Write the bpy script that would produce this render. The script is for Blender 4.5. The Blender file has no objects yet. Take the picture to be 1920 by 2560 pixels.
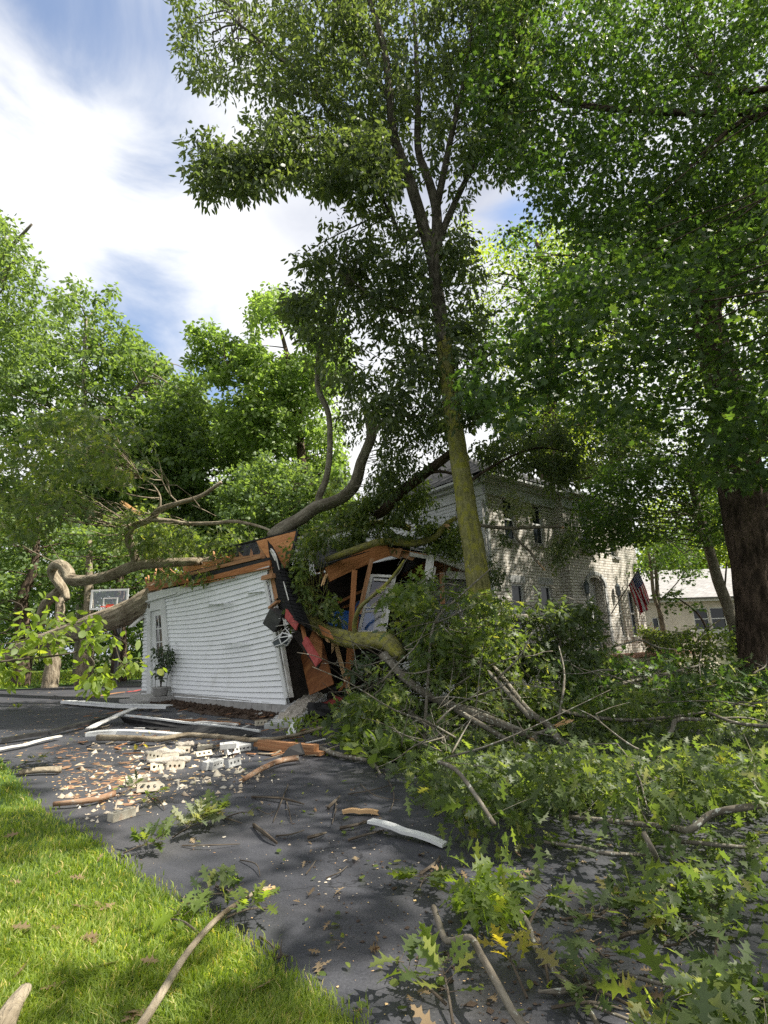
import bpy, bmesh, math, random
import numpy as np
from mathutils import Vector, Matrix
R_ = math.radians
SC = bpy.context.scene
C = SC.collection
# ------------------------------------------------------------------ camera
FPX, PITCH, ROLL, EYE = 1300.0, R_(14.25), R_(2.0), 1.35
_f = np.array([0, math.cos(PITCH), math.sin(PITCH)]); _r0 = np.array([1.0, 0, 0]); _u0 = np.cross(_r0, _f)
_r = _r0*math.cos(ROLL) - _u0*math.sin(ROLL); _u = _u0*math.cos(ROLL) + _r0*math.sin(ROLL)
cam_d = bpy.data.cameras.new("camera"); cam = bpy.data.objects.new("camera", cam_d); C.objects.link(cam)
cam.matrix_world = Matrix(((_r[0], _u[0], -_f[0], 0), (_r[1], _u[1], -_f[1], 0), (_r[2], _u[2], -_f[2], EYE), (0, 0, 0, 1)))
cam_d.sensor_fit = 'VERTICAL'; cam_d.sensor_height = 24; cam_d.lens = 24*FPX/2560
cam_d.clip_start = 0.05; cam_d.clip_end = 2000
SC.camera = cam
# ------------------------------------------------------------------ sun, sky
SUN_AZ, SUN_EL = R_(97), R_(52)
SD = np.array([math.cos(SUN_EL)*math.sin(SUN_AZ), math.cos(SUN_EL)*math.cos(SUN_AZ), math.sin(SUN_EL)])
sl = bpy.data.lights.new("sun", 'SUN'); sl.energy = 5.0; sl.angle = R_(0.6); sl.color = (1.0, 0.94, 0.83)
so = bpy.data.objects.new("sun", sl); C.objects.link(so)
so.rotation_euler = Vector(SD).to_track_quat('Z', 'Y').to_euler()
W = bpy.data.worlds.new("World"); SC.world = W; W.use_nodes = True
nt = W.node_tree; nt.nodes.clear()
def nn(t, ty, **k):
    n = t.nodes.new(ty)
    for a, b in k.items(): setattr(n, a, b)
    return n
def RAY(px, py): return _f + _r*(px-960)/FPX - _u*(py-1280)/FPX
def build_world():
    L = nt.links.new
    out = nn(nt, 'ShaderNodeOutputWorld'); bg = nn(nt, 'ShaderNodeBackground'); bg.inputs[1].default_value = 0.078
    sky = nn(nt, 'ShaderNodeTexSky', sky_type='NISHITA', sun_disc=False); sky.sun_elevation = SUN_EL; sky.sun_rotation = SUN_AZ
    tc = nn(nt, 'ShaderNodeTexCoord')
    mp = nn(nt, 'ShaderNodeMapping'); mp.inputs['Scale'].default_value = (1.0, 1.0, 2.0); L(tc.outputs['Generated'], mp.inputs[0])
    no = nn(nt, 'ShaderNodeTexNoise'); no.inputs['Scale'].default_value = 2.3; no.inputs['Detail'].default_value = 9; no.inputs['Roughness'].default_value = .56
    no.inputs['Distortion'].default_value = .5
    L(mp.outputs[0], no.inputs['Vector'])
    dens = no.outputs['Fac']
    nrm = nn(nt, 'ShaderNodeVectorMath', operation='NORMALIZE'); L(tc.outputs['Generated'], nrm.inputs[0])
    acc = None
    # openings in the cloud cover: direction, angular size, depth
    for px, py, s, a in ((320, 70, .20, .95), (400, 270, .15, .72), (120, 110, .20, .5), (370, 780, .16, .78), (555, 985, .14, .85), (110, 700, .16, .4), (1310, 560, .09, .6), (800, 60, .20, .6), (1150, 130, .15, .4)):
        d = RAY(px, py); d = d/np.linalg.norm(d)
        sb = nn(nt, 'ShaderNodeVectorMath', operation='DISTANCE'); L(nrm.outputs[0], sb.inputs[0]); sb.inputs[1].default_value = tuple(d)
        mr = nn(nt, 'ShaderNodeMapRange', interpolation_type='SMOOTHSTEP'); mr.inputs['From Min'].default_value = 0; mr.inputs['From Max'].default_value = s*1.35
        mr.inputs['To Min'].default_value = a; mr.inputs['To Max'].default_value = 0; L(sb.outputs['Value'], mr.inputs['Value'])
        if acc is None: acc = mr.outputs[0]
        else:
            m = nn(nt, 'ShaderNodeMath', operation='MAXIMUM'); L(acc, m.inputs[0]); L(mr.outputs[0], m.inputs[1]); acc = m.outputs[0]
    n1 = nn(nt, 'ShaderNodeMath', operation='MULTIPLY_ADD'); L(dens, n1.inputs[0]); n1.inputs[1].default_value = 2.5; n1.inputs[2].default_value = -.24
    sub = nn(nt, 'ShaderNodeMath', operation='SUBTRACT'); L(n1.outputs[0], sub.inputs[0]); L(acc, sub.inputs[1])
    cr = nn(nt, 'ShaderNodeMapRange', interpolation_type='SMOOTHSTEP'); cr.inputs['From Min'].default_value = .18; cr.inputs['From Max'].default_value = .88
    cr.inputs['To Min'].default_value = 0.10; cr.inputs['To Max'].default_value = 1; L(sub.outputs[0], cr.inputs['Value'])
    # cloud tone: thick parts white, thin parts soft lilac grey
    n2 = nn(nt, 'ShaderNodeTexNoise'); n2.inputs['Scale'].default_value = 1.7; n2.inputs['Detail'].default_value = 7; L(mp.outputs[0], n2.inputs['Vector'])
    rp = nn(nt, 'ShaderNodeValToRGB'); rp.color_ramp.elements[0].position = .36; rp.color_ramp.elements[0].color = (3.5, 3.75, 4.5, 1)
    rp.color_ramp.elements[1].position = .58; rp.color_ramp.elements[1].color = (6.9, 6.95, 7.0, 1); L(n2.outputs['Fac'], rp.inputs[0])
    mx = nn(nt, 'ShaderNodeMix', data_type='RGBA'); L(cr.outputs[0], mx.inputs['Factor']); gn = nn(nt, 'ShaderNodeVectorMath', operation='SCALE'); gn.inputs['Scale'].default_value = 1.5; L(sky.outputs[0], gn.inputs[0]); L(gn.outputs[0], mx.inputs['A']); L(rp.outputs[0], mx.inputs['B'])
    L(mx.outputs['Result'], bg.inputs[0]); L(bg.outputs[0], out.inputs[0])
build_world()
SC.view_settings.view_transform = 'Standard'; SC.view_settings.look = 'None'; SC.view_settings.gamma = 1
SC.view_settings.exposure = 1.15; SC.view_settings.use_curve_mapping = False
cy = SC.cycles; cy.max_bounces = 6; cy.diffuse_bounces = 3; cy.glossy_bounces = 2; cy.transmission_bounces = 4; cy.transparent_max_bounces = 8
cy.use_denoising = False; cy.caustics_reflective = False; cy.caustics_refractive = False
# ------------------------------------------------------------------ helpers
rng = np.random.default_rng(7); random.seed(7)
EY = np.array([0, 0, EYE])
def P(px, py, Y): d = RAY(px, py); return EY + d*(Y/d[1])
def G(px, py, z=0.0): d = RAY(px, py); return EY + d*((z-EYE)/d[2])
def hit(px, py, o, n): d = RAY(px, py); return EY + d*(np.dot(np.asarray(o)-EY, n)/np.dot(d, n))
def to_px(p):
    v = np.atleast_2d(p) - EY; z = v@_f
    return np.stack([960 + FPX*(v@_r)/z, 1280 - FPX*(v@_u)/z], 1)
ORG = {}
def tag(o, label=None, cat=None, group=None, kind=None):
    if label: o['label'] = label
    if cat: o['category'] = cat
    if group: o['group'] = group
    if kind: o['kind'] = kind
    return o
def thing(name, loc, label, cat, group=None):
    o = bpy.data.objects.new(name, None); C.objects.link(o); o.location = [float(a) for a in loc]; o.empty_display_size = .1
    ORG[o.name] = np.array(loc, float); return tag(o, label, cat, group)
def link(name, verts, faces, mat, parent=None, smooth=False, uv=None, tint=None, origin=None):
    """verts in world coordinates; origin = object location when top level"""
    verts = np.asarray(verts, float)
    og = ORG[parent.name] if parent else (np.asarray(origin, float) if origin is not None else np.zeros(3))
    me = bpy.data.meshes.new(name)
    me.from_pydata((verts-og).tolist(), [], [list(map(int, f)) for f in faces]); me.update()
    o = bpy.data.objects.new(name, me); C.objects.link(o)
    if parent: o.parent = parent
    else: o.location = [float(a) for a in og]
    ORG[o.name] = og
    if mat: me.materials.append(mat)
    if smooth: me.polygons.foreach_set('use_smooth', [True]*len(me.polygons))
    if uv is not None:
        l = me.uv_layers.new(name='UVMap'); idx = np.zeros(len(me.loops), int); me.loops.foreach_get('vertex_index', idx)
        l.data.foreach_set('uv', np.asarray(uv, np.float32)[idx].ravel())
    return o
def fastmesh(name, V, F, mat, parent=None, tint=None, origin=None, smooth=False):
    """V (n,3) world, F (m,k) constant size k"""
    og = ORG[parent.name] if parent else (np.asarray(origin, float) if origin is not None else np.zeros(3))
    me = bpy.data.meshes.new(name); m, k = F.shape
    me.vertices.add(len(V)); me.vertices.foreach_set('co', (V-og).astype(np.float32).ravel())
    me.loops.add(m*k); me.loops.foreach_set('vertex_index', F.astype(np.int32).ravel())
    me.polygons.add(m); me.polygons.foreach_set('loop_start', np.arange(0, m*k, k, dtype=np.int32))
    if tint is not None:
        a = me.attributes.new('tint', 'FLOAT', 'FACE'); a.data.foreach_set('value', tint.astype(np.float32))
    if smooth: me.polygons.foreach_set('use_smooth', np.ones(m, bool))
    me.update(calc_edges=True)
    me.materials.append(mat)
    o = bpy.data.objects.new(name, me); C.objects.link(o)
    if parent: o.parent = parent
    else: o.location = [float(a) for a in og]
    ORG[o.name] = og
    return o
class MB:
    def __init__(s): s.v = []; s.f = []; s.uv = []
    def add(s, V, F, uv=None):
        b = len(s.v); s.v += [tuple(map(float, v)) for v in V]; s.f += [[b+i for i in f] for f in F]
        s.uv += [tuple(map(float, q)) for q in uv] if uv is not None else [(0, 0)]*len(V); return s
    def box(s, lo, hi, fr=None):
        x0, y0, z0 = lo; x1, y1, z1 = hi
        V = [(x0, y0, z0), (x1, y0, z0), (x1, y1, z0), (x0, y1, z0), (x0, y0, z1), (x1, y0, z1), (x1, y1, z1), (x0, y1, z1)]
        if fr: V = [fr(*v) for v in V]
        return s.add(V, [(0, 3, 2, 1), (4, 5, 6, 7), (0, 1, 5, 4), (1, 2, 6, 5), (2, 3, 7, 6), (3, 0, 4, 7)])
    def beam(s, a, b, w, h, up=(0, 0, 1), jag=0.0, n=1, bow=0.0):
        a = np.array(a, float); b = np.array(b, float); d = b-a; Ln = np.linalg.norm(d); d = d/Ln
        up = np.array(up, float)
        if abs(np.dot(up, d)) > .97: up = np.array([0, 1.0, 0])
        x = np.cross(d, up); x /= np.linalg.norm(x); y = np.cross(x, d)
        V = []; F = []; U = []
        for i in range(n+1):
            t = i/n; c = a + d*Ln*t + y*bow*4*t*(1-t)
            for sx, sy in ((-1, -1), (1, -1), (1, 1), (-1, 1)):
                e = 0
                if jag and i in (0, n): e = (random.uniform(-jag, jag))*(1 if i else -1)
                V.append(c + x*w/2*sx + y*h/2*sy + d*e); U.append((sx*w/2+sy*h, t*Ln))
            if i:
                q = 4*(i-1)
                for j in range(4): F.append((q+j, q+(j+1) % 4, q+4+(j+1) % 4, q+4+j))
        F.append((3, 2, 1, 0)); q = 4*n; F.append((q, q+1, q+2, q+3))
        return s.add(V, F, U)
    def slab(s, pts, t):
        pts = [np.array(p, float) for p in pts]; n = np.zeros(3)
        for i in range(len(pts)): n += np.cross(pts[i], pts[(i+1) % len(pts)])
        n /= np.linalg.norm(n); k = len(pts)
        ux = pts[1]-pts[0]; ux /= np.linalg.norm(ux); uy = np.cross(n, ux)
        U = [((p-pts[0])@ux, (p-pts[0])@uy) for p in pts]
        V = pts + [p - n*t for p in pts]
        F = [tuple(range(k)), tuple(range(2*k-1, k-1, -1))] + [(i, i+k, (i+1) % k + k, (i+1) % k) for i in range(k)]
        return s.add(V, F, U+U)
    def tube(s, pts, rad, seg=10, lump=.06, cap=True, sub=4, seed=0, ridge=0):
        pts = np.array(pts, float); n = len(pts); rad = np.array(rad, float) if np.ndim(rad) else np.full(n, float(rad))
        if sub > 1 and n > 2:
            Q = []; Rr = []
            for i in range(n-1):
                p0 = pts[max(i-1, 0)]; p1 = pts[i]; p2 = pts[i+1]; p3 = pts[min(i+2, n-1)]
                for j in range(sub):
                    t = j/sub
                    Q.append(.5*((2*p1)+(-p0+p2)*t+(2*p0-5*p1+4*p2-p3)*t*t+(-p0+3*p1-3*p2+p3)*t**3)); Rr.append(rad[i]*(1-t)+rad[i+1]*t)
            Q.append(pts[-1]); Rr.append(rad[-1]); pts = np.array(Q); rad = np.array(Rr); n = len(pts)
        T = np.gradient(pts, axis=0); T /= np.linalg.norm(T, axis=1)[:, None]+1e-9
        up = np.array([0, 0, 1.0]) if abs(T[0, 2]) < .9 else np.array([1.0, 0, 0])
        x = np.cross(T[0], up); x /= np.linalg.norm(x); V = []; F = []; U = []; Ls = 0
        rs = np.random.default_rng(seed+int(abs(pts[0, 0]*97)) % 1000)
        ph = rs.uniform(0, 6.28, 4)
        for i in range(n):
            x = x - T[i]*np.dot(x, T[i]); x /= np.linalg.norm(x)+1e-9; y = np.cross(T[i], x)
            if i: Ls += np.linalg.norm(pts[i]-pts[i-1])
            for k in range(seg):
                a = 2*math.pi*k/seg
                r = rad[i]*(1 + lump*math.sin(3*a+ph[0]+Ls*1.3) + lump*.7*math.sin(2*a+ph[1]-Ls*.9) + lump*.5*math.sin(Ls*5+ph[2]+a))
                if ridge:
                    ww = a*seg*.16 + 1.1*math.sin(Ls*4.2+ph[0]) + .8*math.sin(Ls*9.1+2.3*a+ph[1]) + .6*math.sin(3.1*a+ph[3])
                    r -= rad[i]*ridge*max(0, math.sin(ww+.5*math.sin(ww*1.7+Ls*3)))**.5*(.6+.4*math.sin(Ls*13+5*a+ph[2]))
                V.append(pts[i] + x*math.cos(a)*r + y*math.sin(a)*r); U.append((min(a, 2*math.pi-a)*max(rad[i], .01), Ls))
            if i:
                b = (i-1)*seg
                for k in range(seg): F.append((b+k, b+(k+1) % seg, b+seg+(k+1) % seg, b+seg+k))
        if cap: F.append(tuple(range(seg-1, -1, -1))); b = (n-1)*seg; F.append(tuple(range(b, b+seg)))
        return s.add(V, F, U)
    def lathe(s, prof, c, seg=16, ax=None):
        V = []; F = []; c = np.array(c, float)
        for i, (r, z) in enumerate(prof):
            for k in range(seg):
                a = 2*math.pi*k/seg; V.append(c+np.array([r*math.cos(a), r*math.sin(a), z]))
            if i:
                b = (i-1)*seg
                for k in range(seg): F.append((b+k, b+(k+1) % seg, b+seg+(k+1) % seg, b+seg+k))
        F.append(tuple(range(seg-1, -1, -1))); b = (len(prof)-1)*seg; F.append(tuple(range(b, b+seg)))
        return s.add(V, F)
    def build(s, name, mat, parent=None, smooth=False, origin=None):
        return link(name, s.v, s.f, mat, parent, smooth, uv=s.uv, origin=origin)
# ------------------------------------------------------------------ materials
M = {}
def mat(name, col, rough=.7, spec=.3):
    m = bpy.data.materials.new(name); m.use_nodes = True; M[name] = m
    b = m.node_tree.nodes['Principled BSDF']; b.inputs['Base Color'].default_value = (*col, 1); b.inputs['Roughness'].default_value = rough
    b.inputs['Specular IOR Level'].default_value = spec
    return m, m.node_tree, b
def ramp(t, fac, stops):
    r = nn(t, 'ShaderNodeValToRGB'); e = r.color_ramp.elements
    while len(e) < len(stops): e.new(.5)
    for i, (p, c) in enumerate(stops): e[i].position = p; e[i].color = (*c, 1)
    t.links.new(fac, r.inputs[0]); return r.outputs[0]
def noise(t, scale, vec=None, detail=4, rough=.6, sc=(1, 1, 1), dist=0.0):
    n = nn(t, 'ShaderNodeTexNoise'); n.inputs['Scale'].default_value = scale; n.inputs['Detail'].default_value = detail; n.inputs['Roughness'].default_value = rough
    n.inputs['Distortion'].default_value = dist
    if vec is None: vec = nn(t, 'ShaderNodeTexCoord').outputs['Object']
    if sc != (1, 1, 1):
        m = nn(t, 'ShaderNodeMapping'); m.inputs['Scale'].default_value = sc; t.links.new(vec, m.inputs[0]); vec = m.outputs[0]
    t.links.new(vec, n.inputs['Vector']); return n.outputs['Fac']
def bump(t, b, h, strength=.4, dist=.02):
    n = nn(t, 'ShaderNodeBump'); n.inputs['Strength'].default_value = strength; n.inputs['Distance'].default_value = dist
    t.links.new(h, n.inputs['Height']); t.links.new(n.outputs[0], b.inputs['Normal'])
def nmat(name, stops, scale=8, rough=.75, bs=.3, bd=.01, sc=(1, 1, 1), uv=False, detail=5, spec=.3, dist=0.):
    m, t, b = mat(name, stops[0][1], rough, spec)
    v = nn(t, 'ShaderNodeTexCoord').outputs['UV' if uv else 'Object']
    n = noise(t, scale, v, detail, .62, sc, dist); t.links.new(ramp(t, n, stops), b.inputs['Base Color']); bump(t, b, n, bs, bd); return m
def bark(name, stops, scale=14, bs=1.0, bd=.03, st=(1, .22, 1), patch=None, rough=.9):
    m, t, b = mat(name, stops[0][1], rough, .15)
    v = nn(t, 'ShaderNodeTexCoord').outputs['UV']
    n = noise(t, scale, v, 6, .65, st, .6)
    w = nn(t, 'ShaderNodeTexVoronoi'); w.inputs['Scale'].default_value = scale*.55
    mm = nn(t, 'ShaderNodeMapping'); mm.inputs['Scale'].default_value = (1, .3, 1); t.links.new(v, mm.inputs[0]); t.links.new(mm.outputs[0], w.inputs['Vector'])
    mu = nn(t, 'ShaderNodeMath', operation='MULTIPLY_ADD'); t.links.new(w.outputs['Distance'], mu.inputs[0]); mu.inputs[1].default_value = .5; t.links.new(n, mu.inputs[2])
    sb = nn(t, 'ShaderNodeMath', operation='SUBTRACT'); t.links.new(mu.outputs[0], sb.inputs[0]); sb.inputs[1].default_value = .18
    c = ramp(t, sb.outputs[0], stops)
    if patch:
        pn = noise(t, patch[0], v, 4, .7, (1, .6, 1)); mr = nn(t, 'ShaderNodeMapRange'); mr.inputs['From Min'].default_value = patch[2]; mr.inputs['From Max'].default_value = patch[2]+.06
        t.links.new(pn, mr.inputs['Value']); mx = nn(t, 'ShaderNodeMix', data_type='RGBA'); t.links.new(mr.outputs[0], mx.inputs['Factor']); t.links.new(c, mx.inputs['A'])
        mx.inputs['B'].default_value = (*patch[1], 1); c = mx.outputs['Result']
    t.links.new(c, b.inputs['Base Color']); bump(t, b, mu.outputs[0], bs, bd); return m
def leafmat(name, stops, trans=.42, tcol=(1.3, 1.3, .45), rough=.46):
    m = bpy.data.materials.new(name); m.use_nodes = True; M[name] = m; t = m.node_tree; b = t.nodes['Principled BSDF']; L = t.links.new
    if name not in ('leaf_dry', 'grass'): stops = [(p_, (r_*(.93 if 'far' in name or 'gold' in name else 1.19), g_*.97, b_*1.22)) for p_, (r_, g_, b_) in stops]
    a = nn(t, 'ShaderNodeAttribute', attribute_name='tint'); c = ramp(t, a.outputs['Fac'], stops)
    ge = nn(t, 'ShaderNodeNewGeometry'); un = nn(t, 'ShaderNodeMix', data_type='RGBA'); f_ = nn(t, 'ShaderNodeMath', operation='MULTIPLY'); L(ge.outputs['Backfacing'], f_.inputs[0]); f_.inputs[1].default_value = .14
    L(f_.outputs[0], un.inputs['Factor']); L(c, un.inputs['A']); un.inputs['B'].default_value = (.21, .26, .15, 1)
    L(un.outputs['Result'], b.inputs['Base Color']); b.inputs['Roughness'].default_value = rough; b.inputs['Specular IOR Level'].default_value = .3
    tr = nn(t, 'ShaderNodeBsdfTranslucent'); mu = nn(t, 'ShaderNodeMix', data_type='RGBA', blend_type='MULTIPLY'); mu.inputs['Factor'].default_value = 1
    L(c, mu.inputs['A']); mu.inputs['B'].default_value = (*[x*2.2 for x in tcol], 1); L(mu.outputs['Result'], tr.inputs['Color'])
    ms = nn(t, 'ShaderNodeMixShader'); ms.inputs[0].default_value = trans; L(b.outputs[0], ms.inputs[1]); L(tr.outputs[0], ms.inputs[2])
    L(ms.outputs[0], t.nodes['Material Output'].inputs['Surface']); return m
leafmat('leaf_oak', [(0, (.032, .065, .02)), (.5, (.07, .125, .034)), (.85, (.13, .195, .045)), (1, (.24, .24, .07))], .5)
leafmat('leaf_maple', [(0, (.025, .065, .018)), (.6, (.045, .1, .022)), (1, (.085, .15, .03))])
leafmat('leaf_ash', [(0, (.038, .068, .03)), (.6, (.062, .105, .043)), (1, (.11, .165, .055))], .45)
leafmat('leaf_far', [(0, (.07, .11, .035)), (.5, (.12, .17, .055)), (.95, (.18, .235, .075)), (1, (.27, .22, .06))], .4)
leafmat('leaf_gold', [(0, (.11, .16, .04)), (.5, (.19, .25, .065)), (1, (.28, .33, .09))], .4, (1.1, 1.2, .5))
leafmat('leaf_bright', [(0, (.07, .13, .02)), (.6, (.13, .22, .035)), (1, (.22, .28, .05))], .5)
leafmat('leaf_ivy', [(0, (.03, .06, .028)), (.6, (.05, .09, .045)), (1, (.10, .14, .07))], .25)
leafmat('leaf_pale', [(0, (.09, .14, .07)), (.6, (.16, .22, .11)), (1, (.25, .3, .17))], .35)
leafmat('leaf_yellow', [(0, (.2, .24, .03)), (1, (.35, .33, .05))], .5)
leafmat('grass', [(0, (.08, .125, .022)), (.6, (.20, .265, .048)), (.93, (.33, .37, .10)), (1, (.5, .42, .2))], .45, rough=.5)
leafmat('leaf_dry', [(0, (.10, .055, .03)), (.5, (.20, .125, .07)), (1, (.33, .24, .15))], .2, (1.1, .9, .6), .7)
bark('bark_moss', [(0, (.03, .03, .012)), (.4, (.14, .135, .05)), (1, (.34, .32, .14))], 22, 1.0, .03, patch=(7, (.26, .25, .05), .50), st=(1, .4, 1))
bark('bark_dark', [(0, (.008, .006, .005)), (.45, (.05, .037, .028)), (1, (.21, .15, .115))], 13, 1.0, .07, st=(1, .4, 1))
bark('bark_grey', [(0, (.05, .043, .03)), (.5, (.15, .13, .1)), (1, (.3, .27, .21))], 20, .9, .02, st=(1, .45, 1), patch=(22, (.42, .43, .36), .60))
bark('bark_trunk', [(0, (.012, .011, .008)), (.45, (.065, .058, .042)), (1, (.2, .18, .14))], 20, 1.0, .03, st=(1, .4, 1))
bark('bark_fallen', [(0, (.035, .025, .016)), (.42, (.18, .145, .10)), (1, (.46, .40, .30))], 16, 1.0, .05, st=(1, .42, 1))
bark('bark_lichen', [(0, (.05, .045, .035)), (.5, (.13, .115, .09)), (1, (.26, .24, .2))], 18, .7, .01, patch=(30, (.5, .52, .46), .57))
bark('bark_red', [(0, (.05, .028, .018)), (.45, (.20, .115, .07)), (1, (.44, .31, .21))], 24, 1, .012, patch=(13, (.33, .29, .24), .54))
bark('twig', [(0, (.025, .02, .015)), (.5, (.07, .056, .042)), (1, (.17, .15, .12))], 30, .5, .004)
nmat('wood_raw', [(.25, (.15, .065, .028)), (.5, (.36, .18, .085)), (.75, (.54, .33, .17))], 22, .7, .3, .004, (1, .08, 1), True)
nmat('wood_plank', [(.25, (.16, .06, .02)), (.5, (.34, .14, .05)), (.75, (.5, .24, .1))], 14, .75, .3, .004, (1, .1, 1), True)
nmat('plywood', [(.3, (.24, .09, .028)), (.5, (.42, .18, .06)), (.72, (.52, .26, .1))], 5, .75, .25, .004, (1, .25, 1), True, dist=1.2)
nmat('plywood_shaded', [(.3, (.06, .02, .006)), (.5, (.16, .055, .014)), (.72, (.26, .11, .035))], 4, .7, .25, .004, (1, .25, 1), True, dist=1.2)  # darker plywood copy: shade on the lower sheet is put into the colour
nmat('wood_fresh', [(.25, (.45, .24, .1)), (.6, (.75, .52, .28))], 20, .7, .5, .01, (1, .15, 1), True)
nmat('white_paint', [(.3, (.54, .55, .54)), (.6, (.68, .69, .68))], 3, .5, .05, .002)
nmat('white_dirty', [(.3, (.36, .34, .3)), (.55, (.66, .65, .62)), (.8, (.8, .8, .79))], 6, .6, .2, .003)
nmat('siding', [(.28, (.62, .63, .61)), (.43, (.76, .775, .785)), (.8, (.82, .835, .85))], 1.7, .45, .08, .002)
nmat('siding_house', [(.3, (.55, .57, .57)), (.7, (.68, .69, .69))], 2, .5, .05, .002)
nmat('black_felt', [(.3, (.012, .012, .013)), (.7, (.03, .03, .03))], 5, .8, .3, .01)
nmat('red_paint', [(.3, (.25, .035, .035)), (.7, (.42, .09, .08))], 9, .7, .3, .003)
nmat('interior', [(.3, (.012, .01, .009)), (.6, (.035, .027, .022)), (.8, (.06, .045, .035))], 2.5, .9, .4, .02)  # near-black walls: shade of the enclosed rooms is put into the colour
nmat('concrete', [(.3, (.26, .255, .24)), (.7, (.42, .41, .39))], 6, .85, .3, .005)
nmat('mortar', [(.3, (.28, .25, .21)), (.7, (.5, .46, .4))], 25, .95, 1, .02)
nmat('dirt', [(.3, (.03, .02, .014)), (.55, (.07, .045, .03)), (.8, (.13, .09, .06))], 9, .95, 1, .03)
nmat('brick_loose', [(.3, (.33, .29, .22)), (.55, (.54, .50, .40)), (.75, (.38, .22, .14))], 12, .85, .5, .004)
nmat('brick_grey', [(.3, (.33, .33, .32)), (.7, (.56, .57, .56))], 12, .85, .5, .004)
nmat('metal_black', [(.3, (.015, .015, .016)), (.7, (.04, .04, .04))], 8, .4, .1, .002, spec=.5)
nmat('stone', [(.3, (.30, .24, .17)), (.7, (.5, .42, .32))], 10, .85, .3, .004)
nmat('blue_tarp', [(.3, (.01, .06, .25)), (.7, (.03, .16, .5))], 6, .5, .5, .02)
nmat('crumb', [(.3, (.16, .11, .08)), (.5, (.38, .32, .24)), (.62, (.5, .47, .4)), (.75, (.62, .6, .55))], 3, .9, .1, .002)
nmat('copper_roof', [(.3, (.2, .19, .18)), (.7, (.3, .29, .28))], 3, .5, .1, .002)
nmat('orange_rim', [(.3, (.5, .05, .02)), (.7, (.6, .08, .04))], 3, .5, .1, .002)
nmat('flower_mix', [(.3, (.6, .62, .4)), (.5, (.75, .72, .6)), (.7, (.65, .35, .15))], 9, .8, .1, .002)
nmat('tan_wall', [(.3, (.52, .47, .40)), (.7, (.62, .57, .50))], 2, .8, .1, .002)
def glass(name, col=(.02, .025, .03), rough=.04):
    m, t, b = mat(name, col, rough, .35); b.inputs['IOR'].default_value = 1.5; return m
glass('glass'); glass('glass_light', (.10, .12, .13), .08)
def clearglass():
    m = bpy.data.materials.new('glass_clear'); m.use_nodes = True; M['glass_clear'] = m; t = m.node_tree; t.nodes.clear()
    o = nn(t, 'ShaderNodeOutputMaterial'); a = nn(t, 'ShaderNodeBsdfTransparent'); g = nn(t, 'ShaderNodeBsdfGlossy'); g.inputs['Roughness'].default_value = .05
    x = nn(t, 'ShaderNodeMixShader'); x.inputs[0].default_value = .1; t.links.new(a.outputs[0], x.inputs[1]); t.links.new(g.outputs[0], x.inputs[2]); t.links.new(x.outputs[0], o.inputs[0])
clearglass()
def brickmat():
    m, t, b = mat('brick_wall', (.5, .47, .42), .85, .2)
    v = nn(t, 'ShaderNodeTexCoord').outputs['UV']; br = nn(t, 'ShaderNodeTexBrick'); t.links.new(v, br.inputs['Vector'])
    br.inputs['Scale'].default_value = 1; br.inputs['Brick Width'].default_value = .27; br.inputs['Row Height'].default_value = .092; br.inputs['Mortar Size'].default_value = .011
    br.inputs['Mortar Smooth'].default_value = .2; br.inputs['Bias'].default_value = .1
    br.inputs['Color1'].default_value = (.64, .615, .56, 1); br.inputs['Color2'].default_value = (.80, .78, .73, 1); br.inputs['Mortar'].default_value = (.27, .235, .19, 1)
    n = noise(t, 14, v, 4); mx = nn(t, 'ShaderNodeMix', data_type='RGBA', blend_type='MULTIPLY'); mx.inputs['Factor'].default_value = 1
    t.links.new(br.outputs['Color'], mx.inputs['A']); t.links.new(ramp(t, n, [(.3, (.72, .68, .62)), (.6, (1, 1, 1))]), mx.inputs['B'])
    t.links.new(mx.outputs['Result'], b.inputs['Base Color']); bump(t, b, br.outputs['Fac'], -1.0, .02)
brickmat()
def shinglemat(name, a, c, mo):
    m, t, b = mat(name, a, .9, .2); v = nn(t, 'ShaderNodeTexCoord').outputs['UV']; br = nn(t, 'ShaderNodeTexBrick'); t.links.new(v, br.inputs['Vector'])
    br.inputs['Scale'].default_value = 1; br.inputs['Brick Width'].default_value = .3; br.inputs['Row Height'].default_value = .13; br.inputs['Mortar Size'].default_value = .012
    br.inputs['Color1'].default_value = (*a, 1); br.inputs['Color2'].default_value = (*c, 1); br.inputs['Mortar'].default_value = (*mo, 1)
    t.links.new(br.outputs['Color'], b.inputs['Base Color']); bump(t, b, br.outputs['Fac'], -1, .015)
shinglemat('shingle', (.035, .035, .037), (.075, .075, .08), (.008, .008, .008)); shinglemat('shingle_light', (.25, .24, .24), (.36, .35, .35), (.16, .16, .16))
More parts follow.
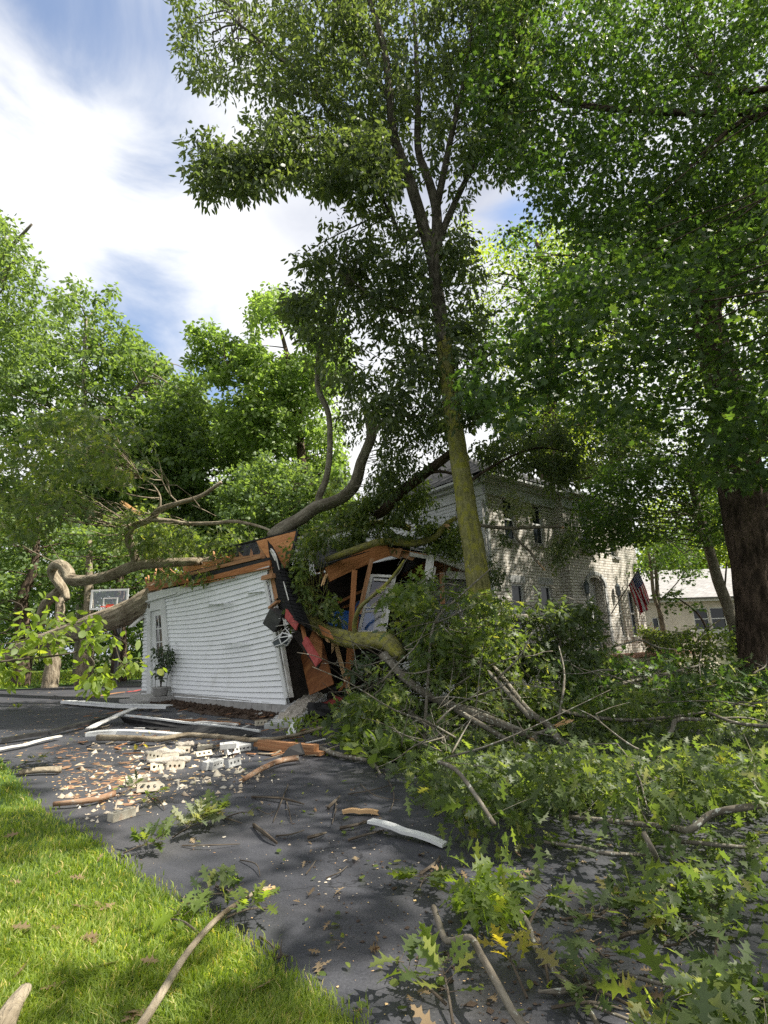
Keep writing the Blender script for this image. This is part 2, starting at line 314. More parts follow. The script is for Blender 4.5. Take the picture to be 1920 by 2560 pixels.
def asphalt():
    m, t, b = mat('asphalt', (.03, .03, .035), .62, .35); o = nn(t, 'ShaderNodeTexCoord').outputs['Object']
    n1 = noise(t, .6, o, 4); n2 = noise(t, 75, o, 5, .8); n3 = noise(t, 9, o, 5, .7)
    c = ramp(t, n1, [(.3, (.032, .034, .041)), (.5, (.046, .048, .057)), (.72, (.076, .074, .078))])
    mx = nn(t, 'ShaderNodeMix', data_type='RGBA', blend_type='MULTIPLY'); mx.inputs['Factor'].default_value = .8
    t.links.new(c, mx.inputs['A']); t.links.new(ramp(t, n2, [(.3, (.55, .55, .56)), (.6, (1.3, 1.29, 1.27)), (.72, (2.4, 2.3, 2.2))]), mx.inputs['B'])
    vo = nn(t, 'ShaderNodeTexVoronoi', feature='DISTANCE_TO_EDGE'); vo.inputs['Scale'].default_value = .45
    wv = nn(t, 'ShaderNodeVectorMath', operation='ADD'); t.links.new(o, wv.inputs[0])
    nz = nn(t, 'ShaderNodeTexNoise'); nz.inputs['Scale'].default_value = 3; nz.inputs['Detail'].default_value = 6; t.links.new(o, nz.inputs['Vector']); t.links.new(nz.outputs['Color'], wv.inputs[1])
    t.links.new(wv.outputs[0], vo.inputs['Vector'])
    ck = nn(t, 'ShaderNodeMapRange'); ck.inputs['From Max'].default_value = .007; ck.inputs['To Min'].default_value = .35; ck.inputs['To Max'].default_value = 1; t.links.new(vo.outputs['Distance'], ck.inputs['Value'])
    m2 = nn(t, 'ShaderNodeMix', data_type='RGBA', blend_type='MULTIPLY'); m2.inputs['Factor'].default_value = 1; t.links.new(mx.outputs['Result'], m2.inputs['A']); t.links.new(ck.outputs[0], m2.inputs['B'])
    t.links.new(m2.outputs['Result'], b.inputs['Base Color'])
    ad = nn(t, 'ShaderNodeMath', operation='MULTIPLY_ADD'); t.links.new(n2, ad.inputs[0]); ad.inputs[1].default_value = .5; t.links.new(n3, ad.inputs[2]); bump(t, b, ad.outputs[0], .7, .006)
    t.links.new(ramp(t, n3, [(.3, (.5, .5, .5)), (.7, (.75, .75, .75))]), b.inputs['Roughness'])
asphalt()
nmat('soil_grass', [(.3, (.02, .05, .01)), (.55, (.05, .095, .018)), (.8, (.09, .13, .03))], 6, .95, 1, .03)
nmat('ground_cover', [(.3, (.014, .02, .008)), (.5, (.04, .045, .018)), (.75, (.09, .08, .04))], 1.6, .95, 1, .04)
nmat('meadow', [(.25, (.02, .045, .01)), (.5, (.055, .115, .018)), (.75, (.12, .2, .035))], 1.2, .95, 1, .05)
# ------------------------------------------------------------------ leaves and crowns
def half_tpl(st, fold=.18, droop=.18, mid=None):
    V = []; F = []
    for x in (mid or [s_[0] for s_ in st]): V.append((x, 0, -droop*x*x))
    k = len(st)
    for s in (1, -1):
        b = len(V)
        for x, y in st: V.append((x, s*y, fold*y-droop*x*x))
        for i in range(k-1):
            a = (i, i+1, b+i+1); c = (i, b+i+1, b+i)
            for tri in (a, c):
                F.append(tri if s < 0 else tri[::-1])
    return np.array(V), np.array(F)
TPL = {}
TPL['oak'] = half_tpl([(0, .012), (.10, .03), (.22, .20), (.26, .09), (.34, .10), (.52, .40), (.51, .24), (.53, .10), (.61, .10), (.77, .31), (.76, .16), (.81, .07), (.92, .12), (.94, .05), (1.06, 0)], mid=[0, .10, .16, .22, .32, .40, .46, .52, .62, .70, .76, .82, .9, .93, 1.06])
TPL['oval'] = half_tpl([(0, .01), (.22, .2), (.5, .29), (.78, .19), (1, 0)], .12, .15)
TPL['lance'] = half_tpl([(0, .01), (.35, .21), (.7, .15), (1, 0)], .2, .2)
TPL['dia'] = (np.array([(0, 0, 0), (.5, .3, .08), (1, 0, -.15), (.5, -.3, .08)], float), np.array([(0, 2, 1), (0, 3, 2)]))
def maple():
    a = [(0, .05), (28, .50), (48, .42), (62, .72), (82, .50), (100, .80), (122, .48), (148, .40)]
    pts = [(-.05, 0)]
    # angles measured from the tip; mirrored
    out = [(0, 1.0), (16, .62), (34, .60), (44, .86), (62, .50), (88, .62), (110, .34), (150, .30), (180, .10)]
    V = [(.38, 0, 0)]; 
    ring = [(r, an) for an, r in out] + [(r, -an) for an, r in out[-2:0:-1]]
    for r, an in ring:
        x = .38+r*.62*math.cos(R_(an)); y = r*.62*math.sin(R_(an)); V.append((x, y, .12*abs(y)-.15*x*x))
    k = len(ring); F = [(0, 1+i, 1+(i+1) % k) for i in range(k)]
    return np.array(V), np.array(F)
TPL['maple'] = maple()
def unit(a): return a/(np.linalg.norm(a, axis=-1, keepdims=True)+1e-9)
def leaf_mesh(name, pos, d, n, size, tpl, mt, parent=None, tint=None, origin=None):
    V0, F0 = TPL[tpl]; N = len(pos); k = len(V0)
    d = unit(d); n = n - d*np.sum(n*d, 1, keepdims=True); n = unit(n); y = np.cross(n, d)
    size = np.broadcast_to(size, (N,))[:, None, None]; ys = rng.uniform(.7, 1.12, (N, 1, 1)); zs = rng.uniform(-.3, 2.2, (N, 1, 1))
    V = pos[:, None, :] + (V0[None, :, 0:1]*d[:, None, :] + V0[None, :, 1:2]*ys*y[:, None, :] + V0[None, :, 2:3]*zs*n[:, None, :])*size
    F = (F0[None, :, :] + (np.arange(N)*k)[:, None, None]).reshape(-1, 3)
    if tint is None: tint = rng.random(N)
    return fastmesh(name, V.reshape(-1, 3), F, M[mt], parent, np.repeat(tint, len(F0)), origin)
def inpoly(x, y, poly):
    poly = np.asarray(poly, float); r = np.zeros(len(x), bool); j = len(poly)-1
    for i in range(len(poly)):
        xi, yi = poly[i]; xj, yj = poly[j]
        c = ((yi > y) != (yj > y)) & (x < (xj-xi)*(y-yi)/(yj-yi+1e-12)+xi); r ^= c; j = i
    return r
def pn(p, s, seed=0):
    q = np.asarray(p)*s; r = np.random.default_rng(seed); o = 0
    for i in range(5):
        k = r.normal(size=3)*(1+.5*i); o = o + np.sin(q@k + r.uniform(0, 6.28) + 1.3*np.sin(q@r.normal(size=3)))/(1+.4*i)
    return o/2.4
_b = np.array([[-30, -8], [-.2, -8], [-.55, 2.2], [-1.0, 3.3], [-1.7, 4.6], [-1.5, 5.6], [-1.6, 8.3], [-3.6, 8.8], [-60, 8.8], [-60, -8]])
DAP = [(G(x, y)[0], G(x, y)[1], r) for x, y, r in ((790, 2180, .22), (955, 2150, .2), (1110, 2380, .24), (700, 2210, .14), (1050, 2490, .2), (960, 2460, .15), (1800, 2290, .25), (1310, 2480, .25), (1250, 2230, .2), (1450, 2060, .22), (1600, 1960, .3), (640, 2330, .15), (1520, 2190, .2), (1860, 2350, .2), (900, 2520, .16), (560, 2140, .15), (1700, 2450, .25))]
_rd = np.random.default_rng(77)
DAP += [(_rd.uniform(.2, 8), _rd.uniform(2.6, 9.5), _rd.uniform(.22, .5)) for _ in range(46)]
def litzone(p):
    q = p - SD[None, :]*(p[:, 2:3]/SD[2]); q3 = np.c_[q[:, :2], np.zeros(len(q))]
    w = q[:, :2] + .28*np.c_[pn(q3, 2.1, 31), pn(q3, 2.1, 32)]
    a = inpoly(w[:, 0], w[:, 1], _b)
    # shade blobs kept on the lawn and the drive
    sh = pn(q3, 1.25, 33) > .22
    a &= ~(sh & (q[:, 1] < 12))
    for x, y, r in DAP: a |= (w[:, 0]-x)**2 + (w[:, 1]-y)**2 < r*r*2.8
    return a
def spray(cent, nper, r, size, flat=.55, droop=.35, out=None):
    """leaves round each cluster centre"""
    N = len(cent); k = rng.poisson(nper, N); c = np.repeat(cent, k, 0); m = len(c)
    g = rng.normal(size=(m, 3)); g = unit(g)*(rng.random((m, 1))**.5); g[:, 2] *= flat
    rr = np.repeat(np.broadcast_to(r, (N,)), k)[:, None]
    tilt = np.repeat(rng.normal(size=(N, 3))*.35, k, 0)
    pos = c + g*rr + tilt*g[:, :1]*rr*.6
    d = g + rng.normal(size=(m, 3))*.45; d[:, 2] -= droop
    n = rng.normal(size=(m, 3))*.55 + tilt*.6; n[:, 2] += 1.0
    sz = size*rng.uniform(.65, 1.2, m)
    tb = np.repeat(rng.random(N), k); tint = np.clip(tb*.45+rng.random(m)*.5, 0, 1)
    return pos, d, n, sz, tint
def crown_pts(poly, Y0, Y1, n, seed, gap=-.35, gs=.6, sun=False, avoid=None, rel=None):
    r = np.random.default_rng(seed); poly = np.asarray(poly, float); lo = poly.min(0); hi = poly.max(0); out = []
    tot = 0
    while tot < n:
        m = n*3; x = r.uniform(lo[0]-30, hi[0]+30, m); y = r.uniform(lo[1]-30, hi[1]+30, m); q_ = np.c_[x, y, x*0+seed]; ok = inpoly(x+26*pn(q_, .035, seed+1), y+26*pn(q_, .035, seed+2), poly); x = x[ok]; y = y[ok]
        Y = r.uniform(Y0**2, Y1**2, len(x))**.5
        d = _f[None]+_r[None]*((x-960)/FPX)[:, None]-_u[None]*((y-1280)/FPX)[:, None]
        p = EY + d*(Y/d[:, 1])[:, None]; ok = (pn(p, gs, seed) > gap) & (p[:, 2] > .02)
        if sun: ok &= ~litzone(p)
        if avoid is not None: ok &= ~inpoly(x, y, avoid)
        p = p[ok]; out.append(p); tot += len(p)
        if len(p) == 0: break
    return np.concatenate(out)[:n]
def crown_box(lo, hi, n, seed, gap=-.5, gs=.5):
    r = np.random.default_rng(seed); p = r.uniform(lo, hi, (n*5, 3)); p = p[pn(p, gs, seed) > gap]
    v = p-EY; z = v@_f; x = to_px(p); vis = (z > .3) & (x[:, 0] > -400) & (x[:, 0] < 2080) & (x[:, 1] > -250) & (x[:, 1] < 2900)
    return p[~vis][:n]
def twigs(mb, skel, cents, n, rad, seed):
    r = np.random.default_rng(seed); skel = np.asarray(skel)
    idx = r.choice(len(cents), min(n, len(cents)), replace=False)
    for i in idx:
        c = cents[i]; dd = np.linalg.norm(skel - c, axis=1) + .6*np.maximum(0, skel[:, 2]-c[2]); s = skel[np.argmin(dd)]; L = np.linalg.norm(c-s)
        if L > 9 or L < .3: continue
        m = (s+c)/2 + r.normal(size=3)*L*.1; m[2] += L*.08
        q = s*.3+m*.7+r.normal(size=3)*L*.03
        mb.tube([s, q, m*.4+c*.6+r.normal(size=3)*L*.05, c], [rad*min(1, L/3), rad*.7*min(1, L/3), rad*.42*min(1, L/3), rad*.15], 5, .05, False, 2)
def densify(pts, k=8):
    pts = np.asarray(pts, float); o = []
    for a, b in zip(pts[:-1], pts[1:]):
        for t in np.linspace(0, 1, k, endpoint=False): o.append(a*(1-t)+b*t)
    return o+[pts[-1]]
def tree(name, label, cat, base, limbs, crowns, lmat, bmat, tpl, leaf, nper, cr, group=None, tw=120, twr=.05, seg=10, flat=.55, droop=.35, lump=.06, sunleaf=False, ridge=0, clearpx=0, bm2=None):
    """limbs: list of (points, radii); crowns: list of crown_pts results"""
    t = thing(name, base, label, cat, group)
    mb = MB(); skel = []
    mb1 = mb
    for i, (pts, rad) in enumerate(limbs):
        if i == 1 and bm2: mb = MB()
        mb.tube(pts, rad, seg if i == 0 else max(6, seg//3), lump, True, 8 if ridge and i == 0 else 4, i, ridge if i == 0 else 0); skel += densify(pts)
    cents = np.concatenate(crowns) if crowns else None
    if crowns and tw: twigs(mb, skel, cents, tw, twr, 5)
    mb1.build('trunk', M[bmat], t, True)
    if bm2: mb.build('limb', M[bm2], t, True)
    if crowns:
        pos, d, n, sz, ti = spray(cents, nper, cr, leaf, flat, droop)
        if clearpx:
            lp = to_px(pos); k = np.ones(len(pos), bool)
            for p_, r_ in [(np.array(densify(l[0], 12)), l[1]) for l in limbs[:clearpx]]:
                b = to_px(p_); w_ = FPX*.11/p_[:, 1]+4
                for j in range(len(p_)): k &= ~((np.abs(lp[:, 0]-b[j, 0]) < w_[j]) & (np.abs(lp[:, 1]-b[j, 1]) < w_[j]+3) & (pos[:, 1] < p_[j, 1]) & (rng.random(len(pos)) < .35))
            pos, d, n, sz, ti = pos[k], d[k], n[k], sz[k], ti[k]
        if sunleaf: k = ~litzone(pos); pos, d, n, sz, ti = pos[k], d[k], n[k], sz[k], ti[k]
        leaf_mesh('crown', pos, d, n, sz, tpl, lmat, t, ti)
    return t
# ------------------------------------------------------------------ setting
def sheet(name, pts, z, mt, kind='structure'):
    o = link(name, [(x, y, z) for x, y in pts], [tuple(range(len(pts)))], M[mt]); return tag(o, kind=kind)
sheet('ground', [(-400, -60), (400, -60), (400, 600), (-400, 600)], -.03, 'ground_cover')
EDGE = [(.35, 1.3), (-.23, 2.32), (-.62, 2.75), (-1.02, 3.12), (-1.45, 3.5), (-1.9, 3.95), (-2.28, 4.37), (-3.0, 5.0), (-3.7, 5.75), (-4.5, 6.7), (-5.34, 7.64), (-8, 9.6), (-14, 13), (-32, 20)]
sheet('driveway', [(9, -6)] + [(2.2, -6), (.9, -1)] + EDGE + [(-32, 21), (-20, 21.5), (-15.8, 23), (-14.2, 25.6), (-12.6, 28.5), (-4, 31), (-1, 18), (.2, 12.4), (1.4, 9.6), (4.5, 8.8), (9, 8.2), (13, 6)], 0, 'asphalt')
sheet('lawn', [(.9, -1)] + EDGE + [(-40, 20), (-40, -20), (2, -20), (2.2, -6)], .015, 'soil_grass')
sheet('back_lawn', [(-90, 22.4), (-20, 21.5), (-15.8, 23.1), (-14.2, 25.7), (-12.6, 28.6), (-4, 31.2), (-2, 60), (-90, 90)], .02, 'meadow')
def grass():
    n = 230000; px = rng.uniform(-700, 1000, n); py = rng.uniform(1870, 3300, n)**1.0
    d = _f[None]+_r[None]*((px-960)/FPX)[:, None]-_u[None]*((py-1280)/FPX)[:, None]
    ok = d[:, 2] < -.05; d = d[ok]; p = EY + d*((.012-EYE)/d[:, 2])[:, None]
    w = p[:, :2]+.05*rng.normal(size=(len(p), 2)); ok = inpoly(w[:, 0], w[:, 1], [(.9, -1)]+EDGE+[(-40, 20), (-40, -20), (2, -20)]) & (p[:, 1] < 16); p = p[ok]; N = len(p)
    dist = np.linalg.norm(p-EY, axis=1); hgt = rng.uniform(.018, .052, N)*(1+.25*pn(p, 3, 3))
    wd = (.0016+.0011*dist)*rng.uniform(.7, 1.3, N)*.62; a = rng.uniform(0, 6.28, N); lean = rng.normal(size=(N, 2))*.45 + np.c_[pn(p, 5, 8), pn(p, 5, 9)]*.35
    s = np.c_[np.cos(a), np.sin(a), np.zeros(N)]*wd[:, None]; up = np.c_[lean*.35, np.ones(N)]*hgt[:, None]*.6; tip = np.c_[lean*1.0, np.ones(N)*.95]*hgt[:, None]
    V = np.stack([p-s, p+s, p+up+s*.7, p+up-s*.7, p+tip], 1).reshape(-1, 3)
    b = (np.arange(N)*5)[:, None]; F = np.concatenate([b+np.array([[0, 1, 2]]), b+np.array([[0, 2, 3]]), b+np.array([[3, 2, 4]])], 1).reshape(-1, 3)
    t = np.clip(.45+.25*pn(p, 2.2, 4)+rng.normal(size=N)*.2, 0, 1); t[rng.random(N) < .05] = 1
    tag(fastmesh('grass', V, F, M['grass'], None, np.repeat(t, 3)), kind='stuff')
    # rough grass and weeds along the far side of the drive
    n = 16000; x = rng.uniform(-40, -3, n); y = rng.uniform(22, 46, n); ok = inpoly(x, y, [(-90, 22.6), (-20, 21.7), (-15.8, 23.3), (-14.2, 25.9), (-12.6, 28.8), (-4, 31.4), (-2, 60), (-90, 90)])
    p = np.c_[x, y, np.full(n, .02)][ok]; N = len(p); dd = rng.normal(size=(N, 3))*.5; dd[:, 2] = 1
    tag(leaf_mesh('meadow_grass', p, dd, rng.normal(size=(N, 3)), rng.uniform(.08, .2, N), 'dia', 'grass'), kind='stuff')
grass()
# ------------------------------------------------------------------ the brick house
K = np.array([2.95, 14.5, 0]); HD = np.array([.78, .6258, 0]); HN = np.array([.6258, -.78, 0]); HS = np.array([-.6258, .78, 0])
def HF(u, o, z): return K + HD*u + HN*o + np.array([0, 0, z])          # facade frame: along, outward, up
def HW(s, o, z): return K + HS*s - HD*o + np.array([0, 0, z])          # side wall frame
def wall_holes(mb, fr, x0, x1, z0, z1, holes, rev=.14, o=0.0):
    xs = sorted({x0, x1, *[h[0] for h in holes], *[h[1] for h in holes]}); zs = sorted({z0, z1, *[h[2] for h in holes], *[h[3] for h in holes]})
    for a, b in zip(xs[:-1], xs[1:]):
        for c, d in zip(zs[:-1], zs[1:]):
            if any(h[0] <= a and b <= h[1] and h[2] <= c and d <= h[3] for h in holes): continue
            mb.add([fr(a, o, c), fr(b, o, c), fr(b, o, d), fr(a, o, d)], [(0, 1, 2, 3)], [(a, c), (b, c), (b, d), (a, d)])
    for a, b, c, d in holes:
        q = [(a, c), (b, c), (b, d), (a, d)]
        for i in range(4):
            (p, r), (s, t) = q[i], q[(i+1) % 4]
            mb.add([fr(p, o, r), fr(s, o, t), fr(s, o-rev, t), fr(p, o-rev, r)], [(0, 3, 2, 1)], [(p+r*0, r), (s, t), (s+rev, t+(rev if r == t else 0)), (p+rev, r+(rev if r == t else 0))])
def window(parent, fr, a, b, c, d, o, curtain=False, sill=True, mt='white_paint', rows=2):
    mb = MB(); w = .055; dp = o-.09
    def bx(m, x0, x1, z0, z1, y0, y1): m.box((x0, y0, z0), (x1, y1, z1), fr)
    bx(mb, a, a+w, c, d, dp-.04, dp+.02); bx(mb, b-w, b, c, d, dp-.04, dp+.02); bx(mb, a+w, b-w, d-w, d, dp-.04, dp+.018); bx(mb, a+w, b-w, c, c+w, dp-.04, dp+.018)
    m = (c+d)/2; bx(mb, a+w, b-w, m-.025, m+.025, dp-.03, dp+.012)
    f = mb.build('window', M[mt], parent)
    g = MB(); g.add([fr(a+w, dp-.02, c+w), fr(b-w, dp-.02, c+w), fr(b-w, dp-.02, m-.025), fr(a+w, dp-.02, m-.025)], [(0, 1, 2, 3)])
    g.add([fr(a+w, dp-.02, m+.025), fr(b-w, dp-.02, m+.025), fr(b-w, dp-.02, d-w), fr(a+w, dp-.02, d-w)], [(0, 1, 2, 3)]); g.build('pane', M['glass'], f)
    if sill:
        s = MB(); bx(s, a-.08, b+.08, c-.1, c-.004, o-.1, o+.07); s.build('sill', M['concrete'], f)
    return f
def brick_house():
    t = thing('brick_house', K, 'two storey white brick house with arched doorway, white cornice and pale sided end wall', 'house')
    F0, Z1 = .72, 5.85; L = MB()
    hl = [(.75, 1.32, 4.2, 5.5), (2.15, 2.72, 4.2, 5.5), (.8, 1.4, 1.25, 2.92), (2.2, 2.78, 1.25, 2.92)]
    wall_holes(L, HF, 0, 3.42, -.1, Z1, hl)
    B = .28; hb = [(4.42, 4.92, 4.15, 5.5)]; hd = (4.42, 5.32, F0, 3.0)
    wall_holes(L, HF, 3.42, 6.15, -.1, Z1, hb+[(4.42, 5.32, F0, 3.27)], .14, B)
    L.add([HF(3.42, 0, -.1), HF(3.42, B, -.1), HF(3.42, B, Z1), HF(3.42, 0, Z1)], [(0, 1, 2, 3)], [(3.42-B, -.1), (3.42, -.1), (3.42, Z1), (3.42-B, Z1)])
    L.add([HF(6.15, B, -.1), HF(6.15, 0, -.1), HF(6.15, 0, Z1), HF(6.15, B, Z1)], [(0, 1, 2, 3)], [(6.15, -.1), (6.15+B, -.1), (6.15+B, Z1), (6.15, Z1)])
    hr = [(6.6, 7.15, 4.15, 5.5), (6.55, 7.0, 1.3, 2.95), (7.45, 7.95, 1.3, 2.95)]
    wall_holes(L, HF, 6.15, 8.55, -.1, Z1, hr)
    # deep porch recess behind the arch
    for a, b in (((4.42, B-.14), (4.42, B-.36)), ((5.32, B-.36), (5.32, B-.14))):
        L.add([HF(a[0], a[1], F0), HF(b[0], b[1], F0), HF(b[0], b[1], 3.27), HF(a[0], a[1], 3.27)], [(0, 1, 2, 3)], [(a[1], F0), (b[1], F0), (b[1], 3.27), (a[1], 3.27)])
    L.add([HF(4.42, B-.14, 3.27), HF(5.32, B-.14, 3.27), HF(5.32, B-.36, 3.27), HF(4.42, B-.36, 3.27)], [(3, 2, 1, 0)])
    L.add([HF(8.55, 0, -.1), HF(8.55, -8, -.1), HF(8.55, -8, Z1), HF(8.55, 0, Z1)], [(0, 1, 2, 3)], [(0, -.1), (8, -.1), (8, Z1), (0, Z1)])
    # spandrels that make the opening an arch
    n = 14; r = .16
    for s in (-1, 1):
        V = []; U = []
        for i in range(n+1):
            x = 4.87 + s*.45*i/n; zz = 3.0 + .265*math.sqrt(max(0, 1-(i/n)**2)); V += [HF(x, B-.01, zz), HF(x, B-.01, 3.275)]; U += [(x, zz), (x, 3.275)]
        L.add(V, [(2*i, 2*i+2, 2*i+3, 2*i+1) if s > 0 else (2*i+1, 2*i+3, 2*i+2, 2*i) for i in range(n)], U)
    w = L.build('wall', M['brick_wall'], t)
    # soldier course lintels and arch ring
    for a, b in ((.72, 1.5), (2.12, 2.88)):
        S = MB(); k = int((b-a)/.075)
        for i in range(k): S.box((a+i*.075, -.03, 2.95), (a+i*.075+.064, .015, 3.16), HF)
        S.build('lintel', M['brick_grey'], t)
    S = MB()
    for i in range(17):
        th = math.pi*i/16; c = math.cos(th); s = math.sin(th)
        p0 = HF(4.87+.52*c, B+.02, 3.0+.33*s); p1 = HF(4.87+.64*c, B+.02, 3.0+.45*s); S.beam(p0, p1, .07, .06, HN)
    for i in range(24):
        for x in (4.29, 5.45):
            S.box((x-.09, B-.02, F0+i*.092), (x+.05, B+.03, F0+i*.092+.08), HF)
    S.build('arch_surround', M['brick_grey'], t)
    for a, b, c, d in hl+hr: window(t, HF, a, b, c, d, 0)
    window(t, HF, *hb[0], B)
    d = MB(); d.box((4.42, B-.37, F0), (5.32, B-.31, 3.27), HF)
    dr = d.build('door', M['white_paint'], t)
    q = MB()
    for x in (4.52, 4.92):
        for z0, z1 in ((F0+.15, F0+.8), (F0+.95, F0+1.75), (F0+1.9, F0+2.3)):
            q.box((x, B-.31, z0), (x+.03, B-.29, z1), HF); q.box((x+.27, B-.31, z0), (x+.3, B-.29, z1), HF); q.box((x+.03, B-.31, z0), (x+.27, B-.292, z0+.03), HF); q.box((x+.03, B-.31, z1-.03), (x+.27, B-.292, z1), HF)
    q.build('panel_moulding', M['white_paint'], dr)
    h = MB(); h.tube([HF(5.22, B-.31, F0+1.0), HF(5.22, B-.24, F0+1.0), HF(5.14, B-.24, F0+1.0)], .015, 6, 0, True, 1); h.build('handle', M['metal_black'], dr)
    # side wall of lap siding
    s = MB(); row = .115; Ls = 8.0
    z = -.05
    while z < Z1:
        s.add([HW(.16, .022, z), HW(Ls, .022, z), HW(Ls, .004, min(z+row, Z1)), HW(.16, .004, min(z+row, Z1)), HW(.16, 0, z), HW(Ls, 0, z)], [(1, 0, 3, 2), (0, 1, 5, 4)]); z += row
    s.box((.16, -6, -.05), (Ls, -.001, Z1), lambda x, y, z: HW(x, y, z))
    sw = s.build('side_wall', M['siding_house'], t)
    cb = MB(); cb.box((-.012, -.05, -.1), (.155, .03, Z1), HW); cb.build('corner_board', M['white_paint'], t)
    window(t, lambda x, o, z: HW(x, o, z), 2.6, 3.4, 4.2, 5.5, .12)
    # cornice
    c = MB()
    for o0, z0, z1 in ((.06, Z1-.38, Z1-.05), (.22, Z1-.05, Z1+.06), (.36, Z1+.06, Z1+.14)):
        c.box((-o0-.01*0, -.05, z0), (3.42-o0*.0, o0, z1), HF); c.box((3.425, -.05, z0+.003), (6.145, B+o0, z1+.002), HF); c.box((6.15, -.05, z0), (8.6, o0, z1), HF)
        c.box((-.05, -.05, z0+.001), (Ls+.1, o0, z1-.001), HW)
    # gutter
    c.box((-.5, .36, Z1+.05), (8.8, .48, Z1+.17), HF); c.box((0, .36, Z1+.05), (Ls+.4, .478, Z1+.168), HW)
    c.build('cornice', M['white_paint'], t)
    # the lower service wing behind, with its own white cornice
    wg = MB(); wg.box((Ls, -6, -.05), (16, .0, 5.75), HW); wg.build('rear_wing', M['siding_house'], t)
    cg = MB()
    for o0, z0, z1 in ((.06, 5.35, 5.7), (.25, 5.7, 5.86), (.42, 5.86, 6.0)): cg.box((Ls+.11, -.05, z0), (16.2, o0, z1), HW)
    cg.build('rear_cornice', M['white_paint'], t)
    r = MB(); e = .5; zr = Z1+.15; H = 2.6
    a0 = HF(-e, e, zr); a1 = HF(8.6+e, e, zr); a2 = HF(8.6+e, -8-e, zr); a3 = HF(-e, -8-e, zr); r0 = HF(3.2, -4, zr+H); r1 = HF(5.4, -4, zr+H)
    r.slab([a0, a1, r1, r0], .08); r.slab([a1, a2, r1], .08); r.slab([a2, a3, r0, r1], .08); r.slab([a3, a0, r0], .08)
    b0 = HW(8, e, 6.02); b1 = HW(16.4, e, 6.02); b2 = HW(16.4, -6, 6.02); b3 = HW(8, -6, 6.02); q0 = HW(8, -3, 7.6); q1 = HW(13.5, -3, 7.6)
    r.slab([b0, b1, q1, q0], .08); r.slab([b1, b2, q1], .08); r.slab([b2, b3, q0, q1], .08)
    r.build('roof', M['shingle'], t)
    dp = MB(); dp.tube([HW(.05, .1, 5.3), HW(.05, .1, 3.35), HW(.05, .1, 3.0)], .04, 8, 0, True, 1); dp.tube([HW(.75, .5, 3.28), HW(.35, .3, 3.2), HW(.12, .1, 3.0), HW(.1, .09, 2.6), HW(.1, .09, .1)], .045, 8, 0, True, 3)
    dp.build('downpipe', M['white_dirty'], t, True)
    for u, nm in ((4.06, 0), (6.0, 1)):
        l = MB(); c0 = HF(u, B+.13, 2.86); l.lathe([(.03, -.2), (.075, -.17), (.09, .1), (.1, .12), (.05, .2), (.015, .26)], c0, 6); l.tube([HF(u, B, 2.7), HF(u, B+.06, 2.62), c0+np.array([0, 0, -.2])], .014, 6, 0, True, 2)
        l.build('lantern', M['glass_light'], t)
    p = MB(); p.box((3.6, -.002, -.05), (9.2, 2.0, .36), HF); p.box((4.0, .0, .365), (9.0, 1.6, F0), HF)
    p.build('porch_step', M['brick_loose'], t)
    cp = MB(); cp.box((3.95, 0.30, F0+.003), (9.05, 1.66, F0+.06), HF); cp.build('porch_slab', nmat('terracotta', [(.3, (.25, .12, .08)), (.7, (.42, .24, .17))], 8), t)
    return t
brick_house()
def urn():
    c = HF(6.75, .85, .785); t = thing('urn_planter', c, 'tan stone urn of white and orange flowers on the house porch', 'planter')
    m = MB(); m.lathe([(.14, 0), (.15, .05), (.07, .08), (.05, .17), (.10, .22), (.2, .3), (.23, .42), (.21, .47), (.25, .5), (.22, .5)], c, 18); m.build('urn', M['stone'], t, True)
    cc = c + np.array([0, 0, .62]) + rng.normal(size=(60, 3))*[.16, .16, .1]
    p, d, n, s, ti = spray(cc, 9, .1, .08, 1, .2); leaf_mesh('foliage', p, d, n, s, 'oval', 'leaf_bright', t, ti)
    f = c + np.array([0, 0, .68]) + rng.normal(size=(90, 3))*[.18, .18, .11]; tag(leaf_mesh('flowers', f, rng.normal(size=(90, 3)), rng.normal(size=(90, 3)), .07, 'oval', 'leaf_pale', t), kind='stuff')
    f = c + np.array([.12, .05, .66]) + rng.normal(size=(40, 3))*[.08, .08, .1]; tag(leaf_mesh('flowers', f, rng.normal(size=(40, 3)), rng.normal(size=(40, 3)), .07, 'oval', 'leaf_dry', t), kind='stuff')
urn()
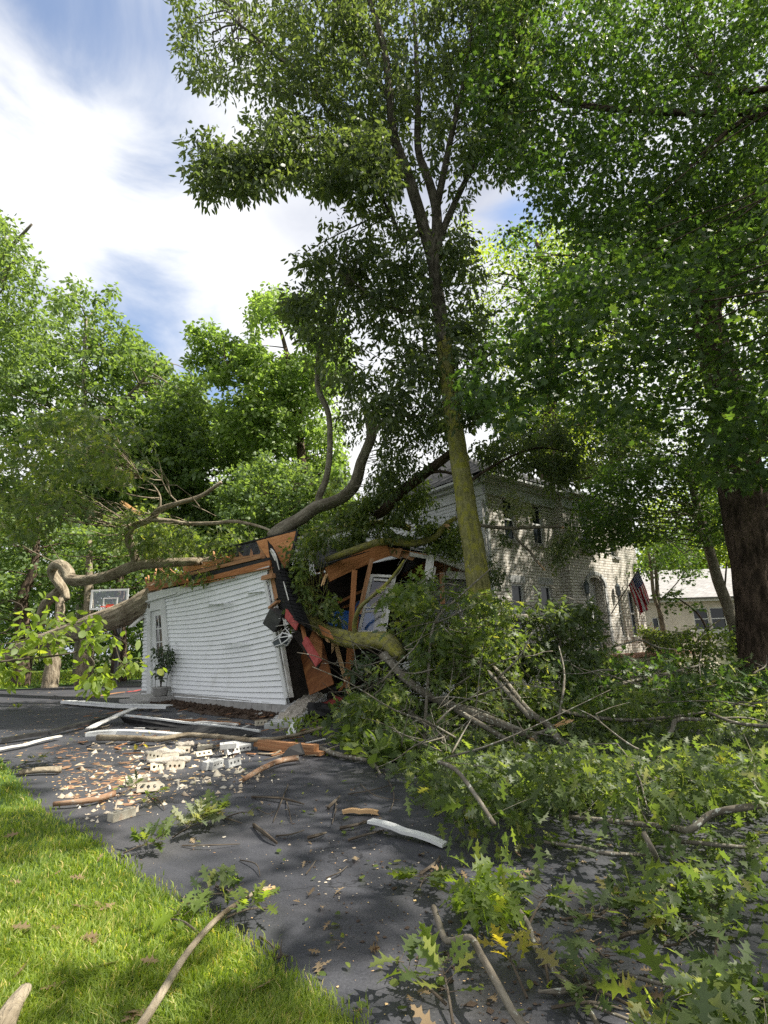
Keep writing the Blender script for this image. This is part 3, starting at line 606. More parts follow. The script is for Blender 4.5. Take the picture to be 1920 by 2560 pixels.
def flag():
    a = P(1180+1155*.3014, 1180+1175*.3014, 17.35); b = P(1180+1385*.3014, 1180+800*.3014, 16.7)
    t = thing('flag', a, 'red, white and blue striped flag hanging from an angled pole beside the house door', 'flag')
    m = MB(); m.tube([a, b], .015, 8, 0, True, 1); m.lathe([(.005, -.03), (.03, 0), (.005, .03)], b, 8); m.build('pole', M['metal_black'], t)
    # cloth hangs from the outer part of the pole in folds; 13 stripes
    d = (b-a)/np.linalg.norm(b-a); top0 = a+(b-a)*.97; top1 = a+(b-a)*.63; nu, nv = 26, 30
    hx = np.array([.55, .35, 0])
    cols = {0: MB(), 1: MB(), 2: MB()}
    def pt(u, v):
        # u across hoist (0 top end of pole .. 1), v along the fly (down)
        p = top0*(1-u)+top1*u; ln = .98
        q = p + np.array([.16*v+ .05*math.sin(9*u+3*v)*v, .10*math.sin(14*u+2*v)*v, -ln*v]) + np.array([.10*v, .0, 0])*(.9+.4*u) - np.array([d[0], d[1], 0])*(-.0)
        return q
    for i in range(nu):
        for j in range(nv):
            u0, u1 = i/nu, (i+1)/nu; v0, v1 = j/nv, (j+1)/nv
            k = 2 if (u0 < .54 and v0 < .38) else (i//2) % 2
            cols[k].add([pt(u0, v0), pt(u1, v0), pt(u1, v1), pt(u0, v1)], [(0, 1, 2, 3)])
    c = cols[0].build('red_stripes', M['red_flag'], t); cols[1].build('white_stripes', M['white_flag'], t); cols[2].build('canton', M['blue_flag'], t)
    s = MB()
    for i in range(5):
        for j in range(6):
            u = .05+i*.1; v = .04+j*.062; p = pt(u, v); q = pt(u+.01, v); n = np.cross(pt(u+.01, v)-p, pt(u, v+.01)-p); n /= np.linalg.norm(n)
            if n[1] > 0: n = -n
            V = []; x = unit(q-p); y = np.cross(n, x)
            for k in range(10):
                r = .028 if k % 2 == 0 else .011; V.append(p+n*.006+x*math.cos(k*math.pi/5)*r+y*math.sin(k*math.pi/5)*r)
            s.add(V, [tuple(range(10))])
    s.build('stars', M['white_flag'], t)
for nm, c in (('red_flag', (.45, .02, .04)), ('white_flag', (.75, .72, .72)), ('blue_flag', (.03, .05, .18))):
    m_, t_, b_ = mat(nm, c, .8, .1)
flag()
# ------------------------------------------------------------------ neighbour's house
def neighbour():
    t = thing('neighbour_house', (18, 30, 0), 'low tan house with pale grey roof and row of dark windows beyond the trees', 'house')
    def fr(x, o, z): return np.array([14.0+x, 30-o+x*.06, z])
    w = MB(); hs = [(3.35, 4.25, 1.5, 2.75), (4.35, 5.25, 1.5, 2.75), (5.35, 6.5, 1.5, 2.75), (6.62, 7.6, 1.5, 2.75), (7.72, 8.7, 1.5, 2.75), (.9, 1.3, 1.0, 2.3)]
    wall_holes(w, fr, -1, 12, -.1, 3.2, hs, .12); w.add([fr(-1, -9, -.1), fr(-1, 0, -.1), fr(-1, 0, 3.2), fr(-1, -9, 3.2)], [(0, 1, 2, 3)]); w.build('wall', M['tan_wall'], t)
    for h in hs: window(t, fr, *h, 0.03, sill=False)
    tr = MB(); tr.box((2.9, .01, 1.3), (12, .05, 1.44), fr); tr.box((-1.3, .0, 3.1), (12.3, .5, 3.3), fr); tr.build('trim', M['white_paint'], t)
    r = MB(); r.slab([fr(-1.6, .7, 3.3), fr(12.5, .7, 3.3), fr(10, -4.5, 5.5), fr(3.3, -4.5, 5.5)], .1); r.slab([fr(-1.6, -9, 3.3), fr(-1.6, .7, 3.3), fr(3.3, -4.5, 5.5)], .1)
    r.build('roof', M['shingle_light'], t)
    v = MB(); v.lathe([(.42, 0), (.5, .5), (.52, .52), (.46, .54)], fr(1.9, 1.5, .95), 14); o = v.build('patio_tub', M['concrete'], None, True, origin=fr(1.9, 1.5, .95)); tag(o, 'round grey tub standing before the tan house wall', 'tub')
    b = MB(); b.box((1.2, .8, -.05), (3.0, 2.2, .93), fr); o = b.build('stone_ledge', M['brick_loose'], None, origin=fr(1.2, 1, 0)); tag(o, 'low brick ledge under the grey tub by the tan house', 'ledge')
neighbour()
# ------------------------------------------------------------------ basketball hoop
def hoop():
    Yh = 21.5; b = G(258, 1668); c = P(275, 1500, Yh)
    base = np.array([c[0]-.0, Yh+1.0, 0]); t = thing('basketball_hoop', base, 'basketball hoop with clear backboard and orange rim behind the fallen trunk', 'basketball hoop')
    tl = P(229, 1473, Yh); tr = P(322, 1473, Yh); bl = P(227, 1525, Yh); x = unit(tr-tl)*1; x[2] = 0; x = unit(x); w = np.linalg.norm(tr-tl); zt = (tl[2]+tr[2])/2; h = zt-bl[2]; o = tl.copy(); o[2] = zt
    nrm = np.array([x[1], -x[0], 0])
    def fr(a, d, z): return o + x*a + nrm*d + np.array([0, 0, -z])
    f = MB(); e = .075
    for a0, a1, z0, z1 in ((0, w, 0, e), (0, w, h-e, h), (0, e, e, h-e), (w-e, w, e, h-e)): f.box((a0, -.02, z0), (a1, .02, z1), fr)
    m = w*.5+.06
    for a0, a1, z0, z1 in ((m-.3, m+.3, h*.42, h*.42+.05), (m-.3, m+.3, h*.85, h*.85+.05), (m-.3, m-.25, h*.42+.05, h*.85), (m+.25, m+.3, h*.42+.05, h*.85)): f.box((a0, .0, z0), (a1, .025, z1), fr)
    f.build('backboard_frame', M['white_paint'], t)
    g = MB(); g.box((e, -.006, e), (w-e, .004, h-e), fr); g.build('backboard', M['glass_clear'], t)
    r = MB(); rr = .23; pts = [fr(m+rr*math.cos(a), .28+rr*math.sin(a), h-.09) for a in np.linspace(0, 2*math.pi, 21)]; r.tube(pts, .012, 6, 0, False, 1); r.box((m-.14, .026, h-.2), (m+.14, .05, h-.02), fr); r.build('rim', M['orange_rim'], t)
    p = MB(); p.box((-.06, -.06, 0), (.06, .06, 2.6), lambda a, b_, z: base+np.array([a, b_, z])); p.beam(base+[0, 0, 2.5], fr(m, -.03, h*.5), .07, .1); p.beam(base+[0, 0, 2.0], fr(m, -.03, h*.9), .05, .05); p.build('pole', M['metal_black'], t)
    n = MB()
    for k in range(10):
        a = 2*math.pi*k/10; n.tube([fr(m+rr*math.cos(a), .28+rr*math.sin(a), h-.09), fr(m+.14*math.cos(a+.3), .28+.14*math.sin(a+.3), h+.12), fr(m+.13*math.cos(a), .28+.13*math.sin(a), h+.3)], .006, 4, 0, False, 1)
    n.build('net', M['white_paint'], t)
hoop()
# ------------------------------------------------------------------ the crushed garage
GA = np.array([-6.25, 15.55, 0]); GC = np.array([-2.32, 11.57, 0]); GD = unit(GC-GA); GN = np.array([GD[1], -GD[0], 0])   # GN points to the camera side
def GP(px, py, d=0.0):
    """point of the garage wall plane moved d metres inwards (away from the camera)"""
    return hit(px, py, GA - GN*d, GN)
def z2(x, y): return 300+x*.3617, 1280+y*.3617
def z3(x, y): return 640+x*.3617, 1280+y*.3617
def ZG(x, y, d=0.0): return GP(*z2(x, y), d)
def ZP(x, y, Y): return P(*z3(x, y), Y)
def garage():
    t = thing('crushed_garage', (-4, 13.5, 0), 'white lap sided garage wall with its roof torn off in raw orange splinters', 'garage')
    cols = [(0.0, (356, 1736), (362, 1510)), (.22, (425, 1741), (406, 1497)), (1.0, (718, 1761), (670, 1425))]
    cols = [(u, GP(*b), GP(*tp)) for u, b, tp in cols]
    wv = np.random.default_rng(12)
    def W(u, v, o=0.0):
        for (u0, b0, t0), (u1, b1, t1) in zip(cols[:-1], cols[1:]):
            if u <= u1 or u1 == 1.0:
                k = (u-u0)/(u1-u0); break
        b = b0*(1-k)+b1*k; tt = t0*(1-k)+t1*k; p = b*(1-v)+tt*v
        if u > .22:
            s = math.sin(math.pi*min(1, max(0, (u-.22)/.78)))
            p = p - np.array([0, 0, .11*s*math.sin(math.pi*v)**.8]) - GN*(.16*s*math.sin(math.pi*min(v, 1)))
            p = p - np.array([0, 0, .004*math.sin(9*u+5*v)]) - GN*(.008*math.sin(14*u)*math.sin(11*v))
        return p + GN*o
    m = MB(); rows = 24; us = list(np.linspace(.255, 1, 30)); lft = list(np.linspace(0, .05, 3))
    for r in range(rows):
        v0 = r/rows; v1 = (r+1)/rows
        for seg in (us, lft):
            for a, b in zip(seg[:-1], seg[1:]):
                j = .0 
                m.add([W(a, v0, .042+j), W(b, v0, .042+j), W(b, v1, .004), W(a, v1, .004)], [(0, 1, 2, 3)]); m.add([W(a, v0, .0), W(b, v0, .0), W(b, v0, .042), W(a, v0, .042)], [(0, 1, 2, 3)])
            m.add([W(seg[0], v0, 0), W(seg[0], v0, .03), W(seg[0], v1, .004)], [(0, 1, 2)]); m.add([W(seg[-1], v0, 0), W(seg[-1], v1, .004), W(seg[-1], v0, .03)], [(0, 1, 2)])
    # sheathing behind
    for seg in (us, lft):
        for a, b in zip(seg[:-1], seg[1:]):
            for r in range(8): v0, v1 = r/8, (r+1)/8; m.add([W(a, v0, -.06), W(a, v1, -.06), W(b, v1, -.06), W(b, v0, -.06)], [(0, 1, 2, 3)])
    sd = m.build('siding', M['siding'], t)
    # open seams between siding lengths
    for (x0, y0), (x1, y1), w in (((557, 590), (570, 645), .016), ((853, 760), (862, 828), .008), ((392, 735), (395, 790), .006), ((470, 690), (471, 722), .006)):
        a = ZG(x0, y0, .1); b = ZG(x1, y1, .1)
        pa = ZG(x0, y0, -.045+.0); pb = ZG(x1, y1, -.045); mid = np.array([.0, 0, 0])
        # push onto the bulged surface: step inwards by the local bulge
        for q in (pa, pb): q -= GN*.12
        s = MB(); s.beam(pa, pb, w, .006, GN); s.build('open_seam', M['black_felt'], sd)
    for a_, b_, o_ in (((600, 640), (760, 628), .10), ((700, 905), (860, 903), .12), ((880, 560), (985, 548), .06)):
        s = MB(); s.beam(ZG(*a_, -.02), ZG(*b_, -.02-o_*.5), .012, .10, GN); s.build('loose_lap', M['siding'], sd)
    # door in its frame
    d0, d1 = .062, .245; dv = .93
    f = MB()
    def wb(mb, u0, u1, v0, v1, o0, o1, nu=3):
        for k in range(nu):
            a = u0+(u1-u0)*k/nu; b = u0+(u1-u0)*(k+1)/nu
            V = [W(a, v0, o0), W(b, v0, o0), W(b, v0, o1), W(a, v0, o1), W(a, v1, o0), W(b, v1, o0), W(b, v1, o1), W(a, v1, o1)]
            mb.add(V, [(0, 1, 2, 3), (7, 6, 5, 4), (3, 2, 6, 7), (1, 0, 4, 5), (0, 3, 7, 4), (2, 1, 5, 6)])
    wb(f, .05, .085, -.01, dv, -.06, .05); wb(f, .205, .255, -.01, dv+.06, -.06, .052); wb(f, .085, .205, dv-.04, dv+.055, -.06, .047); wb(f, .05, .255, dv+.055, 1.0, -.06, .035)
    f.build('door_frame', M['white_paint'], t)
    dd = MB(); wb(dd, .085, .125, .0, dv-.04, -.05, -.01, 1); wb(dd, .185, .205, .0, dv-.04, -.05, -.01, 1); wb(dd, .125, .185, .0, .40, -.05, -.012, 1); wb(dd, .125, .185, .83, dv-.04, -.05, -.012, 1)
    wb(dd, .153, .157, .40, .83, -.04, -.014, 1)
    for k in (1, 2): wb(dd, .125, .185, .40+.143*k-.006, .40+.143*k+.006, -.04, -.013, 1)
    o = dd.build('door', M['white_paint'], t); g = MB(); wb(g, .125, .185, .40, .83, -.035, -.03, 1); g.build('pane', M['glass'], o)
    k_ = MB(); k_.lathe([(.012, -.02), (.03, 0), (.012, .02)], W(.19, .36, .03), 8); k_.build('handle', M['metal_black'], o)
    # frieze board and its splintered continuation
    fz = MB()
    px = [(361, 1486, 361, 1511), (385, 1480, 385, 1503), (406, 1475, 406, 1499), (445, 1467, 445, 1489), (478, 1462, 478, 1474)]
    for (x, a, _, b), (x2, a2, _, b2) in zip(px[:-1], px[1:]):
        V = [GP(x, b, -.05), GP(x2, b2, -.05), GP(x2, a2, -.09), GP(x, a, -.09), GP(x, b, .05), GP(x2, b2, .05), GP(x2, a2, .05), GP(x, a, .05)]
        fz.add(V, [(0, 1, 2, 3), (3, 2, 6, 7), (1, 0, 4, 5), (0, 3, 7, 4), (2, 1, 5, 6)])
    fz.beam(GP(361, 1505, -.1), GP(440, 1482, -.1), .03, .05); fz.beam(GP(440, 1484, -.05), GP(674, 1419, -.05), .03, .09, bow=-.02, n=6)
    fz.build('frieze_board', M['white_paint'], t)
    # concrete block foundation
    c = MB(); A_ = np.array([*GP(425, 1741)[:2], -.1]); 
    def fd(x, o, z): p = A_+GD*x+GN*o; return np.array([p[0], p[1], z])
    Lf = np.linalg.norm((GP(718, 1761)-A_)[:2]); zf = .22
    for k in range(int(Lf/.41)+1): c.box((k*.41, -.2, -.05), (min(Lf+.1, k*.41+.402), .035-.004*(k % 2), zf-.002*(k % 3)), fd)
    c.box((-2.2, -.2, -.05), (-.01, .03, zf), fd); c.build('foundation', M['concrete'], t)
    # corner boards at the torn end
    cb = MB(); cb.beam(ZG(1150, 1290, -.06), ZG(1003, 480, -.06), .11, .03, GN, n=3); cb.build('corner_board', M['white_paint'], t)
    cb = MB(); cb.beam(ZG(1183, 1282, .02), ZG(1045, 468, .02), .06, .09, GN, n=3); cb.build('corner_board', M['white_dirty'], t)
    cb = MB(); cb.beam(ZG(1165, 1285, .01), ZG(1022, 475, .01), .035, .03, GN, n=2); cb.build('seal_strip', M['black_felt'], t)
    # plates, blocking and broken rafter ends
    w = MB()
    def bm(a, b, d, wd, h, jag=.06, **k): w.beam(ZG(*a, d), ZG(*b, d), wd, h, jag=jag, n=k.pop('n', 3), **k)
    bm((176, 535), (470, 470), -.03, .05, .17); bm((470, 500), (1045, 352), -.04, .05, .13, .03); bm((430, 512), (1040, 385), -.10, .09, .022, .10); bm((440, 520), (800, 450), -.13, .05, .014, .2)
    w.build('wall_plate', M['wood_plank'], t)
    w = MB(); bm((240, 490), (985, 308), .15, .09, .09); bm((190, 505), (400, 440), .2, .05, .12); bm((640, 345), (1010, 300), .35, .05, .1)
    w.build('top_plate', M['wood_raw'], t)
    w = MB(); bm((300, 520), (1035, 350), .10, .05, .24, .05); bm((460, 440), (940, 330), .3, .04, .2); w.build('felt_strip', M['black_felt'], t)
    r = random.Random(4)
    for i, (x, y, x2, y2, wd) in enumerate([(185, 500, 178, 455, .05), (205, 480, 195, 440, .04), (232, 478, 246, 405, .16), (268, 470, 285, 395, .16), (330, 440, 270, 385, .06), (395, 440, 300, 360, .05), (430, 470, 415, 430, .18), (480, 460, 470, 418, .14), (668, 385, 645, 280, .09), (700, 360, 800, 300, .16), (850, 340, 822, 292, .14), (905, 325, 905, 270, .17), (960, 330, 1020, 215, .15), (1010, 330, 960, 210, .1), (590, 410, 560, 395, .12), (760, 330, 700, 300, .1)]):
        mb = MB(); d = .25+.12*r.random(); mb.beam(ZG(x, y, d), ZG(x2, y2, d+.25), wd, .05, GN, jag=.05, n=2); mb.build('rafter_stub', M['wood_raw' if i % 3 else 'wood_plank'], t)
    # sheathing that stands up behind the wall top, felt and shingles on its far face
    sh = MB(); sh.slab([ZG(640, 290, .75), ZG(1020, 190, .75), ZG(1020, 330, .45), ZG(620, 400, .45)][::-1], .02)
    sh.slab([ZG(430, 330, .8), ZG(640, 290, .8), ZG(620, 410, .5), ZG(440, 450, .5)][::-1], .02); sh.build('roof_sheathing', M['plywood'], t)
    sh = MB(); sh.slab([ZG(1222, 134, .45), ZG(1160, 378, .2), ZG(1100, 420, .1), ZG(1040, 345, .1), ZG(945, 205, .5)], .02); o = sh.build('roof_sheathing', M['plywood'], t)
    sh = MB(); sh.slab([ZG(1228, 124, .52), ZG(1165, 390, .27), ZG(1100, 432, .17), ZG(1030, 345, .17), ZG(1015, 192, .5), ZG(640, 275, .8), ZG(430, 322, .85), ZG(440, 460, .6), ZG(640, 420, .53), ZG(1000, 380, .33)], .05); sh.build('roof_shingles', M['shingle'], t)
    sh = MB()
    for a, b, d0, d1 in (((640, 270), (1228, 124), .78, .45), ((1228, 124), (1170, 385), .45, .18), ((430, 315), (640, 272), .84, .78)): sh.beam(ZG(*a, d0), ZG(*b, d1), .06, .035, n=4, jag=.02)
    sh.build('drip_edge', M['black_felt'], t)
    # hanging tongue of roofing, shingle courses stacked across it
    edgeL = [(1022, 195), (1035, 300), (1062, 420), (1085, 540), (1110, 650), (1130, 700)]; edgeR = [(1060, 250), (1110, 350), (1165, 440), (1215, 560), (1275, 690), (1330, 825)]
    nL = 22; V = []; F = []; U = []
    def lerp(E_, s):
        s *= len(E_)-1; i = min(int(s), len(E_)-2); k = s-i; return np.array(E_[i], float)*(1-k)+np.array(E_[i+1], float)*k
    tg = MB()
    for i in range(nL):
        s0, s1 = i/nL, (i+1.25)/nL
        for j in range(4):
            q = []
            for s, lift in ((s0, .0), (min(s1, 1), .035)):
                for c_ in (j/4, (j+1)/4):
                    e = lerp(edgeL, s)*(1-c_)+lerp(edgeR, s)*c_
                    q.append(ZG(e[0], e[1], -.10-.30*math.sin(math.pi*c_)*(.4+.6*s)-lift+.2*(1-s)))
            tg.slab([q[0], q[1], q[3]+.0, q[2]], .012)
    tg.build('hanging_shingles', M['black_felt' if False else 'shingle_dark'], t)
    tg = MB(); tg.beam(ZG(1040, 260, -.02), ZG(1075, 330, -.32), .05, .02, GN); tg.tube([ZG(1045, 255, -.1), ZG(1075, 300, -.32), ZG(1100, 400, -.34)], [.02, .02, .01], 6, 0, True, 3); tg.beam(ZG(1130, 480, -.36), ZG(1165, 610, -.42), .02, .01, GN); tg.build('torn_flashing', M['white_dirty'], t)
    # wreckage hanging at the torn corner
    b = MB(); b.slab([ZG(985, 770, -.35), ZG(1035, 670, -.4), ZG(1112, 712, -.4), ZG(1112, 750, -.35), ZG(1062, 832, -.3)][::-1], .16); b.build('gutter_elbow', M['metal_black'], t)
    w = MB(); w.beam(ZG(985, 458, -.14), ZG(1060, 440, -.14), .09, .1, jag=.03); w.beam(ZG(1040, 660, -.2), ZG(1098, 615, -.2), .09, .05, jag=.04); w.beam(ZG(1040, 380, .0), ZG(1085, 600, .0), .14, .03, GN, n=2); w.build('broken_stud', M['wood_raw'], t)
    w = MB(); w.beam(ZG(1150, 700, -.32), ZG(1228, 790, -.38), .17, .05, GN, jag=.05, n=2); w.beam(ZG(1278, 885, -.30), ZG(1375, 1050, -.38), .16, .06, GN, jag=.06, n=2); w.build('red_board', M['red_paint'], t)
    w = MB(); w.beam(ZG(1130, 720, -.12), ZG(1380, 1055, -.2), .2, .03, GN, jag=.04, n=3); w.build('splintered_board', M['interior'], t)
    w = MB(); w.beam(ZG(1255, 770, -.25), ZG(1290, 930, -.28), .06, .05, GN, jag=.06, n=2); w.beam(ZG(1180, 690, -.2), ZG(1225, 760, -.3), .03, .03); w.build('broken_stud', M['wood_plank'], t)
    w = MB(); w.slab([ZG(1250, 1000, .45), ZG(1290, 1180, .3), ZG(1310, 1265, .25), ZG(1420, 1215, .3), ZG(1475, 1190, .35), ZG(1440, 1060, .4), ZG(1395, 880, .5), ZG(1330, 820, .5)], .02); w.build('plywood_sheet', M['plywood_shaded'], t)
    w = MB(); w.slab([ZG(1330, 830, .30), ZG(1300, 900, .25), ZG(1370, 1080, .15), ZG(1392, 1050, .2), ZG(1395, 900, .3)], .02); w.slab([ZG(1370, 780, .2), ZG(1400, 850, .15), ZG(1470, 880, .05), ZG(1440, 820, .1)], .03); w.build('torn_panel', M['wood_plank'], t)
    w = MB()
    for i in range(9):
        a = ZG(1120+i*9, 720+i*14, -.30); w.beam(a, a+rng.normal(size=3)*.07+[0, 0, -.05], .06, .01, jag=.02)
    w.build('torn_paper', M['white_dirty'], t)
    # dark inside of the garage
    i_ = MB(); bk = 3.6
    p0 = ZG(1190, 1290, .0); pc = ZG(1045, 450, .0); q0 = GP(430, 1741, .1)
    def low(p, z): return np.array([p[0], p[1], z])
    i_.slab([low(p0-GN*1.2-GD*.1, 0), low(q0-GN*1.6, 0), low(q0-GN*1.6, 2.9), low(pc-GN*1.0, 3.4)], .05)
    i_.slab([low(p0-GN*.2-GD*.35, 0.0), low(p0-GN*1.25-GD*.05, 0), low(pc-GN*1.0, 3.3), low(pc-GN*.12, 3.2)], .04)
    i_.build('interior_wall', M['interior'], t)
    # the lantern that hangs from its wires
    l = MB(); a = ZG(1080, 905, -.42); b_ = ZG(1175, 862, -.42); x = unit(b_-a); y = unit(np.cross(x, GN)); z_ = np.cross(x, y); Ln = np.linalg.norm(b_-a)
    def lf(s, r, k): th = math.pi/3*k+.3; return a+x*(s*Ln)+y*math.cos(th)*r+z_*math.sin(th)*r
    for k in range(6): l.beam(lf(0, .10, k), lf(.62, .13, k), .014, .014); l.beam(lf(.62, .135, k), lf(1.0, .05, k), .014, .02); l.beam(lf(0, .10, k), lf(0, .10, k+1), .016, .016); l.beam(lf(.62, .135, k), lf(.62, .135, k+1), .022, .022)
    l.tube([lf(1.0, 0, 0), lf(1.15, 0, 0)], [.05, .012], 8, 0, True, 1); l.tube([lf(1.05, .01, 0), ZG(1165, 830, -.4), ZG(1140, 800, -.35), ZG(1150, 750, -.3)], .008, 5, 0, False, 3)
    o = l.build('wall_lantern', M['white_paint'], t); g = MB()
    for k in range(6): g.add([lf(.02, .095, k), lf(.02, .095, k+1), lf(.6, .125, k+1), lf(.6, .125, k)], [(0, 1, 2, 3)])
    g.build('lantern_glass', M['glass_light'], o)
    # torn soffit boards sticking out of the far end
    w = MB(); w.beam(GP(366, 1533, .1), GP(326, 1568, -.5), .14, .03, jag=.02); w.beam(GP(362, 1578, .3), GP(335, 1590, .0), .1, .02, jag=.02); w.build('torn_soffit', M['white_dirty'], t)
shinglemat('shingle_dark', (.012, .012, .013), (.022, .022, .024), (.004, .004, .004))
garage()
def step_and_pot():
    s = MB(); c = G(385, 1752); 
    def fr(x, o, z): p = c+GD*x+GN*o; return np.array([p[0], p[1], z])
    s.box((-.65, -.5, -.02), (.85, .45, .16), fr); s.box((-.6, .455, -.02), (.8, .75, .08), fr)
    o = s.build('door_step', M['concrete'], None, origin=c); tag(o, 'concrete step in front of the white garage door', 'step')
    p0 = P(400, 1746, c[1]-.45); p0[2] = .165
    t = thing('potted_plant', p0, 'pale pot with a tomato cage and leggy green plant beside the garage door', 'potted plant')
    m = MB(); m.lathe([(.15, 0), (.19, .02), (.215, .2), (.23, .21), (.23, .24), (.205, .24), (.2, .21)], p0, 20); m.build('pot', M['concrete'], t, True)
    d = MB(); d.lathe([(.198, .18), (.01, .215)], p0, 14); d.build('soil', M['dirt'], t)
    g = MB()
    for k in range(4):
        a = k*math.pi/2+.4; g.tube([p0+[.14*math.cos(a), .14*math.sin(a), .15], p0+[.17*math.cos(a), .17*math.sin(a), .75], p0+[.18*math.cos(a), .18*math.sin(a), 1.25]], .007, 5, 0, True, 1)
    for z in (.45, .75, 1.05, 1.22): g.tube([p0+[.17*math.cos(a), .17*math.sin(a), z] for a in np.linspace(0, 6.283, 15)], .006, 5, 0, False, 1)
    g.build('plant_cage', M['metal_black'], t)
    g = MB(); cs = []
    r = np.random.default_rng(3)
    for k in range(14):
        a = r.uniform(0, 6.28); rr = r.uniform(.1, .55); h = r.uniform(.7, 1.45); e = p0+[rr*math.cos(a), rr*math.sin(a), h]; mid = p0+[rr*.3*math.cos(a), rr*.3*math.sin(a), h*.65]
        g.tube([p0+[0, 0, .18], mid, e], [.009, .006, .003], 5, 0, False, 3); cs += [e, mid*.5+e*.5, mid, e+[0, 0, -.08]]
    g.build('stem', M['twig'], t); p, dd, n, sz, ti = spray(np.array(cs), 8, .13, .10, 1, .7); leaf_mesh('foliage', p, dd, n, sz, 'oval', 'leaf_ivy', t, ti)
step_and_pot()
# ------------------------------------------------------------------ the collapsed connecting room
def y3(x, y): return 760+x*.3014, 1140+y*.3014
def YP(x, y, Y): return P(*y3(x, y), Y)
def room():
    t = thing('collapsed_room', (0, 13.5, 0), 'caved in dark room with black shingle roof, orange roof boards and leaning white window', 'collapsed room')
    L0 = YP(100, 950, 11.9); L1 = YP(650, 728, 12.9); L2 = YP(1080, 810, 13.4); L3 = YP(1570, 1005, 14.2); Bk0 = YP(30, 690, 16.2); Bk1 = YP(420, 700, 16.8); Bk2 = YP(900, 735, 17.4); Bk3 = L3+HS*4+[0, 0, .5]
    r = MB(); r.slab([L0, L1, Bk1, Bk0], .05); r.slab([L1, L2, Bk2, Bk1], .05); r.slab([L2, L3, Bk3, Bk2], .05); r.build('roof', M['shingle'], t)
    lo = np.array([0, 0, -.055])
    u = MB()
    for a, b, c, d in ((L0, L1, Bk1, Bk0), (L1, L2, Bk2, Bk1), (L2, L3, Bk3, Bk2)): u.slab([x+lo for x in (a, b, c, d)], .02)
    u.build('roof_sheathing', M['plywood'], t)
    f = MB(); f.beam(YP(190, 985, 11.85), YP(700, 775, 12.95), .05, .34, n=5, bow=.03, jag=.02); f.build('fascia', M['wood_plank'], t)
    f = MB(); f.beam(YP(640, 762, 13.0), YP(815, 815, 13.1), .05, .26, jag=.1, n=3); f.beam(YP(760, 790, 13.3), YP(910, 838, 13.3), .05, .2, jag=.06); f.build('rafter', M['wood_raw'], t)
    for i in range(6):
        k = (i+.5)/6; a = L0*(1-k)+L1*k+[0, .15, -.12]; b = Bk0*(1-k)+Bk1*k+[0, 0, -.14]; f = MB(); f.beam(a, b, .045, .14); f.build('rafter', M['wood_plank'], t)
    f = MB(); f.beam(YP(880, 800, 13.2), YP(1100, 838, 13.45), .04, .2); f.beam(YP(1100, 850, 13.45), YP(1570, 1018, 14.15), .08, .13); f.beam(YP(1180, 985, 13.8), YP(1560, 1010, 14.2), .05, .2); f.build('soffit', M['white_dirty'], t)
    # shingles torn at the left eave
    f = MB()
    for i in range(12):
        k = i/12; a = YP(90+i*28, 930-i*9, 11.75); f.beam(a, a+np.array([.35, .2, .12+.03*random.random()]), .16, .012, jag=.03)
    f.build('torn_shingles', M['shingle_dark'], t)
    # posts, studs and the leaning window
    for nm, a, b, w_, h_, Y, mt, jg in (('stud', (682, 405), (628, 1225), .12, .05, 11.9, 'wood_plank', .02), ('stud', (800, 325), (715, 700), .10, .06, 12.3, 'wood_raw', .06), ('stud', (700, 720), (655, 1060), .1, .05, 12.4, 'wood_plank', .02),
                                 ('splintered_stud', (555, 925), (643, 1245), .09, .05, 11.7, 'wood_fresh', .12), ('stud', (650, 1130), (580, 1235), .05, .05, 11.6, 'wood_plank', .04), ('stud', (528, 860), (530, 960), .05, .04, 12.2, 'wood_fresh', .08),
                                 ('white_post', (1208, 300), (1165, 620), .20, .10, 13.0, 'white_dirty', .02), ('white_post', (1240, 380), (1190, 640), .05, .05, 13.0, 'white_dirty', .02), ('red_jamb', (1283, 420), (1290, 640), .12, .05, 13.3, 'wood_raw', .02)):
        mb = MB(); mb.beam(ZP(*a, Y), ZP(*b, Y-.1), w_, h_, (0, -1, .1), jag=jg, n=3); mb.build(nm, M[mt], t)
    mb = MB(); mb.beam(ZP(560, 630, 12.6), ZP(740, 540, 13.4), .09, .04); mb.beam(ZP(700, 660, 12.9), ZP(890, 490, 13.6), .09, .04); mb.beam(ZP(600, 660, 13.2), ZP(900, 560, 14), .05, .05); mb.build('fallen_joist', M['wood_plank'], t)
    for i in range(5): mb = MB(); mb.beam(ZP(620+i*14, 700+i*20, 13.5), ZP(940, 470+i*25, 14.2), .02, .09); mb.build('fallen_joist', M['wood_plank' if i % 2 else 'interior'], t)
    wf = MB()
    for a, b, w_ in (((802, 432), (712, 832), .07), ((955, 445), (882, 845), .10), ((910, 520), (858, 850), .06), ((802, 440), (962, 448), .06), ((815, 468), (945, 478), .05), ((752, 690), (893, 675), .05), ((757, 662), (893, 660), .035), ((712, 825), (882, 838), .06)):
        wf.beam(ZP(*a, 12.45), ZP(*b, 12.4), w_, .07, (0, -1, .1))
    o = wf.build('window', M['white_dirty'], t); g = MB(); g.add([ZP(800, 445, 12.5), ZP(950, 450, 12.5), ZP(880, 835, 12.45), ZP(715, 825, 12.45)], [(0, 1, 2, 3)]); g.build('pane', M['glass_clear'], o)
    cu = MB(); V = []; F = []
    for i in range(10):
        x = 830+i*5; V += [ZP(x, 690, 12.75+.05*(i % 2)), ZP(x-25+i*1.5, 850, 12.7+.05*(i % 2))]
        if i: F.append((2*i-2, 2*i, 2*i+1, 2*i-1))
    cu.add(V, F); cu.build('curtain', M['white_paint'], o)
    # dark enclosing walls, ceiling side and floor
    w = MB(); b0 = ZP(250, 1300, 16.0); b0[2] = 0; b1 = YP(1700, 1000, 16.4); b1[2] = 0; h = np.array([0, 0, 1.0])
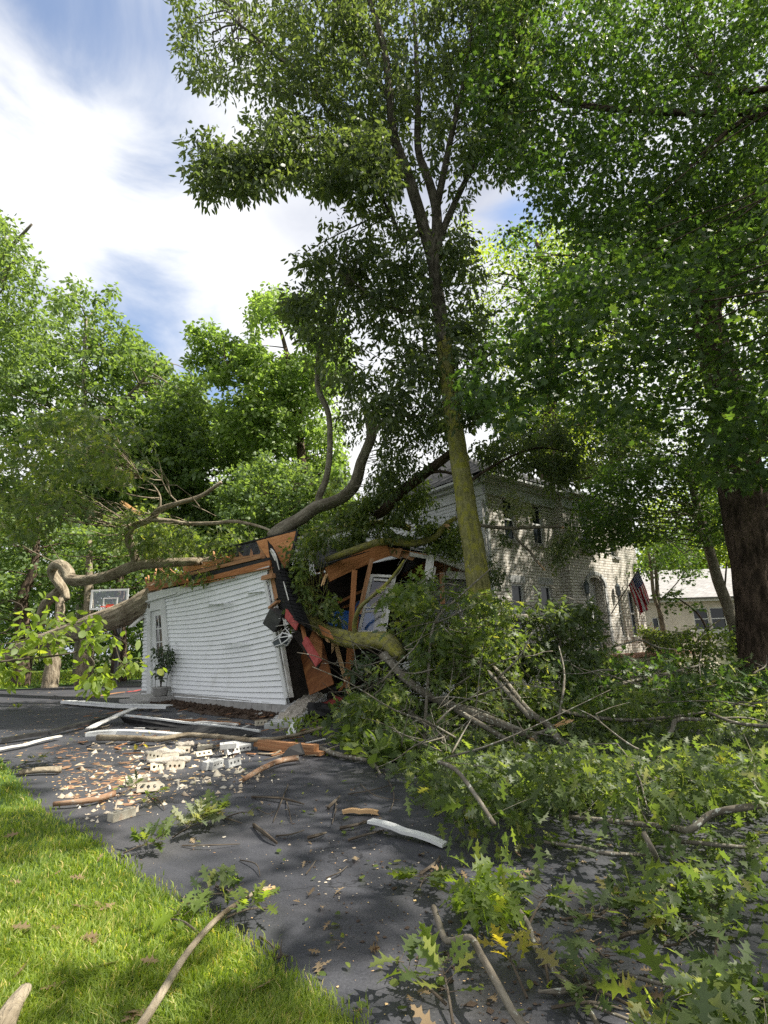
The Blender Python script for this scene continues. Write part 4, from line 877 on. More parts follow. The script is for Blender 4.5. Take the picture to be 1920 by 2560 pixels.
    x0 = np.array([-2.6, 14.6, 0]); x1 = np.array([-2.2, 16.6, 0]); x2 = np.array([1.2, 17.0, 0]); x3 = np.array([2.9, 15.0, 0])
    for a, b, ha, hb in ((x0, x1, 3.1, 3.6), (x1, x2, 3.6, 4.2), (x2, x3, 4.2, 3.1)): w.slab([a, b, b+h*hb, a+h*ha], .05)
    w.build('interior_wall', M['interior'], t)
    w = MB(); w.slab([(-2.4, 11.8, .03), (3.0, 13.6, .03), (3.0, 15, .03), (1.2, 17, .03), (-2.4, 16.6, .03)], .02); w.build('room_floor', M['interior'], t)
    # lower front wall of the room, mostly behind leaves
    w = MB(); a = ZP(960, 850, 12.6); b = np.array([2.85, 14.4, 0]); a[2] = 0; w.slab([a, b, b+h*1.2, a+h*1.1], .06); w.build('front_wall', M['siding_house'], t)
    # fallen contents
    r = np.random.default_rng(9)
    tp = MB(); c = ZP(590, 770, 13.0); V = []; F = []
    for i in range(9):
        for j in range(9):
            th = math.pi*i/8; ph = 2*math.pi*j/8; q = .27+.05*r.normal(); V.append(c+[q*math.sin(th)*math.cos(ph)*1.3, q*.7*math.sin(th)*math.sin(ph), .32*math.cos(th)])
            if i and j: F.append((9*i-9+j-1, 9*i-9+j, 9*i+j, 9*i+j-1))
    tp.add(V, F); o = tp.build('blue_tarp', M['blue_tarp'], None, False, origin=c); tag(o, 'crumpled blue tarp bundle inside the dark collapsed room', 'tarp')
    tp = MB(); c = ZP(740, 740, 13.3); V = []; F = []
    for i in range(7):
        for j in range(9):
            th = math.pi*i/6; ph = 2*math.pi*j/8; q = .3+.05*r.normal(); V.append(c+[q*math.sin(th)*math.cos(ph)*.8, q*.6*math.sin(th)*math.sin(ph), .5*math.cos(th)])
            if i and j: F.append((9*i-9+j-1, 9*i-9+j, 9*i+j, 9*i+j-1))
    tp.add(V, F); o = tp.build('blue_coat', M['blue_tarp'], None, False, origin=c); tag(o, 'dark blue cloth bundle seen behind the leaning white window', 'cloth')
room()
# ------------------------------------------------------------------ standing trees
def px_line(pts): return [P(x, y, Y) for x, y, Y in pts]
def trees():
    # centre tree, mossy trunk
    b = P(1190, 1480, 11.0); base = np.array([b[0]+.12, 11.0, 0])
    tr = [base-[0, 0, .2]] + px_line([(1192, 1440, 11.0), (1172, 1300, 11.0), (1150, 1150, 11.05), (1125, 1000, 11.1), (1108, 850, 11.2), (1092, 720, 11.3), (1083, 640, 11.4)])
    limbs = [(tr[:6], [.28, .235, .218, .208, .196, .18]), ([tr[4]*.03+tr[5]*.97]+tr[5:], [.179, .178, .17, .165, .16][:len(tr[5:])+1]),
        (px_line([(1083, 650, 11.4), (1050, 540, 11.3), (1020, 440, 11.2), (985, 340, 11.1), (975, 250, 11.0), (960, 120, 10.9), (930, 20, 10.8), (900, -80, 10.7)]), [.17, .155, .14, .12, .11, .09, .07, .04]),
        (px_line([(1088, 640, 11.4), (1092, 540, 11.6), (1075, 460, 11.7), (1045, 370, 11.9), (1045, 250, 12.1), (1040, 120, 12.3), (1030, -40, 12.5)]), [.17, .14, .12, .1, .09, .07, .04]),
        (px_line([(1092, 520, 11.6), (1110, 430, 11.5), (1130, 330, 11.4), (1160, 200, 11.2), (1180, 60, 11)]), [.1, .09, .08, .06, .04]),
        (px_line([(1098, 600, 11.5), (1140, 500, 11.8), (1200, 390, 12.0), (1270, 320, 12.2), (1340, 240, 12.4)]), [.1, .08, .07, .06, .03]),
        (px_line([(985, 440, 11.2), (930, 370, 11), (840, 300, 10.8), (760, 200, 10.6), (680, 130, 10.4), (600, 60, 10.2)]), [.1, .08, .06, .05, .04, .02]),
        (px_line([(1000, 430, 11.2), (940, 380, 10.6), (860, 350, 10.2), (740, 350, 9.8), (640, 440, 9.5)]), [.09, .07, .05, .04, .02]),
        (px_line([(1060, 570, 11.3), (1010, 600, 11), (980, 540, 10.8), (955, 490, 10.7), (950, 430, 10.6)]), [.06, .05, .04, .03, .02]),
        (px_line([(975, 250, 11), (900, 130, 10.9), (850, 30, 10.8), (820, -60, 10.7)]), [.09, .07, .05, .03]),
        (px_line([(1080, 760, 11.3), (1010, 780, 11), (930, 740, 10.8), (880, 700, 10.6)]), [.06, .05, .03, .02])]
    gapsky = None
    c1 = crown_pts([(445, -40), (455, 120), (440, 230), (520, 260), (600, 190), (640, 300), (530, 340), (490, 400), (520, 470), (600, 490), (700, 440), (780, 480), (860, 530), (900, 430), (1000, 470), (1180, 480), (1330, 400), (1330, -60), (700, -120)], 9.6, 12.8, 860, 11, .05, 1.0)
    c1b = crown_pts([(700, -60), (1330, -60), (1300, 420), (1000, 420), (800, 380), (700, 200)], 9.6, 12.8, 560, 12, -.08, 1.0)
    c2 = crown_pts([(790, 560), (860, 500), (1000, 480), (1140, 520), (1200, 700), (1230, 900), (1180, 1080), (1050, 1080), (900, 1060), (800, 960), (730, 850), (740, 720), (780, 640)], 10.0, 12.6, 640, 13, -.12, 1.2)
    c3 = crown_pts([(455, 330), (560, 300), (760, 300), (1000, 330), (980, 470), (860, 500), (720, 440), (600, 500), (490, 480)], 9.0, 10.6, 300, 14, -.1, 1.0)
    tree('tall_shade_tree', 'tall shade tree with thick yellow-mossed trunk standing before the collapsed room', 'tree', base, limbs, [c1, c1b, c2, c3], 'leaf_ash', 'bark_moss', 'lance', .185, 24, .34, tw=420, twr=.026, seg=48, droop=.6, ridge=.035, clearpx=6, bm2='bark_trunk')
    # great dark trunk at the right edge
    b = G(1880, 1692); b = np.array([8.3, 13.0, 0]); b = P(1936, 1700, 13.0); base = np.array([b[0], 13.0, 0])
    limbs = [([base-[0, 0, .3]] + px_line([(1922, 1610, 13), (1897, 1450, 13), (1868, 1300, 13), (1847, 1170, 13), (1815, 1000, 13.1), (1770, 800, 13.2), (1740, 600, 13.3)]), [.72, .62, .58, .55, .52, .45, .38, .3]),
        (px_line([(1828, 1180, 13), (1880, 1130, 12.6), (1935, 1060, 12.2), (1990, 960, 12)]), [.3, .25, .22, .2]),
        (px_line([(1770, 800, 13.2), (1850, 600, 12.6), (1900, 400, 12), (1950, 250, 11.5)]), [.25, .2, .15, .1])]
    c = crown_pts([(1250, 560), (1500, 500), (1960, 500), (2300, 500), (2300, 1130), (1960, 1150), (1760, 1180), (1600, 1160), (1450, 1060), (1330, 900)], 11.0, 16.5, 1150, 21, -.35, .7)
    c_ = crown_pts([(1960, 300), (2700, 200), (2700, 1200), (2100, 1250), (1960, 1150)], 12, 22, 900, 23, -.5, .6)
    tree('massive_tree', 'massive tree with furrowed dark brown trunk at the right edge of the yard', 'tree', base, limbs, [c, c_], 'leaf_maple', 'bark_dark', 'maple', .17, 17, .55, tw=160, twr=.035, seg=110, lump=.03, sunleaf=True, ridge=.085)
    # near maple whose boughs hang into the upper right
    base = np.array([7.6, 6.2, 0])
    limbs = [([base-[0, 0, .2], base+[0, .1, 2.5], base+[-.1, .2, 5.5], base+[-.2, .3, 8.5], base+[0, .3, 11]], [.34, .28, .24, .18, .1])]
    for (x, y, Y), (x2, y2, Y2), (x3, y3_, Y3) in (((1990, 180, 9.5), (1830, 230, 10), (1770, 190, 10.4)), ((2000, 260, 9.2), (1860, 300, 9.6), (1740, 400, 10)), ((1960, 260, 9.5), (1500, 270, 10.5), (1280, 205, 11.2))):
        limbs.append(([base+[0, .2, max(2.2, P(x, y, Y)[2]-1)], P(x, y, Y), P(x2, y2, Y2), P(x3, y3_, Y3)], [.13, .09, .07, .03]))
    sky = [(1300, 500), (1370, 520), (1340, 600), (1290, 590)]
    cA = crown_pts([(1200, -60), (1960, -60), (1960, 640), (1700, 700), (1500, 640), (1400, 560), (1330, 480), (1200, 420), (1160, 200)], 9.3, 12.5, 2300, 31, -.75, .9, avoid=sky)
    cB = crown_pts([(1960, 500), (1960, 1240), (1800, 1200), (1600, 1060), (1400, 980), (1260, 1060), (1150, 1000), (1160, 900), (1300, 760), (1480, 620), (1700, 600)], 7.0, 10.0, 900, 32, -.35, .9)
    cC = crown_pts([(1960, -400), (3300, -500), (3300, 1300), (2500, 1350), (1960, 1150)], 4.2, 10.5, 1100, 33, -.6, .6)
    cD = crown_pts([(1200, -700), (3300, -900), (2700, -60), (1200, -60)], 6.0, 11, 700, 34, -.6, .6)
    tree('leafy_maple', 'leafy maple whose dark boughs hang over the upper right of the yard', 'tree', base, limbs, [cA, cB, cC, cD], 'leaf_maple', 'bark_dark', 'maple', .165, 18, .34, tw=150, twr=.02, seg=14, droop=.55, sunleaf=True)
    cE = crown_box((3.2, -4, 4.0), (14, 8.5, 12.5), 2900, 35, .0, .75); base = np.array([9.5, 1.0, 0])  # unseen crown added out of frame to shade the drive and heap
    limbs = [([base, base+[0, .2, 4], base+[-.4, .4, 8], base+[-.5, .4, 11]], [.3, .24, .16, .06])]
    tree('added_shade_tree', 'added maple out of view beyond the right edge, to shade the drive', 'tree', base, limbs, [cE], 'leaf_maple', 'bark_dark', 'dia', .2, 13, .36, tw=120, twr=.02, seg=14, sunleaf=True)
    # slender tree in front of the tan house
    base = G(1862, 1668); base = np.array([*P(1862, 1668, 16)[:2], 0])
    limbs = [([base-[0, 0, .1]]+px_line([(1845, 1600, 16), (1820, 1520, 16), (1795, 1450, 16), (1778, 1390, 16), (1760, 1320, 16), (1735, 1240, 16), (1715, 1150, 16.1)]), [.2, .16, .15, .15, .14, .13, .11, .08]),
             (px_line([(1810, 1500, 16), (1815, 1430, 15.8), (1818, 1400, 15.7)]), [.03, .025, .01]), (px_line([(1800, 1550, 16), (1760, 1580, 15.7), (1740, 1620, 15.5)]), [.03, .02, .01])]
    c = crown_pts([(1500, 1180), (1600, 1140), (1780, 1150), (1850, 1290), (1790, 1370), (1720, 1330), (1640, 1370), (1560, 1340), (1500, 1370), (1440, 1300)], 13.5, 17, 560, 41, -.3, .9)
    tree('slender_maple', 'slender leaning maple in front of the tan house', 'tree', base, limbs, [c], 'leaf_maple', 'bark_grey', 'maple', .15, 18, .38, tw=80, twr=.02, seg=12)
    # twin saplings right of the flag
    base = P(1668, 1590, 19); base = np.array([*base[:2], 0])
    limbs = [([base]+px_line([(1660, 1580, 19), (1645, 1500, 19), (1640, 1430, 19), (1632, 1390, 19)]), [.11, .09, .08, .06, .04]), (px_line([(1655, 1540, 19), (1635, 1490, 18.9), (1628, 1420, 18.8), (1622, 1380, 18.8)]), [.07, .06, .05, .03]), (px_line([(1650, 1500, 19), (1690, 1460, 18.8), (1740, 1390, 18.6)]), [.03, .02, .01])]
    c = crown_pts([(1600, 1360), (1700, 1340), (1760, 1380), (1740, 1440), (1680, 1420), (1640, 1460), (1600, 1440)], 18, 20.5, 130, 42, -.3, 1.2)
    tree('twin_stem_sapling', 'twin stemmed sapling growing right of the flag', 'tree', base, limbs, [c], 'leaf_maple', 'bark_grey', 'maple', .14, 13, .4, tw=40, twr=.015, seg=8)
    c = crown_pts([(1560, 1500), (1640, 1490), (1720, 1540), (1660, 1560), (1600, 1560)], 17.5, 18.5, 40, 43)
    base = np.array([*P(1690, 1640, 17)[:2], 0])
    tree('dogwood_sapling', 'small dark branching sapling before the grey tub', 'tree', base, [([base]+px_line([(1768, 1620, 17), (1765, 1570, 17), (1740, 1530, 17), (1700, 1500, 17), (1680, 1490, 17)]), [.04, .04, .035, .03, .02, .01])], [crown_pts([(1650, 1480), (1720, 1480), (1740, 1520), (1680, 1530)], 16.5, 17.5, 26, 44)], 'leaf_maple', 'bark_dark', 'maple', .14, 8, .2, tw=16, twr=.012)
    # background woods, each tree its own crown
    BG = 'trees at the back of the yard'
    def bt(name, label, x, Y, limbs_px, crowns, lm, tpl, leaf, nper, cr, **k):
        bs = np.array([*P(x, 1660, Y)[:2], 0]); lb = [([bs-[0, 0, .2]]+px_line(limbs_px[0]), list(np.linspace(k.pop('r0', .4), .1, len(limbs_px[0])+1)))]+[(px_line(l), list(np.linspace(.16, .05, len(l)))) for l in limbs_px[1:]]
        return tree(name, label, 'tree', bs, lb, crowns, lm, k.pop('bm', 'bark_grey'), tpl, leaf, nper, cr, BG, **k)
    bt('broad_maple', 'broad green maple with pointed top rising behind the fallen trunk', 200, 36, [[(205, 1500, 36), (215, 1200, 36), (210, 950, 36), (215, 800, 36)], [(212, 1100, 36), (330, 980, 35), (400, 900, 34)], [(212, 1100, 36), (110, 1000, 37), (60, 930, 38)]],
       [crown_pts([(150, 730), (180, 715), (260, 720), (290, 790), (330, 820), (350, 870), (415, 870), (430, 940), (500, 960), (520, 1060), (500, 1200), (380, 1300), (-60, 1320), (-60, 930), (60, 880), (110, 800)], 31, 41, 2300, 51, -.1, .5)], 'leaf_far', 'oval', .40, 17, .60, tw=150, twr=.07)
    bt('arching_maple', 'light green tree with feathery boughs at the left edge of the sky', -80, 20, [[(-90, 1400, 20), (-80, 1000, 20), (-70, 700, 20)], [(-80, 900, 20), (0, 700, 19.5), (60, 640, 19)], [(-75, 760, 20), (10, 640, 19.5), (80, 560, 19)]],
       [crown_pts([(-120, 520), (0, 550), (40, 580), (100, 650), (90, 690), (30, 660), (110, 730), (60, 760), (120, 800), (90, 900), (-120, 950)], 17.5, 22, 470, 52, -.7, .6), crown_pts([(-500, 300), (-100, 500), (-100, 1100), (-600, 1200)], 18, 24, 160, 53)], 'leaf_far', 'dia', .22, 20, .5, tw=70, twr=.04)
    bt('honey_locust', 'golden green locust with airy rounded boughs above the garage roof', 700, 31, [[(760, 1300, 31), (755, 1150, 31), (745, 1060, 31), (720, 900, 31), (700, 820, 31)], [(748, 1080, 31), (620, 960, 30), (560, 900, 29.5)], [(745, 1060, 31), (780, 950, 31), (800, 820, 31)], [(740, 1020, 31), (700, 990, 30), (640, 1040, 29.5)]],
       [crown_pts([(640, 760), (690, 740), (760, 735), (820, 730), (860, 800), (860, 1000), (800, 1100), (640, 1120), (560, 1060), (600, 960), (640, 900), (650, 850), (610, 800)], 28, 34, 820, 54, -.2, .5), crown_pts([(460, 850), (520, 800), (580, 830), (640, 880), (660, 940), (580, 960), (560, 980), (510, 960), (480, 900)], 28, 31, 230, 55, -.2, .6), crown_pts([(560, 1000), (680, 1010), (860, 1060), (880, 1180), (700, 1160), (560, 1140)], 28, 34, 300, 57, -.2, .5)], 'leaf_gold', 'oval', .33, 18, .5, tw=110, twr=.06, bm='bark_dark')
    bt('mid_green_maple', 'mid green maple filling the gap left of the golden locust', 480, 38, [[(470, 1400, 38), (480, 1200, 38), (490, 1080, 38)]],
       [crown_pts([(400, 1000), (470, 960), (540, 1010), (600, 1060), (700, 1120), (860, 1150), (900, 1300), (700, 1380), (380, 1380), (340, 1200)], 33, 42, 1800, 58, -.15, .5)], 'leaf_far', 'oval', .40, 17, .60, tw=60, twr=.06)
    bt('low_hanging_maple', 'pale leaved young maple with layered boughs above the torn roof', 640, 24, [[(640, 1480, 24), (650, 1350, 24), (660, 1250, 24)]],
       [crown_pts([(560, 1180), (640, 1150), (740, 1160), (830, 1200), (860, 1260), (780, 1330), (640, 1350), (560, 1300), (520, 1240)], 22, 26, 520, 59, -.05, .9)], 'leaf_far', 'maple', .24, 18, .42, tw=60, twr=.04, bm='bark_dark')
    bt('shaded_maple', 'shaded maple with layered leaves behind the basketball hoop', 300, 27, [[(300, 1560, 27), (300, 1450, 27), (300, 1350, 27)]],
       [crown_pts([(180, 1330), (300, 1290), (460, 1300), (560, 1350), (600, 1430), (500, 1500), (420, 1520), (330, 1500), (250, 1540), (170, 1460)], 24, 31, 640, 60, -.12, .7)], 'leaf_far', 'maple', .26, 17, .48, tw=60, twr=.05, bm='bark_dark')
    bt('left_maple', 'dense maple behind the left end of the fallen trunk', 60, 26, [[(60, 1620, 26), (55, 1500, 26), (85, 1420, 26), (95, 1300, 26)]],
       [crown_pts([(-80, 1250), (100, 1280), (200, 1320), (230, 1400), (150, 1500), (100, 1440), (0, 1560), (-80, 1600)], 24, 31, 620, 61, -.12, .7)], 'leaf_far', 'maple', .26, 17, .48, tw=60, twr=.05, bm='bark_dark', r0=.45)
    bt('trunk_tree', 'grey trunked tree rising just left of the hoop', 215, 25, [[(215, 1640, 25), (220, 1560, 25), (222, 1450, 25), (225, 1350, 25)]], [], 'leaf_far', 'dia', .2, 1, 1, bm='bark_fallen', r0=.42)
    bt('trunk_tree', 'straight trunked tree directly behind the left edge of the hoop', 132, 24, [[(135, 1640, 24), (148, 1560, 24), (150, 1480, 24), (150, 1400, 24)]], [], 'leaf_far', 'dia', .2, 1, 1, bm='bark_fallen', r0=.36)
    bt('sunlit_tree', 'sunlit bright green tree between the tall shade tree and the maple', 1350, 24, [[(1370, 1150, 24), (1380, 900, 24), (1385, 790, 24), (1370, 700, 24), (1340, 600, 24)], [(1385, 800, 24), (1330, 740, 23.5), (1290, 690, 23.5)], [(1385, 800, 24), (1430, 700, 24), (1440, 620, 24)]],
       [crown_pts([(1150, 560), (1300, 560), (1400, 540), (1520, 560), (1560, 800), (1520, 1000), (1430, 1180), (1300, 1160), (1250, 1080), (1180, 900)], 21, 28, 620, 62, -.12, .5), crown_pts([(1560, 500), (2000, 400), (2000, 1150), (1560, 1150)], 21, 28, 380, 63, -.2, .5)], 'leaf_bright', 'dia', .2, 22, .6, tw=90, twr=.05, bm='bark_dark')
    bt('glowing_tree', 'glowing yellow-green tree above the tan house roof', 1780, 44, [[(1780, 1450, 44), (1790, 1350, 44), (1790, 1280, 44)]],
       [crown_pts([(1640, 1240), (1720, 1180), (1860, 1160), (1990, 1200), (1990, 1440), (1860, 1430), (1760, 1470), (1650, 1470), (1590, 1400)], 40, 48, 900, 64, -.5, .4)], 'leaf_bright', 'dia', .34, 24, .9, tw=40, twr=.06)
    bt('tree_behind_house', 'tall grey trunked tree standing behind the brick house roof', 1410, 27, [[(1410, 1300, 27), (1405, 1200, 27), (1400, 1120, 27), (1385, 1000, 27)]],
       [crown_pts([(1180, 1010), (1300, 980), (1500, 1020), (1660, 1060), (1690, 1180), (1560, 1230), (1470, 1200), (1400, 1180), (1320, 1160), (1220, 1180)], 24, 30, 560, 65, -.1, .6)], 'leaf_ash', 'lance', .3, 22, .6, tw=60, twr=.05, r0=.5)
    # far wood closing the view at eye level
    c = crown_pts([(-700, 1150), (900, 1250), (900, 1680), (-700, 1700)], 50, 60, 3600, 71, -.9, .1)
    p, d, n, s, ti = spray(c, 20, 1.4, .6); tag(leaf_mesh('distant_wood', p, d, n, s, 'dia', 'leaf_far', None, ti), kind='stuff')
    c = crown_pts([(1500, 1380), (2700, 1200), (2700, 1640), (1500, 1660)], 52, 60, 900, 72, -.9, .1)
    p, d, n, s, ti = spray(c, 20, 1.4, .6); tag(leaf_mesh('distant_wood', p, d, n, s, 'dia', 'leaf_bright', None, ti), kind='stuff')
trees()
# ------------------------------------------------------------------ fallen wood
CLEAR = []
def bough(name, label, cat, limbs, bmat, foliage=None, group=None, seg=12, broken=None, twn=0, twr=.012, lump=.07, ridge=0, clear=True, rs=.68, wild=0):
    """limbs: [(points, radii)]; foliage: list of (centres, n per, radius, leaf size, template, material, flat, droop)"""
    t = thing(name, limbs[0][0][0], label, cat, group); mb = MB(); sk = []
    for i, (p, r) in enumerate(limbs):
        if np.ndim(r) == 0 or len(r) != len(p): r = list(np.linspace(r[0], r[-1], len(p)))
        r = [q_*rs for q_ in r]
        mb.tube(p, r, seg if i == 0 else max(6, seg//2), lump, True, 4, i, ridge if i == 0 else 0); sk += densify(p)
        if clear: CLEAR.append((np.array(densify(p, 10)), float(np.mean(r))))
    if wild:
        cc = np.concatenate([f[0] for f in foliage]); rw = np.random.default_rng(len(cc)+int(abs(sk[0][0])*100))
        for k_ in range(wild):
            c0 = cc[rw.integers(len(cc))]
            if c0[1] < 4.6: continue
            a_ = rw.uniform(0, 6.28); L_ = rw.uniform(.5, 1.5); dv = np.array([math.cos(a_), math.sin(a_), rw.uniform(-.1, .45)])*L_/4; up_ = np.array([0, 0, rw.uniform(.05, .25)])
            pts_ = [c0+up_]
            for _ in range(4): dv = dv+rw.normal(size=3)*L_*.05; pts_.append(pts_[-1]+dv)
            pts_ = [np.array([*p_[:2], max(.02, p_[2])]) for p_ in pts_]; r0 = rw.uniform(.007, .016); mb.tube(pts_, list(np.linspace(r0, .003, 5)), 6, .1, True, 3); CLEAR.append((np.array(densify(pts_[:4], 6)), .014))
            q0 = pts_[2]; mb.tube([q0, q0+rw.normal(size=3)*.12+[0, 0, .05], q0+rw.normal(size=3)*.2+[0, 0, .1]], [r0*.5, r0*.4, .002], 5, .05, False, 2)
    if foliage and twn: twigs(mb, sk, np.concatenate([f[0] for f in foliage]), twn, twr, 6)
    mb.build('limb', M[bmat], t, True)
    for b in (broken or []):
        m = MB(); a, c, w = b; a = np.array(a); c = np.array(c)
        for k in range(7): m.beam(a+rng.normal(size=3)*w*.25, c+rng.normal(size=3)*w*.35, w*.35, w*.2, jag=w*.9)
        m.build('broken_end', M['wood_fresh'], t)
    for f in (foliage or []):
        p, d, n, s, ti = spray(f[0], f[1], f[2], f[3], f[6] if len(f) > 6 else .8, f[7] if len(f) > 7 else .5)
        ok = p[:, 2] > .01
        lp = to_px(p)
        for cp, cr_ in CLEAR:
            if cr_ < .013: continue
            b = to_px(cp); w_ = FPX*cr_/cp[:, 1]*1.0+7
            for k_ in range(len(cp)): ok &= ~((np.abs(lp[:, 0]-b[k_, 0]) < w_[k_]) & (np.abs(lp[:, 1]-b[k_, 1]) < w_[k_]) & (p[:, 1] < cp[k_, 1]+.1) & (p[:, 1] > cp[k_, 1]-1.6))
        if f[4] == 'oak' and len(p) > 200:
            u_ = rng.random(len(p)); a_ = ok & (u_ < .22); leaf_mesh('leaves', p[a_], d[a_], n[a_], s[a_]*.8, 'maple', f[5], t, ti[a_])
            a_ = ok & (u_ > .90); leaf_mesh('leaves', p[a_], d[a_], -n[a_], s[a_]*.9, 'oak', 'leaf_pale', t, ti[a_]); ok = ok & (u_ >= .22) & (u_ <= .90)
        leaf_mesh('leaves', p[ok], d[ok], n[ok], s[ok], f[4], f[5], t, ti[ok])
    return t
def GZ(px, py, z): return G(px, py, z)
def c2(x, y): return x*.2411, 1400+y*.2411
def fallen():
    PL = px_line
    bough('fallen_tree', 'thick fallen tree trunk slanting from the garage to the lower left, with twisted broken limbs', 'fallen tree',
        [(PL([(420, 1470, 17.4), (362, 1508, 17.4), (313, 1535, 17.8), (240, 1560, 18.4), (169, 1584, 19.2), (60, 1622, 20.6), (0, 1648, 21.6), (-90, 1675, 22.5)]), [.5, .52, .5, .47, .44, .40, .38, .36]),
         (PL([(100, 1560, 18.8), (112, 1512, 18.3), (146, 1478, 17.6), (150, 1462, 17.4)]), [.22, .2, .19, .16]),
         (PL([(168, 1498, 17.2), (160, 1478, 17.3), (147, 1458, 17.3), (133, 1438, 17.3), (131, 1420, 17.2), (145, 1411, 17.0), (162, 1417, 16.8), (172, 1434, 16.6), (177, 1449, 16.5), (217, 1450, 16.3), (278, 1437, 16.2), (341, 1414, 16.0), (405, 1408, 15.6), (500, 1404, 15.0)]), [.10, .17, .2, .2, .2, .19, .19, .22, .23, .2, .2, .22, .19, .14]),
         (PL([(341, 1414, 16), (334, 1380, 15.8), (322, 1350, 15.6), (330, 1318, 15.4), (376, 1299, 15.2), (399, 1275, 15.0), (446, 1258, 14.8), (503, 1240, 14.6), (553, 1205, 14.4)]), [.18, .16, .15, .13, .12, .11, .09, .08, .06]),
         (PL([(376, 1299, 15.2), (430, 1303, 15), (470, 1309, 14.8), (540, 1308, 14.4), (590, 1304, 14.0), (660, 1320, 13.6), (700, 1342, 13.3)]), [.10, .08, .07, .065, .06, .045, .02]),
         (PL([(399, 1275, 15), (400, 1240, 14.9), (380, 1210, 14.8), (350, 1195, 14.8)]), [.05, .035, .02, .01]), (PL([(446, 1258, 14.8), (420, 1230, 14.7), (405, 1200, 14.7)]), [.03, .02, .01]), (PL([(480, 1262, 14.7), (510, 1275, 14.5), (540, 1290, 14.4)]), [.02, .015, .01])],
        'bark_fallen', [(crown_pts([(340, 1260), (420, 1310), (560, 1320), (690, 1330), (640, 1420), (560, 1440), (470, 1460), (400, 1420), (330, 1400), (280, 1330)], 13.6, 16.5, 260, 81, -.35, 1.2), 14, .33, .19, 'oak', 'leaf_oak'),
                        (crown_pts([(0, 1090), (60, 1060), (110, 1040), (180, 1010), (260, 1030), (370, 1060), (400, 1110), (380, 1180), (300, 1230), (230, 1200), (200, 1290), (110, 1330), (-40, 1330), (-60, 1120)], 11.5, 15, 330, 82, -.2, 1.1), 12, .34, .21, 'oak', 'leaf_oak', .7, .7)],
        seg=80, ridge=.06, rs=.8, broken=[(P(345, 1283, 15.1), P(312, 1262, 15.0), .16)], twn=120, twr=.018, lump=.05)
    bough('fallen_limb', 'tall arching mossy limb standing broken on top of the crushed garage', 'fallen limb',
        [(PL([(680, 1345, 13.0), (700, 1327, 13.1), (748, 1299, 13.2), (790, 1268, 13.3), (820, 1259, 13.3), (852, 1245, 13.3), (880, 1220, 13.3), (894, 1192, 13.3), (902, 1158, 13.3), (914, 1128, 13.3), (930, 1088, 13.2), (927, 1052, 13.2), (942, 1031, 13.1), (958, 1040, 13.0)]), [.24, .25, .24, .24, .23, .23, .24, .24, .22, .2, .21, .22, .17, .12]),
         (PL([(800, 1262, 13.3), (797, 1242, 13.3), (816, 1196, 13.2), (825, 1124, 13.1), (822, 1037, 13.0), (797, 975, 12.9), (793, 920, 12.8), (801, 859, 12.7), (835, 782, 12.5), (859, 714, 12.4), (880, 640, 12.3)]), [.15, .14, .13, .12, .11, .12, .09, .08, .07, .05, .02]),
         (PL([(930, 1088, 13.2), (950, 1060, 13), (975, 1030, 12.8), (1000, 980, 12.6)]), [.07, .05, .04, .02]), (PL([(797, 975, 12.9), (830, 960, 12.8), (850, 955, 12.7)]), [.05, .04, .02])],
        'bark_grey', [(crown_pts([(830, 1020), (900, 980), (1000, 1000), (1120, 1050), (1130, 1150), (1060, 1200), (980, 1230), (920, 1200), (940, 1120), (880, 1080)], 11.8, 13.6, 330, 83, -.35, 1.2), 15, .33, .14, 'lance', 'leaf_ash', .8, .8)], seg=40, ridge=.04, broken=[(P(940, 1040, 13.1), P(944, 1022, 13.1), .15)], twn=60, twr=.015)
    bough('fallen_limb', 'dark limb propped from the tall mossy trunk down to the house side wall', 'fallen limb',
        [(PL([(940, 1290, 13.6), (960, 1276, 13.5), (1008, 1226, 13.2), (1057, 1187, 12.9), (1114, 1143, 12.4), (1140, 1120, 12.0)]), [.15, .19, .2, .19, .17, .15]), (PL([(1057, 1187, 12.9), (1100, 1178, 12.7), (1150, 1190, 12.5)]), [.08, .06, .05])],
        'bark_dark', [(crown_pts([(900, 1200), (960, 1180), (1060, 1200), (1080, 1260), (1000, 1290), (960, 1340), (860, 1340), (800, 1300), (790, 1240), (850, 1180)], 12.4, 14, 330, 84, -.3, 1.3), 14, .3, .15, 'oak', 'leaf_oak', .8, .7)], twn=30)
    bough('fallen_log', 'mossy log lying across the shingles of the collapsed roof', 'fallen log',
        [(PL([(815, 1400, 12.2), (850, 1388, 12.3), (880, 1378, 12.4), (953, 1354, 12.8), (1031, 1358, 13.1), (1085, 1345, 13.3), (1105, 1322, 13.3), (1118, 1308, 13.2), (1142, 1294, 13.1)]), [.10, .12, .13, .14, .13, .12, .10, .09, .08]), (PL([(760, 1340, 14.5), (823, 1330, 14.4), (880, 1316, 14.4), (983, 1309, 14.2), (1025, 1322, 14)]), [.12, .17, .17, .16, .12])],
        'bark_moss', [(crown_pts([(850, 1300), (1000, 1290), (1130, 1300), (1150, 1340), (1140, 1390), (1080, 1370), (1000, 1340), (930, 1345), (860, 1370), (840, 1300), (960, 1230), (1100, 1230)], 12.6, 14.2, 480, 85, -.3, 1.3), 14, .28, .15, 'oak', 'leaf_oak', .7, .6)], seg=16, broken=[(P(1112, 1312, 13.1), P(1122, 1316, 13.0), .08)], twn=30)
